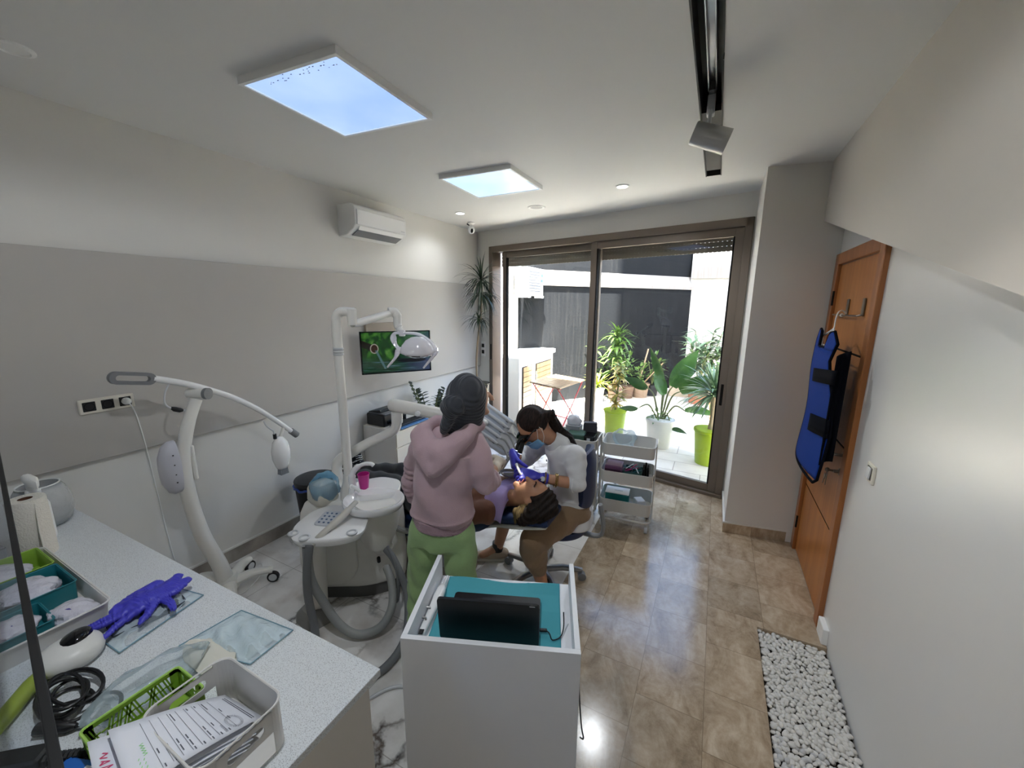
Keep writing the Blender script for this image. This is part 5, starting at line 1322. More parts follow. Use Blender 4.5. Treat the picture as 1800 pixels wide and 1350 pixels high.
# delivery arm across the patient
b = MB(); b.tube(spline([(-2.30, 1.80, 0.55), (-2.34, 1.80, 0.68), (-2.345, 1.82, 0.78), (-2.28, 1.88, 0.835), (-2.19, 1.97, 0.90), (-2.09, 2.06, 0.955), (-2.045, 2.09, 0.995), (-2.03, 2.10, 1.05), (-2.025, 2.10, 1.13)], 6), 0.036, 16); b.build('delivery_arm', m_ivory, t)
b = MB(); b.cyl((-2.027, 2.10, 1.045), (-2.025, 2.10, 1.125), 0.041, n=18); b.build('arm_collar', m_ivory, t)
pa, pb = V(-2.06, 2.085, 1.178), V(-1.56, 2.31, 1.085)
b = MB(); b.tube([pa+V(-0.012, -0.004, 0), pa, pa.lerp(pb, 0.1), pa.lerp(pb, 0.9), pb], [0.036, 0.046, 0.048, 0.044, 0.036], 14, up=(0, 0, 1)); b.build('balance_arm', m_ivory, t, smooth=60)
q = pa.lerp(pb, 0.36)+V(0.035, -0.045, -0.012)
b = MB(); b.lathe([(0.008, 0), (0.008, 0.012), (0.020, 0.016), (0.020, 0.028), (0.012, 0.032), (0.0001, 0.033)], q-V(0.01, -0.025, 0)*0.5, 8, (0.43, -0.9, 0)); b.build('clamp_knob', m_whiteg, t)
# delivery console with instruments and their hoses
dc = V(-1.40, 2.45, 1.005)
dx = V(0.70, 0.28, -0.52).normalized(); dz = V(0.42, -0.62, 0.66); dz = (dz-dx*dz.dot(dx)).normalized(); dy = dz.cross(dx)
DT = axes(dx, dy, dz, dc)
t3 = thing('instrument_console', 'grey-white instrument console with row of handpieces and hoses behind the pink hoodie', 'dental unit', dc+V(0, 0, -0.1))
b = MB(); b.prism(rrect(0.40, 0.27, 0.05, 6, 0.0, 0.0), -0.045, 0.0, DT); b.build('console', mat('blue grey plastic', S(186, 194, 204), 0.35), t3, smooth=30, bevel=0.008)
b = MB(); b.prism(rrect(0.13, 0.22, 0.03, 5, 0.13, 0.0), 0.0, 0.008, DT); b.build('front_panel', m_lgrey, t3, smooth=30, bevel=0.003)
for k in range(5):
    y = -0.10+0.05*k
    hp = MB(); hp.tube([DT @ V(-0.17, y, 0.028), DT @ V(-0.06, y, 0.026), DT @ V(0.03, y, 0.022), DT @ V(0.08, y, 0.016)], [0.009, 0.011, 0.012, 0.009], 10); hp.build('handpiece', m_lgrey, t3)
    dn_ = DT @ V(0.08, y, 0.016)
    MB().tube(spline([dn_, dn_+dx*0.05+V(0, 0, 0.004), dn_+dx*0.085+V(0.02, -0.02, -0.06), dn_+dx*0.06+V(0.0, -0.03, -0.16), dn_+V(-0.02, 0.02, -0.27), dn_+V(-0.10, 0.10, -0.30)], 7), 0.0075, 8).build('hose', m_cable, t3)
    MB().box(DT @ V(0.055, y, 0.008), (0.02, 0.022, 0.014), M3=DT.to_3x3(), bev=0.003).build('handpiece_rest', m_grey, t3, smooth=0)
b = MB(); b.tube(spline([pb+V(-0.01, 0, 0.0), pb+V(0.05, 0.03, 0.0), pb+V(0.11, 0.06, -0.03), dc-dz*0.045+dx*(-0.08)], 6), 0.030, 14); b.build('console_bracket', m_ivory, t)
b = MB(); b.tube([DT @ V(-0.20, -0.12, 0.0), DT @ V(-0.20, -0.145, 0.02), DT @ V(-0.10, -0.155, 0.03), DT @ V(0.0, -0.155, 0.03)], 0.006, 8); b.build('handle_bar', m_chrome, t3)
# crumpled cloth on the console
F_ = lambda u, v: DT @ V(0.10+0.14*u, 0.02+0.15*v, 0.012+0.018*abs(math.sin(u*7+v*3))+0.012*math.sin(v*9+u*4))
b = MB(); b.grid(F_, 16, 16); one(b, 'wipe_cloth', mat('crumpled white cloth', S(206, 206, 200), 0.9), 'crumpled white cloth lying on the instrument console', 'cloth', smooth=180, solid=0.002)

# dental chair
t = thing('dental_chair', 'navy upholstered dental chair on which the patient lies', 'chair', (-1.7, 2.08, 0))
def pad(pts, w0, w1, th, name, m, n=14):
    """upholstered slab following a centre line in the xz plane"""
    b = MB(); rings = []; P = spline(pts, 6); k = len(P)
    for i, p in enumerate(P):
        d = (P[min(i+1, k-1)]-P[max(i-1, 0)]).normalized(); nn = V(-d.z, 0, d.x)
        if nn.z < 0: nn = -nn
        s_ = i/(k-1); w = w0+(w1-w0)*s_; e = min(1, 0.55+4*min(s_, 1-s_))
        rings.append([p+V(0, a, 0)+nn*c_ for a, c_ in rrect(w*(0.9+0.1*e), th*e, th*e*0.45, 4)])
    b.loft(rings); return b.build(name, m, t, smooth=60)
pad([(-1.12, 2.07, 0.60), (-1.35, 2.07, 0.505), (-1.55, 2.07, 0.43), (-1.68, 2.07, 0.40)], 0.47, 0.54, 0.075, 'backrest', m_navy)
pad([(-1.66, 2.07, 0.395), (-1.85, 2.07, 0.40), (-2.1, 2.07, 0.44), (-2.45, 2.07, 0.44), (-2.62, 2.07, 0.43)], 0.54, 0.40, 0.085, 'seat', m_navy)
pad([(-0.745, 2.02, 0.675), (-0.83, 2.02, 0.662), (-0.95, 2.02, 0.645), (-1.08, 2.03, 0.615)], 0.24, 0.26, 0.06, 'headrest', m_navy)
m_shell = mat('chair shell', S(206, 202, 194), 0.4)
pad([(-0.76, 2.02, 0.640), (-0.95, 2.02, 0.610), (-1.12, 2.07, 0.560), (-1.35, 2.07, 0.458), (-1.55, 2.07, 0.385), (-1.68, 2.07, 0.355)], 0.22, 0.50, 0.022, 'back_shell', m_shell)
pad([(-1.64, 2.07, 0.345), (-1.9, 2.07, 0.35), (-2.3, 2.07, 0.38), (-2.55, 2.07, 0.385)], 0.50, 0.36, 0.03, 'seat_shell', m_shell)
b = MB(); b.tube(spline([(-1.70, 1.80, 0.42), (-1.72, 1.755, 0.45), (-1.76, 1.74, 0.475), (-1.95, 1.74, 0.49), (-2.02, 1.745, 0.49)], 5), 0.026, 10, sy=0.7); b.build('armrest', mat('grey armrest', S(150, 150, 148), 0.5), t)
b = MB(); b.box((-1.78, 2.07, 0.24), (0.40, 0.26, 0.20), bev=0.03); b.build('lift_column', m_shell, t, smooth=40)
b = MB(); b.loft([ring_at([(-2.25, 1.90), (-1.40, 1.92), (-1.40, 2.24), (-2.25, 2.26)], z, s, r=0.08) for z, s in ((0, 1.0), (0.09, 1.0), (0.13, 0.93))]); b.build('base', mat('warm grey base', S(140, 136, 128), 0.5), t, smooth=50)
# foot pedal on the floor
b = MB(); b.loft([ring_at([(-1.42, 1.62), (-1.24, 1.66), (-1.26, 1.80), (-1.44, 1.78)], z, s, r=0.04) for z, s in ((0, 1.0), (0.03, 1.0), (0.05, 0.8))]); one(b, 'foot_pedal', m_ivory, 'low pale foot pedal on the marble beside the dental chair', 'pedal', smooth=50)

# pink cup
m_pink = mat('pink translucent plastic', S(196, 44, 140), 0.3, trans=0.15)
c = V(-1.885, 1.635, 0.758)
t = thing('plastic_cup', 'pink plastic cup on the spittoon platform', 'cup', c)
MB().lathe([(0.0001, 0.0), (0.026, 0.0), (0.036, 0.094), (0.0345, 0.094), (0.025, 0.003), (0.0001, 0.003)], c, 24).build('cup_wall', m_pink, t, smooth=40)
MB().tube([c+V(0.0365*math.cos(a), 0.0365*math.sin(a), 0.095) for a in [2*PI*i/24 for i in range(24)]], 0.002, 6, closed=True).build('rim', m_pink, t)
# pouch pack in pale blue film by the column
c = V(-2.11, 1.52, 0.685)
t = thing('wrapped_package', 'white pack wrapped in pale blue film beside the light column', 'package', c+V(0, 0, 0))
b = MB(); b.loft([ring_at([(-2.19, 1.44), (-2.05, 1.43), (-2.03, 1.57), (-2.18, 1.58)], z, s, r=0.03) for z, s in ((0.672, 0.85), (0.70, 1.0), (0.77, 0.95), (0.80, 0.8))]); b.build('pack', mat('cream foam', S(212, 206, 192), 0.6), t, smooth=40)
b = blob((-2.10, 1.515, 0.765), (0.075, 0.085, 0.09), 4, amp=0.4, flat=False); b.build('blue_film', film('blue crinkled film', S(120, 180, 214), 0.35), t, smooth=40)

# waste bin
c = V(-2.81, 1.95, 0); t = thing('waste_bin', 'black waste bin with blue bag edge against the left wall', 'bin', c)
m_bin = mat('black bin plastic', S(20, 20, 22), 0.45)
b = MB(); b.lathe([(0.0001, 0.0), (0.125, 0.0), (0.155, 0.48), (0.152, 0.48), (0.122, 0.01), (0.0001, 0.01)], c, 32); b.build('bin_wall', m_bin, t, smooth=40)
b = MB(); b.lathe([(0.1545, 0.465), (0.1575, 0.47), (0.160, 0.495), (0.155, 0.505), (0.12, 0.512), (0.0001, 0.514)], c, 32); b.build('lid', m_bin, t, smooth=50)
b = MB(); pts = [c+V((0.158+0.004*math.sin(i*2.1))*math.cos(2*PI*i/48), (0.158+0.004*math.sin(i*2.1))*math.sin(2*PI*i/48), 0.452+0.007*math.sin(i*1.3)) for i in range(48)]; b.tube(pts, 0.009, 6, closed=True); b.build('bag_edge', mat('blue bin bag', S(44, 70, 150), 0.35), t)

# ================================================================== whitening lamp on its wheeled stand
t = thing('whitening_lamp', 'white wheeled dental whitening lamp with long bowed arm by left wall', 'lamp', (-2.71, 1.19, 0))
k_ = 2.71/2.82
def LP(y, z): return V(-2.71, y*k_, 1.9+(z-1.9)*k_)
mast = spline([LP(1.222, 0.06), LP(1.20, 0.187), LP(1.138, 0.42), LP(1.105, 0.66), LP(1.098, 0.86), LP(1.115, 1.03), LP(1.165, 1.20), LP(1.218, 1.318)], 8)
MB().tube(mast, [0.046-0.016*i/(len(mast)-1) for i in range(len(mast))], 16).build('mast', m_ivory, t)
arm = spline([LP(1.025, 1.478), LP(1.13, 1.44), LP(1.237, 1.392), LP(1.40, 1.30), LP(1.56, 1.18), LP(1.70, 1.045), LP(1.81, 0.929)], 8)
MB().tube(arm, [0.019-0.003*i/(len(arm)-1) for i in range(len(arm))], 14).build('arm', m_whiteg, t)
b = MB(); c = LP(1.228, 1.352); b.cyl(c+V(-0.05, -0.02, 0), c+V(0.055, 0.02, 0), 0.030, n=18); b.build('pivot', m_ivory, t)
b = MB(); b.cyl(c+V(0.05, 0.018, 0), c+V(0.068, 0.026, 0), 0.034, n=18); b.build('pivot_knob', m_grey, t)
c0, c1 = LP(0.84, 1.512), LP(1.035, 1.474)
d_ = (c1-c0).normalized(); n_ = V(1, 0, 0); u_ = n_.cross(d_); HTm = axes(d_, u_, n_, (c0+c1)/2)
L2 = (c1-c0).length
o_ = rrect(L2, 0.066, 0.0325, 8); i_ = rrect(L2-0.05, 0.030, 0.0145, 8)
b = MB(); b.loft([[HTm @ V(*p, -0.016) for p in o_], [HTm @ V(*p, 0.016) for p in o_], [HTm @ V(*p, 0.016) for p in i_], [HTm @ V(*p, -0.016) for p in i_], [HTm @ V(*p, -0.016) for p in o_]], True, False); b.build('loop_handle', m_grey, t, smooth=40)
b = MB(); e = LP(1.81, 0.929); d2 = (arm[-1]-arm[-3]).normalized(); b.cyl(e-d2*0.02, e+d2*0.04, 0.023, n=16); b.build('end_cap', m_grey, t)
# control box halfway up the mast
c = LP(1.085, 0.93); b = MB()
b.loft([[c+V(x, -0.035-dy, z) for x, z in [(0.055*r*math.cos(a), 0.16*r*math.sin(a)) for a in A[::2]]] for r, dy in ((1.0, -0.02), (1.0, 0.012), (0.88, 0.04), (0.55, 0.062), (0.001, 0.07))]); b.build('control_box', mat('pale lilac grey plastic', S(198, 198, 206), 0.4), t, smooth=60)
b = MB(); b.box(LP(1.145, 0.93), (0.06, 0.022, 0.22), bev=0.008); b.build('control_panel', m_ivory, t, smooth=30)
for z in (1.02, 0.96, 0.90, 0.85): MB().box(LP(1.035, z)+V(0.052, 0.0, 0), (0.004, 0.006, 0.006)).build('button', m_black, t, smooth=0)
# lamp head hanging from the arm's end
hc = LP(1.70, 0.79)
b = MB(); b.loft([[hc+V(0.050*rx*math.cos(a), 0.065*rx*math.sin(a), z) for a in A[::2]] for rx, z in ((0.01, 0.135), (0.35, 0.13), (0.80, 0.09), (1.0, 0.03), (0.95, -0.03), (0.70, -0.085), (0.55, -0.105), (0.5, -0.106))]); b.build('head', m_whiteg, t, smooth=60)
b = MB(); b.loft([[hc+V(0.052*w*sx, 0.050*w*sy, z) for sx, sy in ((-.6, -.8), (.6, -.8), (.6, .8), (-.6, .8))] for w, z in ((0.62, -0.10), (0.72, -0.15))], True, True); b.build('mouth_tip', film('clear tip', S(120, 124, 128), 0.5), t, smooth=30)
b = MB(); b.cyl(hc+V(0, 0.012, 0.13), LP(1.745, 1.0), 0.012, 0.010, 12); b.build('head_stem', m_ivory, t)
b = MB(); b.tube(spline([hc+V(0, -0.03, 0.12), hc+V(0, -0.035, 0.18), LP(1.66, 0.985), LP(1.62, 1.03), LP(1.60, 1.075)], 6), 0.005, 8); b.build('head_cable', m_lgrey, t)
b = MB(); b.cyl(hc+V(0, -0.03, 0.125), hc+V(0, -0.03, 0.16), 0.012, n=12); b.build('cable_plug', m_black, t)
b = MB(); b.tube(spline([LP(1.105, 1.45), LP(1.07, 1.39), LP(1.06, 1.325), LP(1.09, 1.285), LP(1.15, 1.262), LP(1.19, 1.285)], 6), 0.005, 8); b.build('loose_cable', m_lgrey, t)
b = MB(); b.tube([LP(1.085, 1.292), LP(1.10, 1.28), LP(1.125, 1.268), LP(1.14, 1.264)], [0.007, 0.014, 0.014, 0.008], 10); b.build('cable_plug', m_black, t)
# five-legged base
bc2 = V(-2.71, 1.19, 0)
MB().lathe([(0.06, 0.05), (0.064, 0.09), (0.056, 0.13), (0.049, 0.145)], bc2, 24).build('hub', m_ivory, t)
for k, (a, L) in enumerate(((58, 0.25), (122, 0.24), (194, 0.23), (266, 0.25), (338, 0.25))):
    d_ = V(math.cos(math.radians(a)), math.sin(math.radians(a)), 0)
    e = bc2+d_*L
    leg = MB(); leg.tube(spline([bc2+d_*0.03+V(0, 0, 0.085), bc2+d_*0.14+V(0, 0, 0.108), e+V(0, 0, 0.092)], 6), [0.042-0.016*i/12 for i in range(13)], 12, sy=0.8, up=(0, 0, 1)); lg = leg.build('leg', m_ivory, t)
    pd = V(-d_.y, d_.x, 0).lerp(d_, 0.25).normalized(); w = MB(); 
    w.cyl(e+V(0, 0, 0.037)-pd*0.012, e+V(0, 0, 0.037)+pd*0.012, 0.037, n=20); ws = w.build('caster', m_rubber, lg)
    w = MB(); w.cyl(e+V(0, 0, 0.037)-pd*0.0135, e+V(0, 0, 0.037)+pd*0.0135, 0.026, n=20); w.build('wheel_disc', m_lgrey, lg)
MB().tube(spline([(-2.84, 1.47, 0.006), (-2.78, 1.45, 0.02), (-2.72, 1.40, 0.008), (-2.66, 1.30, 0.006), (-2.64, 1.22, 0.006), (-2.70, 1.12, 0.006)], 8), 0.004, 6).build('cable', m_white, t)

# ================================================================== drawer cabinet with printer
x0, x1, y0, y1, h = XL+0.02, -2.615, 2.675, 3.18, 0.72
t = thing('drawer_cabinet', 'white drawer cabinet by the left wall carrying printer and keyboard', 'cabinet', ((x0+x1)/2, (y0+y1)/2, 0))
MB().box(((x0+x1)/2, (y0+y1)/2, h/2), (x1-x0-0.004, y1-y0, h)).build('carcass', m_lam, t, smooth=0, bevel=0.002)
for k in range(4):
    zc = h-0.09-0.165*k
    dr = MB().box((x1+0.006, (y0+y1)/2, zc), (0.016, y1-y0-0.006, 0.158)).build('drawer', mat('cream drawer front', S(226, 218, 202), 0.4) if k == 0 else bpy.data.materials['cream drawer front'], t, smooth=0, bevel=0.002)
    MB().tube([(x1+0.014, (y0+y1)/2-0.05, zc+0.02), (x1+0.032, (y0+y1)/2-0.045, zc+0.02), (x1+0.032, (y0+y1)/2+0.045, zc+0.02), (x1+0.014, (y0+y1)/2+0.05, zc+0.02)], 0.004, 8).build('handle', m_steel, dr)
t = thing('printer', 'black desktop printer on the drawer cabinet', 'printer', (-2.90, 2.86, h+0.001))
MB().box((-2.895, 2.86, h+0.062), (0.24, 0.32, 0.12), bev=0.012).build('casing', m_black, t, smooth=30)
MB().box((-2.93, 2.86, h+0.132), (0.16, 0.26, 0.03), M3=Matrix.Rotation(-0.18, 3, 'Y'), bev=0.004).build('paper_flap', m_black, t, smooth=30)
MB().box((-2.885, 2.86, h+0.125), (0.22, 0.28, 0.004)).build('cover_seam', m_grey, t, smooth=0)
MB().box((-2.772, 2.86, h+0.045), (0.006, 0.24, 0.03)).build('paper_slot', m_gblack, t, smooth=0)
t = thing('keyboard', 'black computer keyboard lying on the blue folder', 'keyboard', (-2.68, 2.92, h+0.015))
MB().box((-2.678, 2.93, h+0.022), (0.115, 0.40, 0.014), bev=0.004).build('base', m_black, t, smooth=0)
b = MB()
for i in range(5):
    for j in range(16): b.box((-2.722+0.021*i, 2.755+0.0232*j, h+0.031), (0.017, 0.019, 0.004))
b.build('keys', m_key, t, smooth=0)['kind'] = 'stuff'
t = thing('folder', 'blue folder under the keyboard on the drawer cabinet', 'folder', (-2.66, 2.93, h+0.001))
MB().box((-2.665, 2.935, h+0.007), (0.155, 0.40, 0.012)).build('cover', mat('blue folder card', S(74, 122, 176), 0.5), t, smooth=0, bevel=0.002)
# ================================================================== smooth implicit surfaces for bodies, clothing and hair
class SDF:
    def __init__(self, lo, hi, h):
        self.lo = np.array(lo, float); self.h = h
        n = np.ceil((np.array(hi, float)-self.lo)/h).astype(int)+1; self.n = n
        ax = [self.lo[i]+h*np.arange(n[i]) for i in range(3)]
        self.ax = ax; self.f = np.full(n, 1.0, np.float32)
    def sub(self, mn, mx, pad):
        s = []
        for i in range(3):
            a = int(max(0, math.floor((mn[i]-pad-self.lo[i])/self.h))); b = int(min(self.n[i], math.ceil((mx[i]+pad-self.lo[i])/self.h)+1))
            s.append(slice(a, max(a, b)))
        X, Y, Z = np.meshgrid(self.ax[0][s[0]], self.ax[1][s[1]], self.ax[2][s[2]], indexing='ij')
        return tuple(s), X.astype(np.float32), Y.astype(np.float32), Z.astype(np.float32)
    def put(self, s, d, k, op='add'):
        f = self.f[s]
        if f.size == 0: return
        if op == 'add':
            if k > 0:
                h = np.clip(0.5+0.5*(f-d)/k, 0, 1); self.f[s] = f*(1-h)+d*h-k*h*(1-h)
            else: self.f[s] = np.minimum(f, d)
        elif op == 'cut':
            d = -d
            if k > 0:
                h = np.clip(0.5-0.5*(f-d)/k, 0, 1); self.f[s] = f*(1-h)+d*h+k*h*(1-h)
            else: self.f[s] = np.maximum(f, d)
    def limb(self, pts, rs, k=0.02, flat=None, wr=None, op='add'):
        """tapered capsules along pts; flat=(axis, factor) squashes; wr=(amp, wavelength[, t0, t1]) makes ring folds"""
        pts = [np.array(p, float) for p in pts]; P = np.array(pts); R = max(rs)*(1.0 if flat is None else max(1, 1/min(1, flat[1])))
        s, X, Y, Z = self.sub(P.min(0)-R, P.max(0)+R, k+3*self.h)
        if X.size == 0: return self
        D = None; run = 0.0
        for i in range(len(pts)-1):
            a, b = pts[i], pts[i+1]; ab = b-a; L2 = max(ab@ab, 1e-9)
            px, py, pz = X-a[0], Y-a[1], Z-a[2]
            t = np.clip((px*ab[0]+py*ab[1]+pz*ab[2])/L2, 0, 1)
            qx, qy, qz = px-t*ab[0], py-t*ab[1], pz-t*ab[2]
            if flat is not None:
                n = np.array(flat[0], float); n /= np.linalg.norm(n); c = (qx*n[0]+qy*n[1]+qz*n[2])*(1/flat[1]-1)
                qx, qy, qz = qx+c*n[0], qy+c*n[1], qz+c*n[2]
            r = rs[i]+(rs[i+1]-rs[i])*t
            d = np.sqrt(qx*qx+qy*qy+qz*qz)-r
            if wr is not None:
                u = (run+t*math.sqrt(L2)); amp = wr[0]
                m = 1.0
                if len(wr) > 2: m = np.clip((u-wr[2])/0.03, 0, 1)*np.clip((wr[3]-u)/0.03, 0, 1)
                d = d-amp*m*np.sin(2*PI*u/wr[1]+3.0*np.sin(9*(qx+qy))+2*np.sin(14*qz))
            run += math.sqrt(L2)
            D = d if D is None else np.minimum(D, d)
        self.put(s, D, k, op); return self
    def ell(self, c, r, k=0.02, M3=None, op='add', wave=None):
        c = np.array(c, float); r = np.array(r, float); R = r.max()
        s, X, Y, Z = self.sub(c-R, c+R, k+3*self.h)
        if X.size == 0: return self
        x, y, z = X-c[0], Y-c[1], Z-c[2]
        if M3 is not None:
            A = np.array(M3).T; x, y, z = A[0, 0]*x+A[0, 1]*y+A[0, 2]*z, A[1, 0]*x+A[1, 1]*y+A[1, 2]*z, A[2, 0]*x+A[2, 1]*y+A[2, 2]*z
        k0 = np.sqrt((x/r[0])**2+(y/r[1])**2+(z/r[2])**2); k1 = np.sqrt((x/r[0]**2)**2+(y/r[1]**2)**2+(z/r[2]**2)**2)+1e-6
        d = k0*(k0-1)/k1
        if wave is not None: d = d-wave(x, y, z)
        self.put(s, d, k, op); return self
    def trunk(self, cs, ru, rv, side, k=0.02, op='add'):
        """elliptic tube through centres cs; half widths ru along `side`, rv across"""
        cs = [np.array(c, float) for c in cs]; P = np.array(cs); R = max(max(ru), max(rv))
        s, X, Y, Z = self.sub(P.min(0)-R, P.max(0)+R, k+3*self.h); D = None
        if X.size == 0: return self
        side = np.array(side, float); side /= np.linalg.norm(side)
        n = len(cs)-1
        for i in range(n):
            a, b = cs[i], cs[i+1]; ab = b-a; L2 = ab@ab; L = math.sqrt(L2)
            w = ab/L; u = side-w*(side@w); u /= np.linalg.norm(u); v = np.cross(w, u)
            px, py, pz = X-a[0], Y-a[1], Z-a[2]
            tt = (px*ab[0]+py*ab[1]+pz*ab[2])/L2; t = np.clip(tt, 0, 1)
            over = np.abs(tt-t)*L
            if i > 0: over = np.where(tt < 0, np.maximum(over-0.02, 0), over)
            if i < n-1: over = np.where(tt > 1, np.maximum(over-0.02, 0), over)
            pu = px*u[0]+py*u[1]+pz*u[2]; pv = px*v[0]+py*v[1]+pz*v[2]
            if True:
                au = ru[i]+(ru[i+1]-ru[i])*t; av = rv[i]+(rv[i+1]-rv[i])*t
            k0 = np.sqrt((pu/au)**2+(pv/av)**2)+1e-6; k1 = np.sqrt((pu/au**2)**2+(pv/av**2)**2)+1e-6
            d = k0*(k0-1)/k1
            d = np.where(over > 0, np.sqrt(np.maximum(d, 0)**2+over**2)*np.where(d > -0.5, 1, 1), d)
            d = np.where((over > 0) & (d <= 0), over, d)
            D = d if D is None else np.minimum(D, d)
        self.put(s, D, k, op); return self
    def plane_cut(self, p, n, k=0.0):
        """remove everything on the +n side of the plane through p"""
        X, Y, Z = np.meshgrid(*self.ax, indexing='ij'); n = np.array(n, float); n /= np.linalg.norm(n)
        d = (X-p[0])*n[0]+(Y-p[1])*n[1]+(Z-p[2])*n[2]
        self.f = np.maximum(self.f, d.astype(np.float32)); return self
    def ripple(self, fn):
        X, Y, Z = np.meshgrid(*self.ax, indexing='ij'); m = np.abs(self.f) < 0.05
        self.f[m] += fn(X[m], Y[m], Z[m]).astype(np.float32); return self
    def mesh(self, smooth=1):
        f = self.f; f[0] = np.maximum(f[0], 0.001); f[-1] = np.maximum(f[-1], 0.001); f[:, 0] = np.maximum(f[:, 0], 0.001); f[:, -1] = np.maximum(f[:, -1], 0.001); f[:, :, 0] = np.maximum(f[:, :, 0], 0.001); f[:, :, -1] = np.maximum(f[:, :, -1], 0.001)
        ins = f < 0; n = f.shape
        acc = np.zeros((n[0]-1, n[1]-1, n[2]-1, 3), np.float32); cnt = np.zeros((n[0]-1, n[1]-1, n[2]-1), np.float32)
        def sl(o, e): return tuple(slice(o[i], n[i]-1+o[i]-(0)) for i in range(3))
        for a in range(3):
            o1, o2 = [(a+1) % 3, (a+2) % 3]
            for p in (0, 1):
                for q in (0, 1):
                    c0 = [0, 0, 0]; c0[o1] = p; c0[o2] = q; c1 = list(c0); c1[a] = 1
                    f0 = f[c0[0]:n[0]-1+c0[0], c0[1]:n[1]-1+c0[1], c0[2]:n[2]-1+c0[2]]; f1 = f[c1[0]:n[0]-1+c1[0], c1[1]:n[1]-1+c1[1], c1[2]:n[2]-1+c1[2]]
                    x = (f0 < 0) != (f1 < 0); t = np.where(x, f0/np.where(x, f0-f1, 1), 0)
                    acc[..., a] += t*x; acc[..., o1] += p*x; acc[..., o2] += q*x; cnt += x
        act = cnt > 0; idx = np.full(act.shape, -1, np.int64); idx[act] = np.arange(act.sum())
        g = np.argwhere(act); v = (g+acc[act]/cnt[act][:, None])*self.h+self.lo
        faces = []
        for a in range(3):
            o1, o2 = (a+1) % 3, (a+2) % 3
            s0 = [slice(1, n[0]-1), slice(1, n[1]-1), slice(1, n[2]-1)]; s1 = list(s0)
            s0[a] = slice(0, n[a]-1); s1[a] = slice(1, n[a])
            A, B = ins[tuple(s0)], ins[tuple(s1)]; x = A != B
            e = np.argwhere(x)
            if len(e) == 0: continue
            e[:, o1] += 1; e[:, o2] += 1
            def at(d1, d2):
                c = e.copy(); c[:, o1] -= d1; c[:, o2] -= d2; return idx[c[:, 0], c[:, 1], c[:, 2]]
            q = np.stack([at(1, 1), at(0, 1), at(0, 0), at(1, 0)], 1)
            flip = ~A[x]; q[flip] = q[flip][:, ::-1]; faces.append(q)
        F = np.concatenate(faces); F = F[(F >= 0).all(1)]
        for _ in range(smooth):                     # light Laplacian pass
            ac = np.zeros_like(v); c_ = np.zeros(len(v))
            for i in range(4):
                np.add.at(ac, F[:, i], v[F[:, (i+1) % 4]]); np.add.at(c_, F[:, i], 1)
            v = v*0.5+ac/np.maximum(c_, 1)[:, None]*0.5
        return v, F
    def build(self, name, m, parent=None, smooth=1):
        v, F = self.mesh(smooth); b = MB(); b.v = [tuple(p) for p in v.tolist()]; b.f = [tuple(q) for q in F.tolist()]; b.mi = [0]*len(b.f)
        return b.build(name, m, parent, smooth=180)

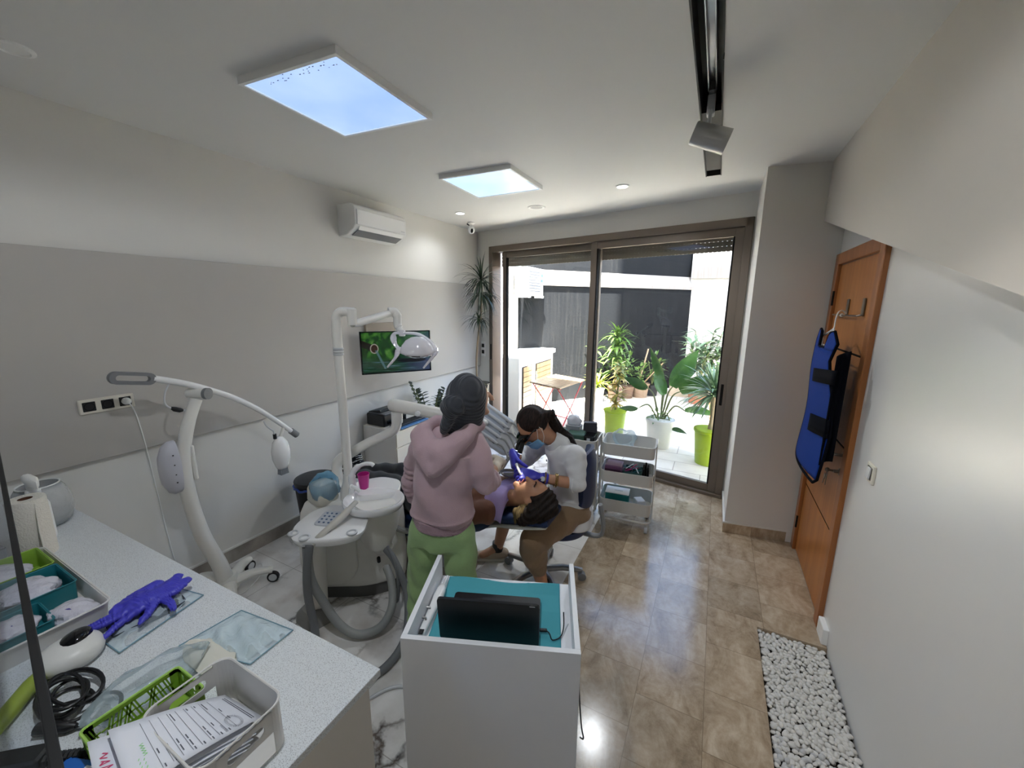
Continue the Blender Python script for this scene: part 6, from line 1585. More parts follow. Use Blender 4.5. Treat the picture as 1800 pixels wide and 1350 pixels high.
def hand(name, m, parent, wrist, d, pn, side, curl, spread=0.10, scale=1.0, thumb=(0.75, 0.35), h=0.0026, cuff=None, forearm=None):
    """a hand: d points from wrist to knuckles, pn is the palm normal (palm faces +pn), side=+1 puts the thumb on +lateral"""
    d = Vector(d).normalized(); pn = Vector(pn); pn = (pn-d*pn.dot(d)).normalized(); lat = d.cross(pn)*side
    w = Vector(wrist); S_ = scale
    L = 0.085*S_
    pts = [w]; chains = []
    for i, (off, ln, r) in enumerate(((0.030, 0.068, 0.0088), (0.010, 0.076, 0.0092), (-0.011, 0.070, 0.0088), (-0.031, 0.055, 0.0078))):
        base = w+d*(L*(1.0-0.05*abs(i-1)))+lat*off*S_
        c1, c2, c3 = curl[i]
        dd_ = (d+lat*(spread*(1.2-i*0.85))).normalized()
        ax_ = dd_.cross(pn).normalized()
        chain = [base]; ang = 0; p = base
        for sgm, c_ in zip((0.46, 0.30, 0.24), (c1, c2, c3)):
            ang += c_
            q = dd_*math.cos(ang)+pn*math.sin(ang)
            p = p+q*(ln*sgm*S_); chain.append(p)
        chains.append((chain, [r*S_, r*0.96*S_, r*0.88*S_, r*0.74*S_]))
    tb = w+d*(0.022*S_)+lat*0.024*S_+pn*0.008*S_
    a0, a1 = thumb
    td = (d*math.cos(a0)+lat*math.sin(a0)).normalized(); td = (td+pn*0.35).normalized()
    t1 = tb+td*0.040*S_; td2 = (td+pn*a1-lat*a1*0.6).normalized(); t2 = t1+td2*0.032*S_; td3 = (td2+pn*a1*0.6-lat*0.3*a1).normalized(); t3 = t2+td3*0.026*S_
    chains.append(([tb, t1, t2, t3], [0.0135*S_, 0.0115*S_, 0.0100*S_, 0.0080*S_]))
    allp = [p for c_, _ in chains for p in c_]+[w]
    if forearm is not None: allp.append(Vector(forearm))
    mn = [min(p[i] for p in allp)-0.045 for i in range(3)]; mx = [max(p[i] for p in allp)+0.045 for i in range(3)]
    s = SDF(mn, mx, h)
    for k in range(4):
        base = chains[k][0][0]; root = w+d*0.012*S_+lat*(0.014-0.009*k)*S_
        s.limb([root, base], [0.017*S_, 0.0125*S_], 0.012)
    s.ell(w+d*0.045*S_+lat*0.004, (0.036*S_, 0.042*S_, 0.0155*S_), 0.012, Matrix((lat, d, pn)).transposed())
    for chain, rs in chains[:4]: s.limb(chain, rs, 0.004)
    s.limb(chains[4][0], chains[4][1], 0.010)
    if forearm is not None: s.limb([w-d*0.0, Vector(forearm)], [0.0245*S_, 0.027*S_], 0.012, flat=(pn, 0.85))
    else: s.limb([w-d*0.02*S_, w+d*0.01], [0.024*S_, 0.024*S_], 0.01, flat=(pn, 0.8))
    if cuff: 
        s.limb([Vector(forearm)-(Vector(forearm)-w).normalized()*0.008, Vector(forearm)], [0.029*S_, 0.0305*S_], 0.003)
    return s.build(name, m, parent, smooth=1)
# ================================================================== people
def skin_mat(name, c):
    m = mat(name, c, 0.5, sss=0.08); t = NT(m); n = t.n('ShaderNodeTexNoise', sc=18, de=4); t.l(t.obj(), n.inputs['Vector'])
    t.l(t.ramp(n.outputs[0], [(0.3, tuple(v*0.9 for v in c)), (0.7, tuple(min(1, v*1.08) for v in c))]), t.b.inputs['Base Color']); return m
m_skin = skin_mat('warm skin', S(196, 150, 124)); m_skin2 = skin_mat('olive skin', S(188, 140, 110)); m_skin3 = skin_mat('tan skin', S(182, 132, 100))
def cloth(name, c, var=0.06, b=0.25, sc=260): return mat(name, c, 0.9, bump=b, bscale=sc, var=var, vscale=9, sheen=0.2)
m_hood = cloth('dusty pink fleece', S(186, 158, 164)); m_rib = cloth('pink ribbing', S(172, 142, 150), b=0.6, sc=150)
m_pants = cloth('pistachio cotton', S(150, 180, 122)); m_scarf = cloth('charcoal jersey', S(52, 54, 60), b=0.15)
t = NT(m_scarf); mp = t.n('ShaderNodeMapping'); mp.inputs['Rotation'].default_value = (0.2, 0.5, 0.5); t.l(t.obj(), mp.inputs['Vector']); wv = t.n('ShaderNodeTexWave', sc=22, di=1.2); t.l(mp.outputs[0], wv.inputs['Vector']); t.bump(wv.outputs[0], 0.35, 0.012)
m_coat = cloth('white cotton', S(222, 222, 222), 0.03, 0.12); m_khaki = cloth('khaki cotton', S(138, 112, 84)); m_navyp = cloth('black denim', S(17, 18, 24), b=0.15)
m_brown = cloth('brown top', S(120, 78, 58)); m_bib = mat('lilac paper bib', S(196, 176, 232), 0.75, bump=0.2, bscale=60)
m_latex = mat('cream latex', S(212, 200, 182), 0.5); m_nitr = mat('blue violet nitrile', S(66, 64, 186), 0.42, bump=0.1, bscale=60)
def hair_mat(name, c0, c1):
    m = mat(name, c0, 0.6, spec=0.2); t = NT(m); mp = t.n('ShaderNodeMapping'); mp.inputs['Scale'].default_value = (70, 12, 12); t.l(t.obj(), mp.inputs['Vector'])
    n = t.n('ShaderNodeTexNoise', sc=3, de=4); t.l(mp.outputs[0], n.inputs['Vector']); t.l(t.ramp(n.outputs[0], [(0.35, c0), (0.7, c1)]), t.b.inputs['Base Color']); t.bump(n.outputs[0], 0.4); return m
m_hair = hair_mat('dark brown hair', S(26, 19, 17), S(52, 38, 32)); m_hair2 = hair_mat('brown hair', S(18, 13, 11), S(44, 32, 24)); m_blond = hair_mat('ash blond ends', S(96, 78, 50), S(150, 128, 84))
m_mask = mat('blue mask fabric', S(126, 176, 214), 0.8, bump=0.2, bscale=200)
SX = (1, 0, 0)

# ---------------------------------------------------------------- assistant in the pink hoodie
A0 = V(-1.17, 1.47, 0)
pA = thing('person', 'standing person seen from behind in dusty pink hoodie, charcoal headscarf and pistachio trousers', 'person', A0)
side = np.array((0.98, 0.19, 0)); fw_ = np.array((-0.19, 0.98, 0))
def AP(u, v, z): return tuple(np.array((-1.155, 1.50, 0))+side*u+fw_*v+np.array((0, 0, z)))
neckA = AP(0.075, 0.035, 1.33); headA = np.array((-1.035, 1.545, 1.462))
shL, shR = AP(-0.085, 0.0, 1.215), AP(0.14, 0.02, 1.225)
elL, wrL = (-1.362, 1.50, 0.985), (-1.395, 1.56, 0.80)
elR, wrR = (-0.955, 1.565, 1.025), (-1.020, 1.83, 1.035)
hipL, hipR = AP(-0.115, -0.01, 0.76), AP(0.08, -0.0, 0.77)
kL, kR = AP(-0.16, 0.01, 0.42), AP(0.09, 0.02, 0.43); fL, fR = AP(-0.165, -0.03, 0.06), AP(0.10, -0.02, 0.06)
s = SDF((-1.56, 1.28, 0.0), (-0.80, 1.96, 1.64), 0.011)
s.trunk([AP(-0.02, 0, 0.74), AP(0.0, 0.0, 0.95), AP(0.04, 0.01, 1.22)], [0.10, 0.09, 0.10], [0.08, 0.08, 0.08], side, 0.01)
s.limb([AP(0.05, 0.02, 1.25), neckA, headA-np.array((0, 0, 0.03))], [0.06, 0.047, 0.05], 0.03).ell(headA, (0.072, 0.088, 0.105), 0.02)
for a, e, w in ((shL, elL, wrL), (shR, elR, wrR)):
    s.limb([a, e, w], [0.035, 0.032, 0.022], 0.02)
for hp, kn, ft in ((hipL, kL, fL), (hipR, kR, fR)):
    s.limb([hp, kn, ft], [0.055, 0.045, 0.034], 0.01); s.limb([ft, np.array(ft)+fw_*0.13+np.array((0, 0, -0.02))], [0.035, 0.028], 0.02)
hd = np.array((-1.032, 1.540, 1.468))
s.ell(hd+np.array((0.020, 0.045, -0.015)), (0.060, 0.070, 0.092), 0.01).limb([hd+np.array((0.055, 0.115, 0.0)), hd+np.array((0.062, 0.135, -0.035))], [0.010, 0.014], 0.012).ell(hd+np.array((0.045, 0.09, -0.09)), (0.025, 0.025, 0.02), 0.02)
s.build('body', m_skin, pA)
# trousers
s = SDF((-1.50, 1.30, 0.03), (-0.86, 1.68, 0.90), 0.009)
s.trunk([AP(-0.018, 0, 0.92), AP(-0.018, 0, 0.80), AP(-0.020, 0, 0.68)], [0.140, 0.158, 0.168], [0.105, 0.118, 0.112], side, 0.02)
s.limb([AP(-0.105, -0.01, 0.74), AP(-0.145, 0.0, 0.44), AP(-0.160, -0.02, 0.10)], [0.090, 0.080, 0.070], 0.02)
s.limb([AP(0.075, 0.0, 0.74), AP(0.085, 0.01, 0.44), AP(0.095, -0.01, 0.10)], [0.090, 0.080, 0.070], 0.02)
s.ripple(lambda x, y, z: 0.004*np.sin(40*(z+0.9*x)+6*np.sin(9*x))*np.clip((0.78-z)*4, 0, 1)+0.006*np.sin(26*(z-1.4*x)+2)*np.exp(-((z-0.66)/0.10)**2)+0.007*np.sin(55*z+8*x)*np.exp(-((z-0.30)/0.09)**2))
s.plane_cut((0, 0, 0.085), (0, 0, -1)); s.build('trousers', m_pants, pA)
# hoodie
s = SDF((-1.52, 1.28, 0.66), (-0.80, 1.82, 1.42), 0.008)
s.trunk([AP(-0.012, 0.0, 0.79), AP(-0.012, 0.0, 0.835), AP(-0.011, 0.0, 0.86), AP(-0.006, 0.0, 0.97), AP(0.012, 0.0, 1.08), AP(0.033, 0.005, 1.19), AP(0.055, 0.018, 1.285)], [0.148, 0.150, 0.160, 0.160, 0.155, 0.150, 0.098], [0.118, 0.120, 0.130, 0.128, 0.122, 0.115, 0.082], side, 0.03)
s.limb([AP(-0.080, 0.0, 1.235), AP(-0.125, -0.004, 1.17), (-1.335, 1.492, 1.09), elL, (-1.372, 1.515, 0.93), (-1.378, 1.53, 0.885)], [0.062, 0.060, 0.052, 0.050, 0.047, 0.042], 0.018, wr=(0.006, 0.034, 0.16, 0.46))
s.limb([AP(0.150, 0.02, 1.245), AP(0.185, 0.02, 1.19), (-0.955, 1.545, 1.11), (-0.952, 1.57, 1.035), (-0.968, 1.64, 1.015), (-0.980, 1.665, 1.012)], [0.064, 0.062, 0.058, 0.057, 0.052, 0.047], 0.018, wr=(0.005, 0.05, 0.20, 0.44))
s.ripple(lambda x, y, z: 0.006*np.sin(24*x+5*np.sin(6*z)+3)*np.sin(7*z+2)+0.006*np.sin(18*(z+1.2*x))*np.exp(-((z-0.96)/0.12)**2)-0.007*np.exp(-((z-0.852)/0.006)**2))
s.plane_cut((0, 0, 0.788), (0, 0, -1))
s.build('hoodie', m_hood, pA)
s = SDF((-1.40, 1.28, 0.76), (-0.92, 1.68, 0.88), 0.007)
s.trunk([AP(-0.012, 0.0, 0.783), AP(-0.012, 0.0, 0.845)], [0.155, 0.159], [0.125, 0.128], side, 0.0); s.plane_cut((0, 0, 0.783), (0, 0, -1)); s.plane_cut((0, 0, 0.846), (0, 0, 1))
s.build('hem_band', m_rib, pA)
# hood lying on the back
s = SDF((-1.38, 1.26, 1.08), (-0.86, 1.66, 1.42), 0.006)
s.limb([AP(-0.105, -0.055, 1.265), AP(-0.06, -0.098, 1.205), AP(0.0, -0.118, 1.155), AP(0.012, -0.122, 1.145), AP(0.07, -0.105, 1.20), AP(0.155, -0.055, 1.285)], [0.036, 0.044, 0.046, 0.046, 0.044, 0.034], 0.02)
s.limb([AP(-0.075, -0.055, 1.285), AP(-0.02, -0.088, 1.235), AP(0.035, -0.095, 1.225), AP(0.09, -0.078, 1.255), AP(0.145, -0.035, 1.31)], [0.040, 0.052, 0.056, 0.050, 0.036], 0.03)
s.limb([AP(-0.085, -0.03, 1.30), AP(-0.055, 0.05, 1.315), AP(0.05, 0.105, 1.29)], [0.034, 0.034, 0.030], 0.03).limb([AP(0.15, -0.01, 1.325), AP(0.17, 0.06, 1.315), AP(0.08, 0.11, 1.29)], [0.034, 0.032, 0.030], 0.03)
s.ripple(lambda x, y, z: 0.0025*np.sin(60*(z-0.55*np.abs(x+1.135))+1))
s.build('hood', m_hood, pA)
# head scarf with knot
hd = np.array((-1.032, 1.540, 1.468))
s = SDF((-1.18, 1.34, 1.28), (-0.88, 1.70, 1.60), 0.005)
s.ell(hd, (0.092, 0.108, 0.112), 0.02, wave=lambda x, y, z: 0.0045*np.sin(105*x+35*z-30*y)*np.clip(0.5-5*x+3*z, 0, 1))
s.limb([hd+np.array((-0.02, -0.03, -0.05)), hd+np.array((-0.03, -0.03, -0.125)), hd+np.array((-0.04, -0.02, -0.16))], [0.070, 0.062, 0.066], 0.03)
s.limb([hd+np.array((0.015, 0.02, -0.08)), hd+np.array((0.0, 0.02, -0.15))], [0.062, 0.058], 0.03)
s.ell(np.array((-1.035, 1.425, 1.445)), (0.060, 0.045, 0.052), 0.014, wave=lambda x, y, z: 0.003*np.sin(80*x+90*z))
s.limb([(-1.06, 1.43, 1.39), (-1.075, 1.42, 1.345), (-1.09, 1.43, 1.32)], [0.030, 0.026, 0.020], 0.02)
s.ell(hd+np.array((0.055, 0.095, -0.03)), (0.060, 0.05, 0.085), 0.01, op='cut')
s.build('headscarf', m_scarf, pA)
hand('glove', m_latex, pA, wrR, (-0.45, 0.88, -0.25), (-0.35, -0.2, -0.9), 1, [(0.5, 0.6, 0.4), (0.55, 0.65, 0.4), (0.6, 0.7, 0.4), (0.65, 0.7, 0.4)], thumb=(0.7, 0.5), cuff=True, forearm=(-1.000, 1.755, 1.032), scale=1.1)
hand('glove', m_latex, pA, (-1.398, 1.565, 0.79), (-0.02, 0.12, -1.0), (0.9, 0.25, 0.0), -1, [(0.35, 0.4, 0.3)]*4, cuff=True, forearm=(-1.390, 1.553, 0.83))
for ft in (fL, fR):
    f = np.array(ft); s = SDF(f+(-0.12, -0.12, -0.08), f+(0.12, 0.24, 0.10), 0.007)
    s.limb([f+fw_*-0.04+(0, 0, -0.018), f+fw_*0.06+(0, 0, -0.022), f+fw_*0.14+(0, 0, -0.028)], [0.040, 0.040, 0.032], 0.02).limb([f+(0, 0, 0.02), f], [0.042, 0.042], 0.02); s.plane_cut((0, 0, 0.002), (0, 0, -1)); s.build('shoe', m_white, pA)

# ---------------------------------------------------------------- dentist on the stool
pD = thing('person', 'seated person in white coat, blue mask and dark eye loupes leaning over the patient', 'person', (-0.82, 2.33, 0))
fD = np.array((-0.72, -0.69, 0)); sD = np.array((0.69, -0.72, 0))     # facing direction, own left side
pel = np.array((-0.775, 2.40, 0.555)); chest = np.array((-0.800, 2.33, 0.93)); nk = np.array((-0.865, 2.275, 1.05)); hD = np.array((-0.955, 2.165, 1.160))
shl, shr = np.array((-0.700, 2.235, 0.985)), np.array((-0.965, 2.42, 0.985))
ell_, wrl = np.array((-0.660, 2.185, 0.825)), np.array((-0.890, 2.075, 0.868))
elr, wrr = np.array((-1.13, 2.36, 0.82)), np.array((-1.115, 2.19, 0.945))
hl, hr_ = pel+sD*0.085, pel-sD*0.085
knl, knr = np.array((-0.895, 2.02, 0.455)), np.array((-1.22, 2.34, 0.47)); anl, anr = np.array((-0.838, 2.105, 0.085)), np.array((-1.315, 2.345, 0.085))
fz = (fD*0.62+np.array((0, 0, -0.78))); fz /= np.linalg.norm(fz)       # gaze, down to the patient
upD = np.array((0, 0, 1))-fz*(-0.78*1.0); upD = np.cross(sD, fz); upD = upD if upD[2] > 0 else -upD
HM = np.array([sD, fz, upD])                                            # head axes: own left, forward, up
def HD(l, f, u): return hD+sD*l+fz*f+upD*u
s = SDF((-1.46, 1.92, 0.0), (-0.52, 2.60, 1.32), 0.010)
s.trunk([pel, (pel+chest)/2, chest], [0.15, 0.13, 0.15], [0.10, 0.09, 0.09], sD, 0.02)
s.limb([chest, nk, hD+upD*(-0.05)], [0.07, 0.048, 0.055], 0.03)
for a, e, w in ((shl, ell_, wrl), (shr, elr, wrr)): s.limb([a, e, e*0.55+w*0.45, w], [0.046, 0.036, 0.035, 0.024], 0.02); pass
for a, k_2, an in ((hl, knl, anl), (hr_, knr, anr)): s.limb([a, k_2], [0.085, 0.055], 0.03); s.limb([k_2, k_2*0.62+an*0.38, an], [0.053, 0.052, 0.034], 0.02)
for an in (anl, anr): s.limb([an, an+fD*0.12+(0, 0, -0.03)], [0.034, 0.026], 0.02)
s.ell(HD(0, 0, 0.005), (0.074, 0.094, 0.108), 0.02, HM.T); s.ell(HD(0, 0.035, -0.055), (0.052, 0.055, 0.06), 0.03, HM.T)
s.limb([HD(0, 0.088, 0.02), HD(0, 0.112, -0.02)], [0.010, 0.015], 0.012); s.ell(HD(0, 0.070, -0.095), (0.024, 0.024, 0.02), 0.02)
for k_2 in (-1, 1):
    s.ell(HD(0.032*k_2, 0.098, 0.018), (0.018, 0.012, 0.012), 0.01, HM.T, op='cut'); s.ell(HD(0.076*k_2, -0.005, -0.005), (0.008, 0.018, 0.030), 0.006, HM.T)
s.build('body', m_skin2, pD)
# hair: cap plus ponytail
s = SDF(hD-0.20, hD+0.22, 0.0055)
s.ell(HD(0, -0.022, 0.030), (0.088, 0.098, 0.100), 0.02, HM.T, wave=lambda x, y, z: 0.003*np.sin(90*x+60*z))
s.ell(HD(0, 0.105, -0.045), (0.075, 0.060, 0.085), 0.012, HM.T, op='cut')
s.ell(HD(0, 0.03, -0.16), (0.09, 0.10, 0.10), 0.02, HM.T, op='cut')
s.limb([HD(0.0, -0.085, 0.0), HD(0.015, -0.112, -0.035)], [0.034, 0.036], 0.02)
s.limb([HD(-0.062, 0.055, 0.05), HD(-0.078, 0.060, -0.01), HD(-0.078, 0.05, -0.05)], [0.018, 0.014, 0.008], 0.01)
s.build('hair', m_hair, pD)
pt = HD(0.015, -0.112, -0.035)
s = SDF(np.minimum(pt, (-0.83, 2.25, 0.98))-0.12, np.maximum(pt, (-0.70, 2.42, 1.1))+0.12, 0.006)
s.limb([pt, (-0.835, 2.30, 1.105), (-0.785, 2.34, 1.055), (-0.745, 2.375, 1.00)], [0.034, 0.034, 0.032, 0.014], 0.02); s.ripple(lambda x, y, z: 0.003*np.sin(140*(y-x)+30*z)); s.build('ponytail', m_hair2, pD)
MB().tube([Vector(pt+np.array((0.02, 0.01, 0.0)))+V(0.026*math.cos(a)*0.6, 0.026*math.cos(a)*-0.5, 0.034*math.sin(a)) for a in [2*PI*i/18 for i in range(18)]], 0.007, 7, closed=True).build('hair_tie', m_black, pD)
# mask
def HV(l, f, u): return Vector(HD(l, f, u))
def maskF(u, v):
    a = (u-0.5)*2; l = 0.074*a; f = 0.122-0.075*abs(a)**2.0+0.012*math.cos(v*PI*3)*0.12; uu = -0.028-0.085*v*(1-0.35*abs(a))-0.012*abs(a)
    f -= 0.030*max(0, v-0.55)*(1-abs(a)); return HV(l, f, uu)
MB().grid(maskF, 18, 12).build('face_mask', m_mask, pD, smooth=180, solid=0.003)
b = MB()
for k_2 in (-1, 1):
    b.tube(spline([HV(0.072*k_2, 0.05, -0.045), HV(0.080*k_2, 0.02, -0.01), HV(0.085*k_2, -0.008, 0.02), HV(0.085*k_2, -0.015, -0.01), HV(0.078*k_2, 0.012, -0.06), HV(0.066*k_2, 0.05, -0.09)], 5), 0.0016, 6)
b.build('ear_loop', m_white, pD)
# loupes with headlight
lp = MB()
lp.loft([[HV(l, f0-0.04*abs(l/0.07)**2, u) for l, u in [(0.074*math.cos(a), 0.018+0.024*math.sin(a)) for a in [2*PI*i/24 for i in range(24)]]] for f0 in (0.100, 0.124)]); lo = lp.build('loupes', m_gblack, pD, smooth=40)
for k_2 in (-1, 1):
    b = MB(); b.cyl(HV(0.030*k_2, 0.122, 0.005), HV(0.022*k_2, 0.185, -0.022), 0.014, 0.017, 18); b.build('magnifier', m_black, lo)
    b = MB(); b.cyl(HV(0.0218*k_2, 0.186, -0.0222), HV(0.0216*k_2, 0.188, -0.0228), 0.0145, n=18); b.build('magnifier_lens', emission('bright lens', S(200, 220, 255), 0.9) if k_2 < 0 else bpy.data.materials['bright lens'], lo)
    b = MB(); b.tube(spline([HV(0.072*k_2, 0.085, 0.02), HV(0.082*k_2, 0.04, 0.022), HV(0.083*k_2, -0.01, 0.018)], 5), 0.004, 8); b.build('temple', m_black, lo)
b = MB(); b.box(HV(0, 0.130, 0.010), (0.03, 0.03, 0.02), M3=Matrix(HM.tolist()).transposed()); b.build('bridge', m_black, lo, smooth=0)
# white coat
s = SDF((-1.20, 2.02, 0.40), (-0.52, 2.60, 1.12), 0.008)
s.trunk([pel+(0, 0, -0.10), pel+(0, 0, 0.02), (pel+chest)/2, chest, nk+(0, 0, -0.04)], [0.185, 0.172, 0.150, 0.152, 0.078], [0.145, 0.135, 0.112, 0.108, 0.070], sD, 0.03)
s.limb([shl, shl*0.5+ell_*0.5, ell_, ell_*0.92+wrl*0.08], [0.066, 0.060, 0.052, 0.052], 0.03, wr=(0.0022, 0.06))
s.limb([shr, shr*0.5+elr*0.5, elr, elr*0.72+wrr*0.28], [0.072, 0.066, 0.060, 0.055], 0.03, wr=(0.0022, 0.06))
s.ripple(lambda x, y, z: 0.005*np.sin(26*(z+0.8*x+0.4*y)+4*np.sin(8*x))*np.sin(11*z+6*y)+0.004*np.sin(60*(x-y)+10*z)*np.exp(-((z-0.52)/0.1)**2)-0.006*np.exp(-((z-0.66)/0.008)**2))
s.plane_cut((0, 0, 0.455), (0.25, 0, -1)); s.build('coat', m_coat, pD)
s = SDF(nk-0.11, nk+0.11, 0.006); w_ = (hD+upD*-0.05-nk); w_ /= np.linalg.norm(w_)
s.limb([nk-w_*0.045, nk+w_*0.022], [0.082, 0.064], 0.0); s.limb([nk+w_*0.0, nk+w_*0.12], [0.052, 0.054], 0.0, op='cut'); s.plane_cut(nk+w_*0.032, w_); s.build('collar', m_coat, pD)
cf = chest+fD*0.122
b = MB()
for k_2 in range(5):
    z = 1.0-0.085*k_2; off = fD*(0.092 if k_2 == 0 else 0.128); p = Vector((chest[0]*(1-k_2*0.0)+off[0], chest[1]+off[1], z)); b.lathe([(0.0001, 0.004), (0.007, 0.003), (0.008, 0.0)], p, 12, (fD[0], fD[1], 0))
b.build('buttons', m_grey, pD)
b = MB(); b.tube([Vector(ell_*0.91+wrl*0.09)+V(0.0, 0.054*math.cos(a), 0.054*math.sin(a)) for a in [2*PI*i/24 for i in range(24)]], 0.004, 6, closed=True); b.build('sleeve_cuff', m_coat, pD)
# trousers
s = SDF((-1.38, 1.90, 0.18), (-0.55, 2.60, 0.66), 0.008)
s.trunk([pel+(0, 0, -0.02), pel+(0, 0, 0.06)], [0.175, 0.165], [0.13, 0.12], sD, 0.02)
s.limb([hl, knl+(0.005, 0.0, 0.0), knl*0.70+anl*0.30+(0, 0, 0.0), knl*0.52+anl*0.48], [0.098, 0.084, 0.078, 0.068], 0.03, wr=(0.0025, 0.09))
s.limb([hr_, knr, knr*0.85+anr*0.15], [0.098, 0.080, 0.074], 0.03, wr=(0.0025, 0.09))
s.ripple(lambda x, y, z: 0.006*np.sin(34*z+18*x)*np.sin(14*x+9*y)); s.build('trousers', m_khaki, pD)
hand('glove', m_nitr, pD, wrl, (-0.90, -0.25, 0.10), (-0.1, 0.45, -0.85), -1, [(0.35, 0.55, 0.4), (0.55, 0.7, 0.45), (0.75, 0.8, 0.5), (0.85, 0.85, 0.5)], thumb=(0.6, 0.45), cuff=True, forearm=wrl*0.80+ell_*0.20, scale=1.15)
hand('glove', m_nitr, pD, wrr, (0.32, -0.42, -0.85), (0.55, 0.55, 0.2), 1, [(0.25, 0.45, 0.35), (0.4, 0.55, 0.4), (0.6, 0.7, 0.5), (0.7, 0.8, 0.5)], thumb=(0.55, 0.5), cuff=True, forearm=wrr*0.75+elr*0.25, scale=1.15)
fa = (wrl-ell_)/np.linalg.norm(wrl-ell_)
def bangle(t_, r, m, name, th=0.003):
    c = ell_*(1-t_)+wrl*t_; x_, y_, d_ = frame_for(fa); return MB().tube([Vector(c)+x_*r*math.cos(a)+y_*r*math.sin(a) for a in [2*PI*i/26 for i in range(26)]], th, 7, closed=True).build(name, m, pD)
m_gold = mat('gold metal', S(190, 160, 100), 0.25, 1.0)
bangle(0.52, 0.041, m_gold, 'bangle'); bangle(0.56, 0.041, m_gold, 'bangle')
wb = bangle(0.80, 0.034, m_gold, 'watch', 0.005); c = Vector(ell_*0.20+wrl*0.80)+V(0.0, -0.034, 0.010); MB().lathe([(0.0001, 0.006), (0.013, 0.006), (0.016, 0.0)], c, 20, (0.1, -0.9, 0.35)).build('watch_face', m_lgrey, wb)
# shoes and socks
for an, fd_ in ((anl, np.array((0.05, -0.95, 0))), (anr, np.array((-0.75, -0.45, 0)))):
    fd_ = fd_/np.linalg.norm(fd_)
    s = SDF(an+(-0.27, -0.27, -0.09), an+(0.2, 0.2, 0.11), 0.0055)
    s.limb([an-fd_*0.045+(0, 0, -0.038), an+fd_*0.06+(0, 0, -0.046), an+fd_*0.145+(0, 0, -0.052)], [0.040, 0.040, 0.032], 0.02).limb([an+(0, 0, 0.012), an+fd_*0.06+(0, 0, -0.03)], [0.038, 0.035], 0.02); s.plane_cut((0, 0, 0.014), (0, 0, -1))
    sh_ = s.build('shoe', mat('beige sneaker', S(186, 168, 146), 0.7, bump=0.2, bscale=90) if an is anl else bpy.data.materials['beige sneaker'], pD)
    s = SDF(an+(-0.27, -0.27, -0.09), an+(0.2, 0.2, 0.02), 0.006); s.limb([an-fd_*0.055+(0, 0, -0.07), an+fd_*0.06+(0, 0, -0.072), an+fd_*0.155+(0, 0, -0.072)], [0.044, 0.046, 0.036], 0.01); s.plane_cut((0, 0, 0.026), (0, 0, 1)); s.plane_cut((0, 0, 0.002), (0, 0, -1)); s.build('sole', m_cream, sh_)
    b = MB(); b.cyl(Vector(an)+V(0, 0, -0.01), Vector(an)+V(0, 0, 0.055), 0.043, 0.040, 18); b.build('sock', m_black, pD)

# ---------------------------------------------------------------- patient on the chair
pP = thing('person', 'person lying on the dental chair in black trousers and lilac bib, long dark hair', 'person', (-1.5, 2.05, 0.5))
hP = np.array((-0.875, 2.01, 0.775)); xh = np.array((0.96, 0.0, 0.0)); 
hu = np.array((0.975, 0.0, 0.22)); hf = np.array((-0.22, 0.0, 0.975)); hs = np.array((0, -1.0, 0))      # crown, face, towards the camera
def HP(l, f, u): return hP+hs*l+hf*f+hu*u
PM = np.array([hs, hf, hu])
ckP, sh1, sh2 = np.array((-1.24, 2.06, 0.66)), np.array((-1.145, 1.895, 0.655)), np.array((-1.17, 2.24, 0.665))
plv = np.array((-1.66, 2.07, 0.535)); e1, w1 = np.array((-1.40, 1.845, 0.60)), np.array((-1.58, 1.96, 0.665)); e2, w2 = np.array((-1.42, 2.30, 0.60)), np.array((-1.60, 2.17, 0.66))
k1, k2 = np.array((-2.05, 1.985, 0.60)), np.array((-2.06, 2.15, 0.61)); a1, a2 = np.array((-2.43, 2.02, 0.565)), np.array((-2.45, 2.13, 0.57))
s = SDF((-2.62, 1.76, 0.42), (-0.70, 2.40, 0.95), 0.010)
s.trunk([plv, (plv+ckP)/2+(0, 0, 0.01), ckP, ckP+(0.08, 0, 0.01)], [0.15, 0.125, 0.15, 0.12], [0.10, 0.095, 0.10, 0.08], (0, 1, 0), 0.03)
s.limb([ckP+(0.08, -0.01, 0.015), hP-hu*0.07-hf*0.01], [0.055, 0.050], 0.03)
s.ell(hP, (0.074, 0.094, 0.105), 0.02, PM.T); s.ell(HP(0, 0.035, -0.065), (0.052, 0.052, 0.055), 0.03, PM.T)
s.limb([HP(0, 0.090, 0.01), HP(0, 0.112, -0.025)], [0.010, 0.014], 0.012); s.ell(HP(0, 0.075, -0.105), (0.024, 0.022, 0.02), 0.02)
s.ell(HP(0, 0.10, -0.063), (0.022, 0.020, 0.013), 0.008, PM.T, op='cut')
for q in (-1, 1): s.ell(HP(0.032*q, 0.095, 0.020), (0.017, 0.012, 0.011), 0.010, PM.T, op='cut'); s.ell(HP(0.032*q, 0.082, 0.02), (0.014, 0.012, 0.012), 0.003); s.ell(HP(0.079*q, -0.010, -0.005), (0.010, 0.018, 0.031), 0.006, PM.T); s.ell(HP(0.088*q, -0.006, -0.002), (0.005, 0.008, 0.014), 0.004, PM.T, op='cut')
for a, e, w in ((sh1, e1, w1), (sh2, e2, w2)): s.limb([a, e, w, w+(w-e)*0.35], [0.045, 0.036, 0.025, 0.018], 0.02)
for k_2, an in ((k1, a1), (k2, a2)): s.limb([plv+(0, 0.09*(1 if k_2 is k2 else -1), 0), k_2, an], [0.085, 0.055, 0.036], 0.03)
s.build('body', m_skin3, pP)
s = SDF(hP-(0.2, 0.22, 0.22), hP+(0.25, 0.2, 0.2), 0.0055)                          # hair spilling over the headrest
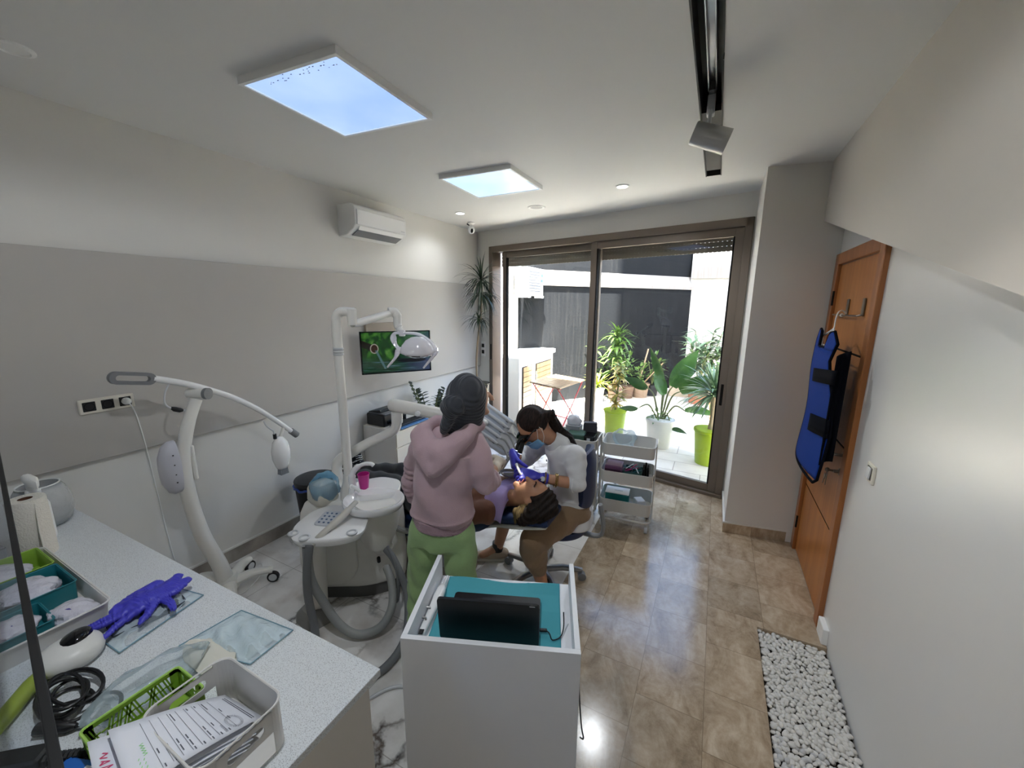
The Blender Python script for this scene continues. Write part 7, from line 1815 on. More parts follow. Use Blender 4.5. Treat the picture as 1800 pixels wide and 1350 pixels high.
s.ell(HP(0, -0.028, 0.030), (0.090, 0.085, 0.105), 0.02, PM.T); s.ell(HP(0, 0.10, -0.03), (0.076, 0.075, 0.105), 0.012, PM.T, op='cut'); s.ell(HP(0.072, -0.005, -0.02), (0.04, 0.028, 0.040), 0.01, PM.T, op='cut')
s.limb([HP(0.05, -0.05, 0.06), HP(0.10, -0.07, 0.02), HP(0.115, -0.095, -0.045)], [0.056, 0.052, 0.036], 0.03); s.ell(HP(0.035, -0.070, 0.05), (0.10, 0.06, 0.10), 0.03, PM.T)
s.ripple(lambda x, y, z: 0.004*np.sin(150*(z+0.5*x)+12*np.sin(20*x))); s.build('hair', m_hair2, pP)
s = SDF(hP-(0.25, 0.25, 0.25), hP+(0.1, 0.1, 0.0), 0.0055)
s.limb([HP(0.085, -0.050, -0.02), HP(0.108, -0.075, -0.055), HP(0.118, -0.115, -0.065)], [0.028, 0.034, 0.012], 0.02); s.limb([HP(0.07, -0.035, -0.035), HP(0.09, -0.06, -0.085), HP(0.11, -0.115, -0.10)], [0.020, 0.026, 0.010], 0.02)
s.ripple(lambda x, y, z: 0.0035*np.sin(170*(x+0.3*z))); s.build('hair_ends', m_blond, pP)
for q in (-1, 1):
    e = spline([Vector(HP(0.014*q, 0.095, 0.038)), Vector(HP(0.032*q, 0.094, 0.045)), Vector(HP(0.052*q, 0.080, 0.038))], 5); MB().tube(e, 0.0035, 6).build('eyebrow', m_hair, pP)
b = MB(); b.tube(spline([Vector(HP(-0.022, 0.092, -0.063)), Vector(HP(0, 0.104, -0.049)), Vector(HP(0.022, 0.092, -0.063)), Vector(HP(0, 0.098, -0.078)), Vector(HP(-0.022, 0.092, -0.063))], 6), 0.004, 8); b.build('lips', mat('lips', S(176, 104, 98), 0.4), pP)
# top, trousers, shoes
s = SDF((-1.82, 1.74, 0.44), (-1.00, 2.44, 0.86), 0.008)
s.trunk([plv+(0, 0, 0.01), (plv+ckP)/2+(0, 0, 0.015), ckP+(0, 0, 0.01), ckP+(0.09, 0, 0.0)], [0.172, 0.152, 0.175, 0.125], [0.118, 0.112, 0.112, 0.085], (0, 1, 0), 0.03)
for a, e in ((sh1, e1), (sh2, e2)): s.limb([a, e, e+(e-a)*0.05], [0.075, 0.058, 0.055], 0.03)
s.ripple(lambda x, y, z: 0.004*np.sin(50*x+20*y)*np.sin(13*y)); s.build('top', m_brown, pP)
s = SDF((-2.56, 1.80, 0.42), (-1.56, 2.36, 0.78), 0.009)
s.trunk([plv+(0.06, 0, 0), plv+(-0.08, 0, 0)], [0.172, 0.172], [0.118, 0.112], (0, 1, 0), 0.03)
for sg, k_2, an in ((-1, k1, a1), (1, k2, a2)): s.limb([plv+(-0.02, 0.085*sg, 0), k_2, an+(0.03, 0, 0)], [0.108, 0.084, 0.062], 0.03)
s.ripple(lambda x, y, z: 0.005*np.sin(38*x+24*y)); s.build('trousers', m_navyp, pP)
m_shoe = mat('black suede', S(20, 20, 22), 0.8, bump=0.2, bscale=150)
for i, an in enumerate((a1, a2)):
    td_ = np.array((-0.30, -0.02+0.10*i, 0.95)); td_ /= np.linalg.norm(td_); an = an+(-0.03, 0, 0)
    s = SDF(an+(-0.16, -0.1, -0.12), an+(0.1, 0.1, 0.24), 0.0055)
    s.limb([an-td_*0.055+(-0.02, 0, 0), an+td_*0.06+(-0.02, 0, 0), an+td_*0.155+(-0.01, 0, 0)], [0.042, 0.043, 0.033], 0.02).limb([an+(0.03, 0, 0), an+td_*0.05+(0, 0, 0)], [0.040, 0.036], 0.02); sh_ = s.build('shoe', m_shoe, pP)
    s = SDF(an+(-0.2, -0.1, -0.14), an+(0.1, 0.1, 0.26), 0.006); so_ = np.array((-0.052, 0, -0.016))
    s.limb([an-td_*0.058+so_, an+td_*0.06+so_, an+td_*0.160+so_], [0.040, 0.042, 0.034], 0.0, flat=((0.95, 0, 0.30), 0.45)); s.build('sole', m_white, sh_)
    b = MB()
    for q in range(7):
        c = Vector(an+td_*(0.012+0.016*q)+np.array((0.030-0.0022*q, 0, 0.010))); b.tube([c+V(-0.012, -0.030, 0), c+V(0.004, -0.012, 0.006), c+V(0.004, 0.012, -0.004), c+V(-0.012, 0.030, 0)], 0.0028, 6)
    b.build('laces', m_white, sh_)
    b = MB()
    for q in range(3):
        c = Vector(an+td_*(0.02+0.030*q)); b.box(c+V(0.0, -0.0425, 0.0), (0.050, 0.004, 0.011), M3=Matrix.Rotation(-0.5, 3, 'Y'))
    b.build('side_stripes', m_white, sh_, smooth=0)
# bib over the chest
def bibF(u, v):
    x = -1.03-0.33*v; y = 1.87+0.37*u; base = 0.775-0.30*(v*0.30)+0.02*math.sin(v*6)
    edge = abs(u-0.5)*2; z = base-0.055*edge**3-0.05*max(0, (0.10-v)/0.10)
    z += 0.006*math.sin(u*15+v*8)+0.006*math.sin(v*19+2)
    if u < 0.25: z -= 0.10*((0.25-u)/0.25)**1.5*(0.4+0.6*math.sin(v*5+0.6)**2)
    return V(x, y, z+0.005)
b = MB(); b.grid(bibF, 26, 24); b.build('bib', m_bib, pP, smooth=180, solid=0.002)
# instrument tray on the chest and the probe held over the mouth
t = thing('instrument_dish', 'small steel dish with tools on the lilac bib', 'dish', (-1.17, 2.17, 0.78))
b = MB(); dc2 = V(-1.115, 2.17, 0.795); b.loft([[dc2+V(r*0.085*math.cos(a), r*0.055*math.sin(a), z) for a in A] for r, z in ((0.8, 0.0), (1.0, 0.018), (0.96, 0.018), (0.78, 0.003))], True, True); b.build('dish', m_steel, t, smooth=40)
b = MB(); b.cyl(dc2+V(-0.05, -0.01, 0.012), dc2+V(0.05, 0.015, 0.024), 0.004, n=10); b.build('probe', m_chrome, t)
t = thing('dental_handpiece', 'white and blue dental handpiece held at the patient mouth', 'handpiece', (-1.0, 2.03, 0.86))
b = MB(); b.tube([V(-0.965, 2.03, 0.872), V(-0.985, 2.035, 0.892), V(-1.03, 2.075, 0.925)], [0.004, 0.007, 0.009], 10); b.build('handpiece_body', m_white, t)
b = MB(); b.ball((-0.967, 2.03, 0.874), 0.006); b.build('curing_tip', emission('curing light', S(150, 110, 255), 3.0), t)
# headlight of the loupes: a real small spot
sl = bpy.data.lights.new('loupe_headlight', 'SPOT'); sl.energy = 0.8; sl.spot_size = math.radians(26); sl.spot_blend = 0.25; sl.color = (1.0, 0.96, 0.86); sl.shadow_soft_size = 0.008
so = bpy.data.objects.new('loupe_headlight', sl); COL.objects.link(so); pos_ = HV(0.0, 0.165, 0.03); so.location = pos_
so.rotation_euler = (Vector((-0.97, 1.985, 0.83))-pos_).to_track_quat('-Z', 'Y').to_euler()
# stool
t = thing('dentist_stool', 'navy operator stool with backrest and silver five-star base', 'stool', (-0.88, 2.34, 0))
sc_ = V(-0.845, 2.39, 0)
b = MB(); b.loft([[sc_+V(0.205*r*math.cos(a), 0.205*r*math.sin(a), z) for a in A] for r, z in ((0.3, 0.375), (0.92, 0.385), (1.0, 0.41), (0.97, 0.435), (0.80, 0.442))], True, True); b.build('seat', m_navy, t, smooth=50)
b = MB()
def brF(u, v, off=0.0):
    a = math.radians(8+ (u-0.5)*74); r_ = 0.245+off; d_ = V(math.cos(a), math.sin(a), 0); w = 1-0.18*(2*abs(u-0.5))**3
    return sc_+d_*r_*(1.0-0.04*v)+V(-0.03, -0.02, 0.80+ (v-0.5)*0.46*w)
rings = []
for k_2 in range(9):
    v = 0.08+0.84*k_2/8; e = 0.028*(1-((k_2-4)/4.6)**4)
    rings.append([brF(i/12, v, e) for i in range(13)]+[brF(i/12, v, -e) for i in range(12, -1, -1)])
b.loft(rings); b.build('backrest', m_navy, t, smooth=60)
b = MB(); b.tube(spline([sc_+V(0.10, 0.02, 0.37), sc_+V(0.27, 0.02, 0.375), sc_+V(0.30, 0.03, 0.45), sc_+V(0.272, 0.03, 0.60)], 6), 0.024, 10, sy=0.6); b.build('back_support', mat('grey support', S(128, 128, 128), 0.5), t)
b = MB(); cB = V(-0.93, 2.29, 0); b.cyl(cB+V(0, 0, 0.10), sc_+V(-0.05, -0.03, 0.37), 0.026, n=16); b.build('gas_column', m_chrome, t)
for k_2 in range(5):
    a = math.radians(27+72*k_2); d_ = V(math.cos(a), math.sin(a), 0); e = cB+d_*0.285
    b = MB(); b.tube([cB+V(0, 0, 0.085), cB+d_*0.15+V(0, 0, 0.095), e+V(0, 0, 0.075)], [0.028, 0.026, 0.019], 10, sy=0.8, up=(0, 0, 1)); lg = b.build('leg', m_steel, t)
    b = MB(); w_2 = V(-d_.y, d_.x, 0); b.cyl(e+V(0, 0, 0.028)-w_2*0.020, e+V(0, 0, 0.028)+w_2*0.020, 0.028, n=16); b.build('caster', m_grey, lg)
# discarded gloves on the pouch
t = thing('nitrile_gloves', 'crumpled blue violet nitrile gloves thrown on the transparent pouch', 'gloves', (-1.5, 0.44, ZT+0.03))
s = SDF((-1.68, 0.28, ZT+0.015), (-1.36, 0.60, ZT+0.10), 0.0026); z = ZT+0.042
s.limb([(-1.575, 0.545, z), (-1.535, 0.505, z+0.006), (-1.52, 0.45, z+0.004)], [0.014, 0.026, 0.024], 0.012, flat=((0, 0, 1), 0.6)).limb([(-1.525, 0.545, z), (-1.50, 0.50, z+0.004), (-1.52, 0.46, z)], [0.018, 0.024, 0.026], 0.012, flat=((0, 0, 1), 0.55))
s.limb([(-1.59, 0.49, z), (-1.575, 0.43, z), (-1.565, 0.385, z-0.004)], [0.020, 0.024, 0.020], 0.01, flat=((0, 0, 1), 0.6)).ell((-1.535, 0.435, z), (0.042, 0.045, 0.022), 0.012)
for p, q, r in (((-1.53, 0.42, z), (-1.555, 0.345, z-0.010), (-1.56, 0.315, z-0.012)), ((-1.515, 0.42, z), (-1.53, 0.345, z-0.008), (-1.545, 0.31, z-0.012)), ((-1.50, 0.42, z), (-1.495, 0.36, z-0.010), (-1.475, 0.325, z-0.014)), ((-1.495, 0.45, z), (-1.465, 0.42, z-0.008), (-1.45, 0.395, z-0.012)), ((-1.50, 0.47, z), (-1.455, 0.475, z-0.004), (-1.425, 0.47, z-0.010))): s.limb([p, q, r], [0.013, 0.011, 0.008], 0.006, flat=((0, 0, 1), 0.8))
s.ripple(lambda x, y, z: 0.0028*np.sin(170*x+60*np.sin(20*y))*np.sin(120*y+40*x)); s.build('glove', m_nitr, t)
# ================================================================== two three-tier trolleys
m_trl = mat('warm white powder coat', S(206, 205, 200), 0.4)
def trolley(label, c, rz):
    t = thing('trolley', label, 'trolley', c, rz, 'white three-tier trolleys by the window', local=True)
    w, d = 0.42, 0.30
    for z, hh in ((0.155, 0.11), (0.42, 0.10), (0.665, 0.10)):
        b = MB(); shell_box(b, -w/2, w/2, -d/2, d/2, z, z+hh, 0.003, 0.004, 0.045); bk = b.build('basket', m_trl, t, smooth=35)
        MB().tube([V(p[0], p[1], z+hh) for p in rrect(w+0.008, d+0.008, 0.048, 5)], 0.004, 6, closed=True).build('rim', m_trl, bk)
    for sx in (-1, 1):
        for sy in (-1, 1):
            x, y = sx*(w/2+0.012), sy*0.075
            MB().box((x, y, 0.44), (0.012, 0.028, 0.66), bev=0.003).build('post', m_trl, t, smooth=0)
        MB().tube(spline([V(sx*(w/2+0.012), -0.075, 0.765), V(sx*(w/2+0.014), -0.06, 0.785), V(sx*(w/2+0.014), 0.06, 0.785), V(sx*(w/2+0.012), 0.075, 0.765)], 4), 0.006, 8).build('handle', m_trl, t)
    MB().tube([V(p[0], p[1], 0.105) for p in rrect(w+0.01, d+0.02, 0.06, 6)], 0.009, 8, closed=True).build('base_rail', m_trl, t)
    for sx in (-1, 1):
        for sy in (-1, 1):
            x, y = sx*0.185, sy*0.135
            b = MB(); b.box((x, y, 0.085), (0.030, 0.020, 0.04), bev=0.004); b.cyl((x-0.013, y+0.008, 0.035), (x-0.010, y+0.008, 0.035), 0.034, n=18); b.cyl((x+0.010, y+0.008, 0.035), (x+0.013, y+0.008, 0.035), 0.034, n=18); lg = b.build('caster', m_lgrey, t)
            b = MB(); b.cyl((x-0.009, y+0.008, 0.0345), (x+0.009, y+0.008, 0.0345), 0.0345, n=20); b.build('wheel', m_lgrey, lg)
    return t, (Matrix.Translation(Vector(c)) @ Matrix.Rotation(rz, 4, 'Z'))
_, TR = trolley('white three-tier trolley nearer the door with teal carton on its lowest shelf', (-0.565, 3.335, 0), 0.10)
_, TL = trolley('white three-tier trolley behind the navy stool, partly hidden by the person in white', (-1.035, 3.28, 0), 0.06)
def onT(T, label, name, cat, p, s, m, rz=0.0, group=None, parts=()):
    q = T @ V(*p); ang = math.atan2(T[1][0], T[0][0])+rz
    t = thing(name, label, cat, q, group=group); R3 = Matrix.Rotation(ang, 3, 'Z')
    MB().box(q+V(0, 0, s[2]/2), s, M3=R3, bev=min(s)*0.06).build('box_body', m, t, smooth=0)
    for nm, pp, ss, mm in parts: MB().box(q+R3 @ V(*pp), ss, M3=R3).build(nm, mm, t, smooth=0)
    return t
zb, zm, zt = 0.160, 0.425, 0.670
m_tealc = mat('teal card', S(22, 116, 112), 0.5); m_cardw = mat('white card', S(224, 224, 224), 0.5)
t = onT(TR, 'white-topped teal carton on the lowest shelf of the right-hand trolley', 'carton', 'carton', (-0.075, 0.0, zb), (0.20, 0.135, 0.125), m_tealc, 0.0, None, (('white_lid', (0, 0, 0.127), (0.201, 0.136, 0.004), m_cardw), ('pale_band', (0.03, -0.0682, 0.04), (0.10, 0.002, 0.006), m_ltgreen), ('printed_label', (0.01, 0.0, 0.1295), (0.07, 0.02, 0.001), m_lgrey)))
onT(TR, 'small white carton beside the teal one on the lowest shelf', 'carton', 'carton', (0.115, -0.02, zb), (0.075, 0.09, 0.09), m_cardw, 0.5, None, (('printed_label', (0, -0.0455, 0.05), (0.04, 0.001, 0.012), m_lgrey),))
m_plum = mat('plum card', S(126, 84, 120), 0.45); m_plumd = mat('dark plum card', S(74, 44, 66), 0.5)
onT(TR, 'plum coloured box on the middle shelf of the right-hand trolley', 'box', 'box', (-0.115, -0.02, zm), (0.14, 0.15, 0.125), m_plum, -0.05, None, (('dark_side', (0, -0.0755, 0.05), (0.138, 0.002, 0.09), m_plumd),))
m_gteal = mat('grey teal plastic', S(70, 110, 106), 0.5)
q = TR @ V(0.045, 0.0, zm); t = thing('organiser_box', 'teal open organiser with small dental tools on the middle shelf', 'box', q)
b = MB(); shell_box(b, q.x-0.075, q.x+0.075, q.y-0.075, q.y+0.075, q.z, q.z+0.085, 0.003, 0.003, 0.01); b.build('box_wall', m_gteal, t, smooth=35)
rn = random.Random(8); cols = [m_red, m_teal, m_white, m_black, m_steel, m_pink]
for k in range(9):
    x, y = rn.uniform(-0.055, 0.055), rn.uniform(-0.055, 0.055); a = rn.uniform(0, 3.1); p = q+V(x*0.7, y*0.7, 0.070+0.004*k)
    t = thing('hand_tool', 'small coloured handled tool jumbled in the teal organiser', 'tool', p, group='tools jumbled in the teal organiser')
    d_ = V(math.cos(a), math.sin(a), 0.1)*0.055; MB().cyl(p-d_, p+d_, 0.004, n=8).build('handle', cols[k % 6], t); MB().cyl(p+d_, p+d_*1.4, 0.0018, n=6).build('tip', m_steel, t)
for k, (x, y) in enumerate(((0.145, 0.02), (0.165, -0.03), (0.13, -0.03))):
    q = TR @ V(x, y, zm); t = thing('marker', ('black capped marker standing behind the other two markers', 'black capped marker standing nearest the trolley post', 'black capped marker standing nearest the teal organiser')[k], 'marker', q, group='black markers on the middle shelf')
    MB().cyl(q, q+V(0, 0, 0.105), 0.010, n=12).build('barrel', m_black, t); MB().cyl(q+V(0, 0, 0.105), q+V(0.002, 0, 0.15), 0.009, 0.007, 12).build('cap', m_gblack, t)
onT(TR, 'clear white tray in front of the markers on the middle shelf', 'small_tray', 'tray', (0.10, -0.115, zm), (0.13, 0.05, 0.075), m_frost)
onT(TR, 'red eraser-sized box lying at the right end of the top shelf', 'small_box', 'box', (0.135, -0.11, zt+0.056), (0.055, 0.022, 0.02), mat('crimson plastic', S(178, 30, 84), 0.4))
q = TR @ V(-0.05, 0.06, zt+0.085); one(blob((q.x, q.y, q.z), (0.085, 0.06, 0.07), 21, amp=0.55), 'plastic_bag', m_film, 'crumpled clear bag on the top shelf of the right-hand trolley', 'plastic bag', smooth=60)
q = TR @ V(-0.02, -0.05, zt+0.02); one(blob((q.x, q.y, q.z), (0.13, 0.07, 0.02), 23, amp=0.5), 'film_packets', m_film, 'flat clear film packets lying on the top shelf of the right-hand trolley', 'packets', smooth=60)
t = thing('tweezers', 'steel tweezers lying on the clear packets of the top shelf', 'tweezers', TR @ V(-0.02, -0.11, zt+0.05)); MB().cyl(TR @ V(-0.10, -0.11, zt+0.05), TR @ V(0.05, -0.12, zt+0.046), 0.0035, n=8).build('arm', m_steel, t); MB().cyl(TR @ V(-0.10, -0.105, zt+0.05), TR @ V(0.05, -0.114, zt+0.048), 0.0035, n=8).build('arm', m_steel, t)
# left trolley
m_dgreen = mat('dark green card', S(54, 84, 70), 0.6); m_dgrey = mat('dark grey plastic', S(58, 58, 66), 0.5)
onT(TL, 'dark green box with white tips on the top shelf of the left-hand trolley', 'box', 'box', (0.02, -0.03, zt), (0.15, 0.16, 0.125), m_dgreen, 0.1, None, (('printed_label', (0, -0.081, 0.07), (0.09, 0.001, 0.03), m_lgrey),))
onT(TL, 'black box with pale printed bottle beside the dark green one', 'box', 'box', (0.145, -0.04, zt), (0.09, 0.12, 0.125), m_gblack, 0.0, None, (('pale_figure', (-0.005, -0.061, 0.07), (0.03, 0.001, 0.07), m_lgrey),))
onT(TL, 'tilted grey carton standing at the back of the top shelf', 'carton', 'carton', (0.115, 0.075, zt), (0.12, 0.05, 0.20), m_dgrey, 0.35)
q = TL @ V(-0.03, 0.06, zt+0.13); t = thing('tissue_box', 'white tissue sticking out of a box on the left-hand trolley', 'tissue', q-V(0, 0, 0.13)); MB().box(q-V(0, 0, 0.045), (0.13, 0.10, 0.16), bev=0.004).build('box_body', m_boxg, t, smooth=0); b = blob((q.x, q.y, q.z+0.07), (0.06, 0.03, 0.05), 31, amp=0.5, flat=False); b.build('tissue', m_paper, t, smooth=60)
t = thing('spray_bottle', 'small pale teal nozzle bottle beside the dark green box', 'bottle', TL @ V(-0.055, -0.125, zt)); MB().lathe([(0.018, 0), (0.019, 0.08), (0.010, 0.10), (0.007, 0.155), (0.003, 0.17)], TL @ V(-0.055, -0.118, zt), 14).build('bottle', mat('pale teal plastic', S(130, 190, 180), 0.4), t); MB().cyl(TL @ V(-0.055, -0.118, zt+0.098), TL @ V(-0.055, -0.118, zt+0.112), 0.012, n=12).build('collar', m_white, t)
t = thing('wire_bundle', 'bundle of steel wires on the middle shelf of the left-hand trolley', 'wires', TL @ V(0.12, 0.0, zm)); rn = random.Random(2)
b = MB()
for k in range(16): p = TL @ V(0.11+rn.uniform(-0.05, 0.05), rn.uniform(-0.07, 0.05), zm+0.08+rn.uniform(0, 0.03)); a = rn.uniform(-0.6, 0.9); d_ = V(math.cos(a), math.sin(a), 0)*0.045; b.cyl(p-d_, p+d_, 0.0022, n=6)
b.build('wires', m_cream, t)['kind'] = 'stuff'
onT(TL, 'white paper box under the wires on the middle shelf', 'box', 'box', (0.11, -0.01, zm), (0.14, 0.13, 0.075), m_boxg)
onT(TL, 'white carton with black and red print on the lowest shelf of the left-hand trolley', 'carton', 'carton', (0.10, 0.03, zb), (0.12, 0.09, 0.19), m_cardw, 0.2, None, (('black_print', (0, -0.0455, 0.14), (0.06, 0.001, 0.03), m_black), ('red_print', (0, -0.0455, 0.10), (0.07, 0.001, 0.02), mat('red print', S(170, 36, 34), 0.5))))
onT(TL, 'red folder leaning on the lowest shelf of the left-hand trolley', 'folder', 'folder', (0.165, -0.055, zb), (0.03, 0.10, 0.15), bpy.data.materials['red print'], -0.3)
# ================================================================== apron on a hanger at the door
m_apr = cloth_ = mat('royal blue apron', S(20, 54, 132), 0.85, spec=0.12, bump=0.1, bscale=40); m_aprd = mat('navy apron trim', S(8, 10, 18), 0.9, spec=0.1)
t = thing('apron', 'royal blue lead apron with dark straps hanging by the wooden door', 'apron', (0.62, 2.98, 0.9))
AT = axes((0, -1, 0), (0, 0, 1), (-1, 0, 0), (0.63, 2.98, 0))
out = [(-0.30, 0.92), (0.27, 0.895), (0.315, 0.93), (0.325, 1.2), (0.285, 1.42), (0.20, 1.60), (0.245, 1.70), (0.17, 1.765), (0.115, 1.755), (0.085, 1.665), (-0.055, 1.665), (-0.085, 1.755), (-0.16, 1.765), (-0.235, 1.70), (-0.225, 1.60), (-0.30, 1.46), (-0.335, 1.28), (-0.335, 0.96)]
b = MB()
def ap(p, o): return AT @ V(p[0]*1.0, p[1], o+0.045*math.cos(p[0]*4.2)+0.02*(1.7-p[1])+0.008*math.sin(p[1]*9))
from mathutils.geometry import tessellate_polygon
pts = []; 
for i in range(len(out)):
    a, c = Vector(out[i]), Vector(out[(i+1) % len(out)]); k = max(1, int((c-a).length/0.05))
    pts += [a.lerp(c, j/k) for j in range(k)]
nx_, nz_ = 26, 34
def inside(x, y):
    r = False
    for i in range(len(out)):
        x1, y1 = out[i]; x2, y2 = out[i-1]
        if (y1 > y) != (y2 > y) and x < (x2-x1)*(y-y1)/(y2-y1)+x1: r = not r
    return r
rows = []
for j in range(nz_+1):                               # span-fill rows between the outline's left and right edges
    z = 0.925+(1.655-0.925)*j/nz_; xs = [x/200 for x in range(-70, 70) if inside(x/200, z)]
    rows.append([ap((xs[0]+(xs[-1]-xs[0])*i/nx_, z), 0) for i in range(nx_+1)])
b.loft(rows, False, False)
for sgn in (-1, 1):
    rws = []
    for j in range(7):
        z = 1.655+0.105*j/6; xs = [x/200 for x in range(-70, 70) if inside(x/200, z) and x*sgn > 0]
        if xs: rws.append([ap((xs[0]+(xs[-1]-xs[0])*i/8, z), 0) for i in range(9)])
    b.loft(rws, False, False)
b.build('front_panel', m_apr, t, smooth=180, solid=0.012)
b = MB(); b.tube([ap(p, 0) for p in pts], 0.008, 6, closed=True); b.build('trim', m_aprd, t)
for z0, z1, x0 in ((1.455, 1.535, 0.02), (1.155, 1.26, 0.06)):
    b = MB(); b.grid(lambda u, v: ap((x0+(0.335-x0)*u, z0+(z1-z0)*v+0.03*u), 0.016), 8, 2); b.build('strap', m_aprd, t, smooth=180, solid=0.006)
b = MB(); b.grid(lambda u, v: V(0.63-0.035+0.055*u, 2.98-0.315+0.03*math.sin(u*3), 1.02+0.62*v+0.03*u), 6, 10); b.build('back_flap', m_aprd, t, smooth=180, solid=0.008)
t = thing('clothes_hanger', 'white hanger holding the blue apron on the door rail', 'hanger', (0.65, 2.98, 1.75))
b = MB(); b.tube(spline([(0.690, 3.06, 1.862), (0.668, 3.05, 1.880), (0.645, 3.03, 1.868), (0.632, 3.0, 1.83), (0.628, 2.985, 1.79), (0.626, 2.98, 1.772)], 6), 0.004, 8); b.build('hook', m_white, t)
b = MB(); b.tube([(0.60, 3.17, 1.70), (0.626, 2.98, 1.772), (0.60, 2.80, 1.70)], 0.006, 8); b.tube([(0.60, 3.06, 1.672), (0.60, 2.90, 1.672)], 0.004, 8); b.build('shoulder_bar', m_white, t)
# ================================================================== patio furniture
ZP = -0.02
t = thing('outdoor_condenser', 'white outdoor air conditioning unit with slatted front high on the patio wall', 'air conditioner', (-3.1, 6.65, 2.06))
x0, x1, y0, y1, z0, z1 = -3.20, -2.95, 6.32, 7.02, 2.07, 2.55
MB().box(((x0+x1)/2, (y0+y1)/2, (z0+z1)/2), (x1-x0, y1-y0, z1-z0), bev=0.012).build('casing', m_lgrey, t, smooth=30)
for k in range(9): MB().box((x1+0.006, y0+0.30, z0+0.05+0.047*k), (0.016, 0.50, 0.020), M3=Matrix.Rotation(0.4, 3, 'Y')).build('slat', m_white, t, smooth=0)
MB().box((x1+0.001, y0+0.30, (z0+z1)/2), (0.004, 0.52, 0.42)).build('grille_recess', m_grey, t, smooth=0)
MB().box(((x0+x1)/2, y0-0.001, (z0+z1)/2), (0.20, 0.006, 0.40)).build('coil', mat('teal grey fins', S(84, 104, 104), 0.6), t, smooth=0)
for k in range(2): MB().box((x1+0.002, y1-0.08, z1-0.12-0.09*k), (0.006, 0.07, 0.055)).build('sticker', m_blue, t, smooth=0)
b = MB(); b.box((-3.12, y0+0.06, z0-0.02), (0.40, 0.04, 0.04)); b.box((-3.29, y0+0.06, z0-0.07), (0.03, 0.04, 0.14)); b.build('wall_bracket', m_lgrey, t, smooth=0)
b = MB(); b.box((-3.12, y1-0.06, z0-0.02), (0.40, 0.04, 0.04)); b.box((-3.29, y1-0.06, z0-0.07), (0.03, 0.04, 0.14)); b.build('wall_bracket', m_lgrey, t, smooth=0)
# low masonry cupboard with slatted sliding doors
m_slat = wood('pale wood slats', S(150, 122, 90), S(178, 152, 120), 0.6); m_mas = mat('white masonry', S(226, 226, 224), 0.7)
t = thing('patio_cupboard', 'white patio cupboard with slatted wooden doors along the left wall', 'cupboard', (-3.0, 6.3, ZP))
MB().box((-3.03, 5.91, 0.52), (0.54, 0.54, 1.08), bev=0.01).build('near_section', m_mas, t, smooth=0)
MB().box((-3.01, 6.62, 0.50), (0.54, 0.88, 1.04)).build('far_section', m_mas, t, smooth=0)
MB().box((-2.99, 6.62, 1.055), (0.60, 0.90, 0.075), bev=0.008).build('worktop', m_mas, t, smooth=0)
for (ya, yb, xf) in ((5.74, 6.14, -2.757), (6.24, 6.98, -2.737)):
    dr = MB().box((xf-0.012, (ya+yb)/2, 0.47), (0.02, yb-ya, 0.86)).build('door_frame', m_alud, t, smooth=0)
    for k in range(10): MB().box((xf+0.004, (ya+yb)/2, 0.085+0.085*k), (0.018, yb-ya-0.07, 0.076)).build('slat', m_slat, dr, smooth=0)
# folding bistro table
m_redm = mat('red painted steel', S(190, 52, 60), 0.4)
TT = axes((0.92, -0.39, 0), (0.14, 0.99, 0), (0, 0, 1), (-2.48, 5.44, 0))
t = thing('bistro_table', 'folding patio table with wooden slat top and red crossed legs', 'table', (-2.14, 5.75, ZP))
for k in range(9): b = MB(); b.prism([(0.0+0.072*k, 0.0), (0.062+0.072*k, 0.0), (0.062+0.072*k, 0.82), (0.0+0.072*k, 0.82)], 0.725, 0.745, TT); b.build('slat', m_slat, t, smooth=0)
for v in (0.06, 0.74): b = MB(); b.tube([TT @ V(0.02, v, 0.712), TT @ V(0.62, v, 0.712)], 0.011, 8); b.build('top_rail', m_redm, t)
for u in (0.06, 0.58):
    b = MB(); b.tube([TT @ V(u, 0.03, 0.71), TT @ V(u, 0.78, ZP+0.012)], 0.010, 8); b.build('leg', m_redm, t)
    b = MB(); b.tube([TT @ V(u+0.03, 0.78, 0.71), TT @ V(u+0.03, 0.03, ZP+0.012)], 0.010, 8); b.build('leg', m_redm, t)
for v in (0.06, 0.75): b = MB(); b.tube([TT @ V(0.06, v, 0.05), TT @ V(0.60, v, 0.05)], 0.008, 8); b.build('foot_rail', m_redm, t)

# ================================================================== plants
def leafmat(name, c0, c1, rough=0.4):
    c0, c1 = tuple(v*0.85 for v in c0), tuple(v*0.85 for v in c1)
    m = mat(name, c0, rough); t = NT(m); n = t.n('ShaderNodeTexNoise', sc=7, de=3); t.l(t.obj(), n.inputs['Vector'])
    t.l(t.ramp(n.outputs[0], [(0.35, c0), (0.65, c1)]), t.b.inputs['Base Color'])
    return m
lf_dark = leafmat('dark strap leaves', S(30, 44, 32), S(52, 72, 48)); lf_mid = leafmat('mid green leaves', S(66, 104, 42), S(116, 146, 66)); lf_yel = leafmat('yellow green leaves', S(120, 150, 50), S(190, 190, 84))
lf_strel = leafmat('large glossy leaves', S(52, 98, 40), S(84, 128, 58), 0.3); lf_croton = leafmat('croton leaves', S(110, 122, 40), S(200, 170, 84)); lf_grey = leafmat('grey green leaves', S(84, 116, 80), S(140, 164, 122))
m_stem = mat('plant stems', S(104, 112, 66), 0.7); m_trunk = mat('woody trunk', S(150, 132, 108), 0.85, bump=0.6, bscale=60); m_soil = mat('potting soil', S(58, 44, 34), 1.0, bump=1.0, bscale=60)
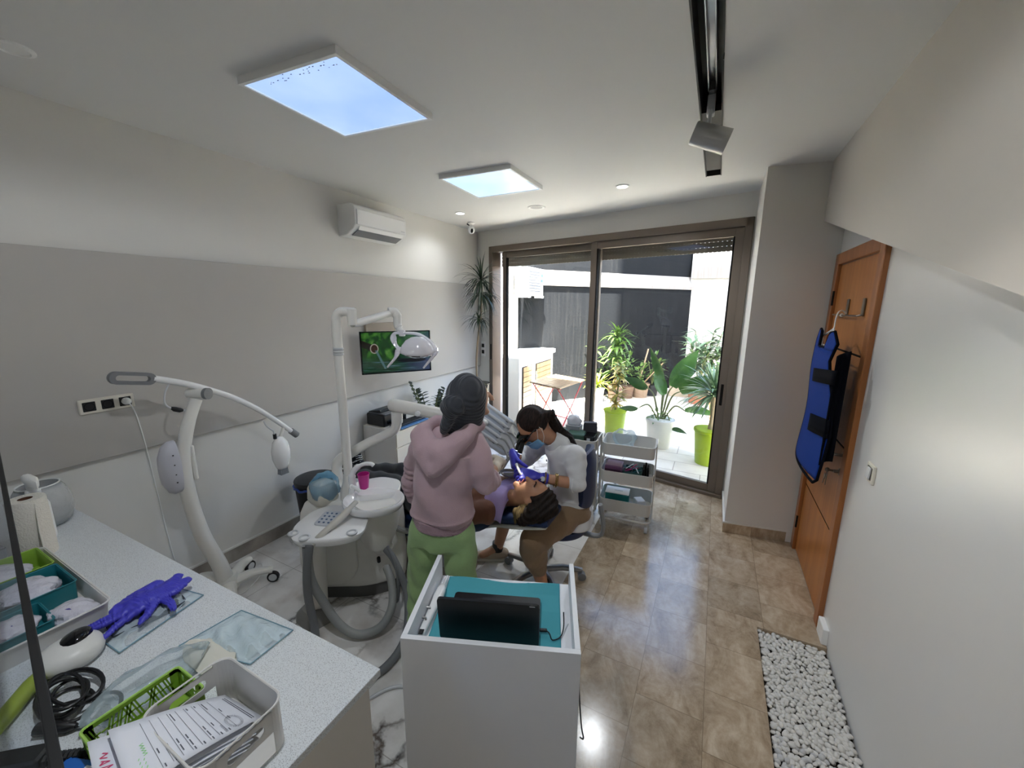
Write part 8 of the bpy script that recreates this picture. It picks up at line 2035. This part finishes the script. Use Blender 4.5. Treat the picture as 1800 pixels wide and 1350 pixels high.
def leaf(b, p, d, L, w, droop=0.5, n=6, fold=0.25, sd=None, tip=0.0):
    """one blade: grows from p along d and bends down; w is the half width"""
    p = Vector(p); d = Vector(d).normalized(); side = d.cross(V(0, 0, 1)); side = side.normalized() if side.length > 1e-3 else V(1, 0, 0)
    if sd is not None: side = Vector(sd); side = (side-d*side.dot(d)).normalized()
    rows = []
    for i in range(n+1):
        s_ = i/n; prof = max(0.04, math.sin(PI*min(1, (0.08+0.92*s_))**0.8)) if tip == 0 else max(0.03, (s_*5 if s_ < 0.2 else 1)*(1-s_)**tip)
        nn = side.cross(d).normalized()
        rows.append([p+side*(w*prof)+nn*(w*prof*fold), p, p-side*(w*prof)+nn*(w*prof*fold)])
        d = (d+V(0, 0, -droop/n)).normalized(); p = p+d*(L/n)
        side = (side-d*side.dot(d)).normalized()
    b.loft(rows, False, False)
def rosette(b, c, n, L, w, rn, el0=0.1, el1=1.3, droop=0.9, tip=0.8, fold=0.3, nseg=6):
    for k in range(n):
        a = rn.random()*2*PI; e = el0+(el1-el0)*rn.random()
        leaf(b, Vector(c)+V(0, 0, rn.uniform(-0.02, 0.02)), (math.cos(a)*math.cos(e), math.sin(a)*math.cos(e), math.sin(e)), L*rn.uniform(0.75, 1.1), w, droop*(0.6+0.8*rn.random()), nseg, fold, tip=tip)
def pot(t, c, r, h, m, taper=0.78, rim=True, soil=True):
    c = Vector(c); b = MB(); b.lathe([(0.0001, 0), (r*taper, 0), (r, h), (r*0.94, h), (r*0.90, h-0.03), (0.0001, h-0.03)], c, 30); po = b.build('pot', m, t, smooth=40)
    if rim: MB().lathe([(r, -0.035), (r*1.05, -0.03), (r*1.06, 0.0), (r*0.97, 0.0)], c+V(0, 0, h), 30).build('rim', m, po)
    if soil: MB().lathe([(0.0001, h-0.02), (r*0.93, h-0.03)], c, 20).build('soil', m_soil, t)
def bush(b, c, r, n, L, w, rn, droop=0.6, fold=0.2):
    for k in range(n):
        d = V(rn.gauss(0, 1), rn.gauss(0, 1), rn.gauss(0.25, 0.8)).normalized(); p = Vector(c)+V(d.x*r[0], d.y*r[1], d.z*r[2])*rn.random()**0.5
        leaf(b, p, d+V(0, 0, 0.2), L*rn.uniform(0.7, 1.2), w, droop, 4, fold)
def plant(label, c, pr, ph, pm, name='potted_plant', **k):
    t = thing(name, label, 'potted plant', c); pot(t, c, pr, ph, pm, **k); return t
rn = random.Random(21)
m_limepot = mat('lime glazed pot', S(160, 184, 40), 0.3); m_whitepot = mat('white pot', S(228, 226, 220), 0.45); m_galv = mat('galvanised pot', S(170, 174, 176), 0.4, 0.5); m_brownpot = mat('brown clay pot', S(116, 92, 74), 0.7); m_terra = mat('terracotta pot', S(170, 104, 74), 0.8); m_blackpot = mat('black glazed pot', S(16, 16, 17), 0.2)
# indoor dracaena
c = V(-2.80, 4.48, 0); t = plant('tall dark dracaena in black pot in the corner by the window', c, 0.14, 0.86, m_blackpot, 'dracaena')
MB().tube(spline([c+V(-0.03, 0, 0.84), c+V(-0.035, 0.0, 1.2), c+V(0.0, 0.02, 1.6), c+V(0.02, 0.03, 1.75)], 6), 0.013, 10).build('trunk', m_trunk, t)
b = MB(); MB().tube([c+V(0.02, 0.03, 1.7), c+V(0.03, 0.06, 2.15)], 0.011, 8).build('trunk', m_trunk, t)
rosette(b, c+V(0.03, 0.03, 2.20), 62, 0.42, 0.014, rn, -0.5, 1.45, 1.6, 0.7); rosette(b, c+V(0.03, 0.03, 2.05), 50, 0.38, 0.013, rn, -0.7, 0.5, 1.5, 0.7); rosette(b, c+V(0.0, 0.0, 1.72), 46, 0.30, 0.011, rn, -0.5, 1.2, 1.6, 0.7); b.build('foliage', lf_dark, t, smooth=180)
# indoor zz plant behind the cabinet
c = V(-2.80, 3.42, 0); t = plant('bushy dark green plant behind the white drawer cabinet', c, 0.13, 0.34, m_whitepot, 'zz_plant')
b = MB(); st = MB()
for k in range(11):
    a = rn.random()*6.28; lean = rn.uniform(0.05, 0.28); h_ = rn.uniform(0.42, 0.62) if k else 0.72
    P = spline([c+V(0.03*math.cos(a), 0.03*math.sin(a), 0.32), c+V(lean*0.4*math.cos(a), lean*0.4*math.sin(a), 0.32+h_*0.5), c+V(lean*math.cos(a), lean*math.sin(a), 0.32+h_)], 7); st.tube(P, 0.005, 6)
    for i in range(3, len(P)):
        for s_ in (-1, 1): leaf(b, P[i], (math.cos(a+1.5*s_), math.sin(a+1.5*s_), 0.45), 0.085, 0.020, 0.3, 4, 0.15)
st.build('stems', m_stem, t); b.build('foliage', lf_dark, t, smooth=180)
# croton in lime pot
c = V(-1.22, 5.76, ZP); t = plant('croton with yellow-green leaves in the left lime green pot', c, 0.165, 0.40, m_limepot, 'croton')
MB().tube(spline([c+V(0, 0, 0.37), c+V(0.02, 0, 0.7), c+V(0.06, 0.02, 1.05)], 5), 0.012, 8).build('stem', m_stem, t)
b = MB()
for z, r_ in ((0.48, 0.16), (0.62, 0.18), (0.78, 0.15), (0.92, 0.16), (1.05, 0.14)): rosette(b, c+V(0.05*(z-0.4), 0, z), 18, r_*1.25, 0.024, rn, -0.2, 1.0, 0.9, 0, 0.2, 5)
b.build('foliage', lf_croton, t, smooth=180)
# strelitzia in white pot
c = V(-0.56, 5.58, ZP); t = plant('strelitzia with big paddle leaves in a white pot', c, 0.185, 0.40, m_whitepot, 'strelitzia')
b = MB(); st = MB()
for (dx, dy, h_, a, e, L, w, sd) in ((0.0, 0.05, 1.02, 2.9, 1.2, 0.52, 0.075, (1, -0.6, 0)), (0.12, -0.02, 0.98, 0.3, 1.15, 0.58, 0.125, (1, 0.2, -0.3)), (0.22, -0.04, 0.92, -0.1, 0.50, 0.62, 0.125, (0.2, -0.3, 1)), (-0.20, 0.0, 0.92, 3.0, 0.5, 0.36, 0.085, (0.2, -0.4, 1)), (-0.30, -0.05, 0.58, 3.2, 0.1, 0.26, 0.06, (0, -0.6, 1)), (0.30, -0.02, 0.62, 0.1, 0.1, 0.40, 0.08, (0, -0.7, 1)), (0.16, -0.05, 0.30, -0.2, 0.1, 0.2, 0.05, (0, -0.6, 1)), (0.03, -0.06, 0.85, 2.3, 1.0, 0.40, 0.08, (1, 0, 0.4))):
    tip_ = c+V(dx, dy, 0.02+h_*0.86); P = spline([c+V(dx*0.12, dy*0.12, 0.38), c+V(dx*0.55, dy*0.55, 0.35+h_*0.4), tip_], 6); st.tube(P, [0.013-0.006*i/(len(P)-1) for i in range(len(P))], 8)
    leaf(b, tip_, (math.cos(a)*math.cos(e), math.sin(a)*math.cos(e), math.sin(e)), L, w, 0.35, 8, 0.35, sd)
st.build('stalks', m_stem, t); b.build('leaves', lf_strel, t, smooth=180)
b = MB(); bush(b, c+V(-0.03, -0.02, 0.42), (0.13, 0.12, 0.08), 50, 0.08, 0.018, rn); b.build('undergrowth', lf_mid, t, smooth=180)
# yucca in lime pot
c = V(0.055, 5.24, ZP); t = plant('yucca with bare trunk in the right lime green pot', c, 0.175, 0.44, m_limepot, 'yucca')
MB().tube([c+V(0, 0, 0.41), c+V(0.01, 0, 0.6), c+V(0.0, 0.02, 0.84)], [0.032, 0.026, 0.028], 12).build('trunk', m_trunk, t)
b = MB(); rosette(b, c+V(0, 0.02, 0.88), 130, 0.48, 0.021, rn, -0.6, 1.45, 0.7, 0.6, 0.4); b.build('foliage', lf_grey, t, smooth=180)
# back row
c = V(-2.02, 7.72, ZP); t = plant('yellow-green strappy plant in a galvanised pot at the back left', c, 0.15, 0.30, m_galv, 'spider_plant')
b = MB(); rosette(b, c+V(0, 0, 0.32), 60, 0.36, 0.018, rn, 0.2, 1.4, 1.1, 0.6); b.build('foliage', lf_yel, t, smooth=180)
c = V(-2.16, 7.95, ZP); t = plant('slender green shrub behind the galvanised pot', c, 0.12, 0.24, m_brownpot, 'potted_shrub')
MB().tube([c+V(0, 0, 0.22), c+V(0.02, 0, 1.05)], 0.012, 8).build('stem', m_stem, t)
b = MB()
for z in (0.55, 0.8, 1.02): rosette(b, c+V(0.01, 0, z), 14, 0.24, 0.035, rn, 0.0, 1.1, 0.7, 0, 0.2, 5)
b.build('foliage', lf_mid, t, smooth=180)
c = V(-1.74, 8.08, ZP); t = plant('tall full dracaena with fountain of striped leaves against the dark wall', c, 0.16, 0.30, m_brownpot, 'corn_plant')
MB().tube([c+V(0, 0, 0.28), c+V(0.02, 0, 1.15)], 0.02, 8).build('trunk', m_trunk, t)
b = MB()
for z, k in ((0.6, 30), (0.85, 36), (1.1, 40), (1.3, 36)): rosette(b, c+V(0, 0, z), k, 0.42, 0.030, rn, -0.1, 1.35, 1.5, 0, 0.25, 6)
b.build('foliage', lf_mid, t, smooth=180)
for (x, y, r_, h_, m_, lab, nm, fr, fh) in ((-1.56, 8.40, 0.15, 0.26, m_brownpot, 'small-leaved shrub in a brown pot, third from the left along the wall', 'potted_shrub', 0.24, 0.62), (-1.33, 8.62, 0.19, 0.30, mat('tan ribbed pot', S(150, 126, 104), 0.7), 'low pale-leaved plant in a tan pot with wooden stakes', 'potted_shrub', 0.22, 0.45), (-1.12, 8.88, 0.14, 0.24, m_black, 'thin twiggy shrub in a black pot near the end of the dark wall', 'potted_shrub', 0.26, 0.60)):
    c = V(x, y, ZP); t = plant(lab, c, r_, h_, m_, nm); b = MB(); bush(b, c+V(0, 0, fh), (fr, fr, fh*0.55), 70, 0.11, 0.022, rn); b.build('foliage', lf_mid, t, smooth=180)
    st = MB(); [st.tube([c+V(0, 0, h_-0.03), c+V(rn.uniform(-0.15, 0.15), rn.uniform(-0.1, 0.1), fh+0.15)], 0.006, 6) for _ in range(4)]; st.build('twigs', m_stem, t)
t = thing('wooden_stake', 'tall pale wooden stake leaning against the dark wall', 'stake', (-1.32, 8.62, 0.3)); MB().cyl((-1.36, 8.60, 0.27), (-1.24, 8.80, 1.0), 0.016, n=8).build('stick', m_slat, t)
t = thing('wooden_stake', 'short slanting wooden stake beside the tan pot', 'stake', (-1.25, 8.62, 0.3)); MB().cyl((-1.28, 8.62, 0.27), (-0.92, 8.78, 0.72), 0.014, n=8).build('stick', m_slat, t)
# raised planter, oleander and shrubs on the right
m_kerb = mat('beige planter render', S(206, 188, 164), 0.8)
b = MB(); b.box((0.15, 9.35, 0.10), (1.9, 0.5, 0.26), rz=0.1); one(b, 'raised_planter', m_kerb, 'low beige raised planter below the white patio wall', 'planter', smooth=0, bevel=0.01)
c = V(-0.20, 8.6, ZP); t = plant('large oleander bush in front of the white patio wall', c, 0.20, 0.36, m_terra, 'oleander')
st = MB(); b = MB()
for k in range(14):
    a = rn.random()*6.28; l_ = rn.uniform(0.15, 0.55); P = spline([c+V(0, 0, 0.33), c+V(l_*0.5*math.cos(a), l_*0.5*math.sin(a), 0.85), c+V(l_*math.cos(a), l_*math.sin(a), rn.uniform(1.0, 1.5))], 6); st.tube(P, 0.008, 6)
    for i in range(4, len(P)):
        for q in range(3): a2 = rn.random()*6.28; leaf(b, P[i], (math.cos(a2), math.sin(a2), rn.uniform(-0.1, 0.9)), 0.28, 0.030, 0.5, 4, 0.2)
st.build('stems', m_stem, t); b.build('foliage', lf_grey, t, smooth=180)
c = V(0.17, 7.45, ZP); t = plant('small-leaved shrub with pink flowers behind the yucca', c, 0.16, 0.30, m_terra, 'flowering_shrub')
b = MB(); bush(b, c+V(0, 0, 0.72), (0.30, 0.26, 0.36), 170, 0.075, 0.024, rn); b.build('foliage', lf_mid, t, smooth=180)
st = MB(); [st.tube([c+V(0, 0, 0.27), c+V(rn.uniform(-0.2, 0.2), rn.uniform(-0.15, 0.15), 0.95)], 0.006, 6) for _ in range(6)]; st.build('stems', m_stem, t)
b = MB(); [b.ball(c+V(rn.uniform(-0.25, 0.25), rn.uniform(-0.2, 0.2), rn.uniform(0.75, 1.05)), 0.018, 6, 5) for _ in range(14)]; b.build('flowers', mat('pale pink petals', S(226, 170, 184), 0.6), t)['kind'] = 'stuff'
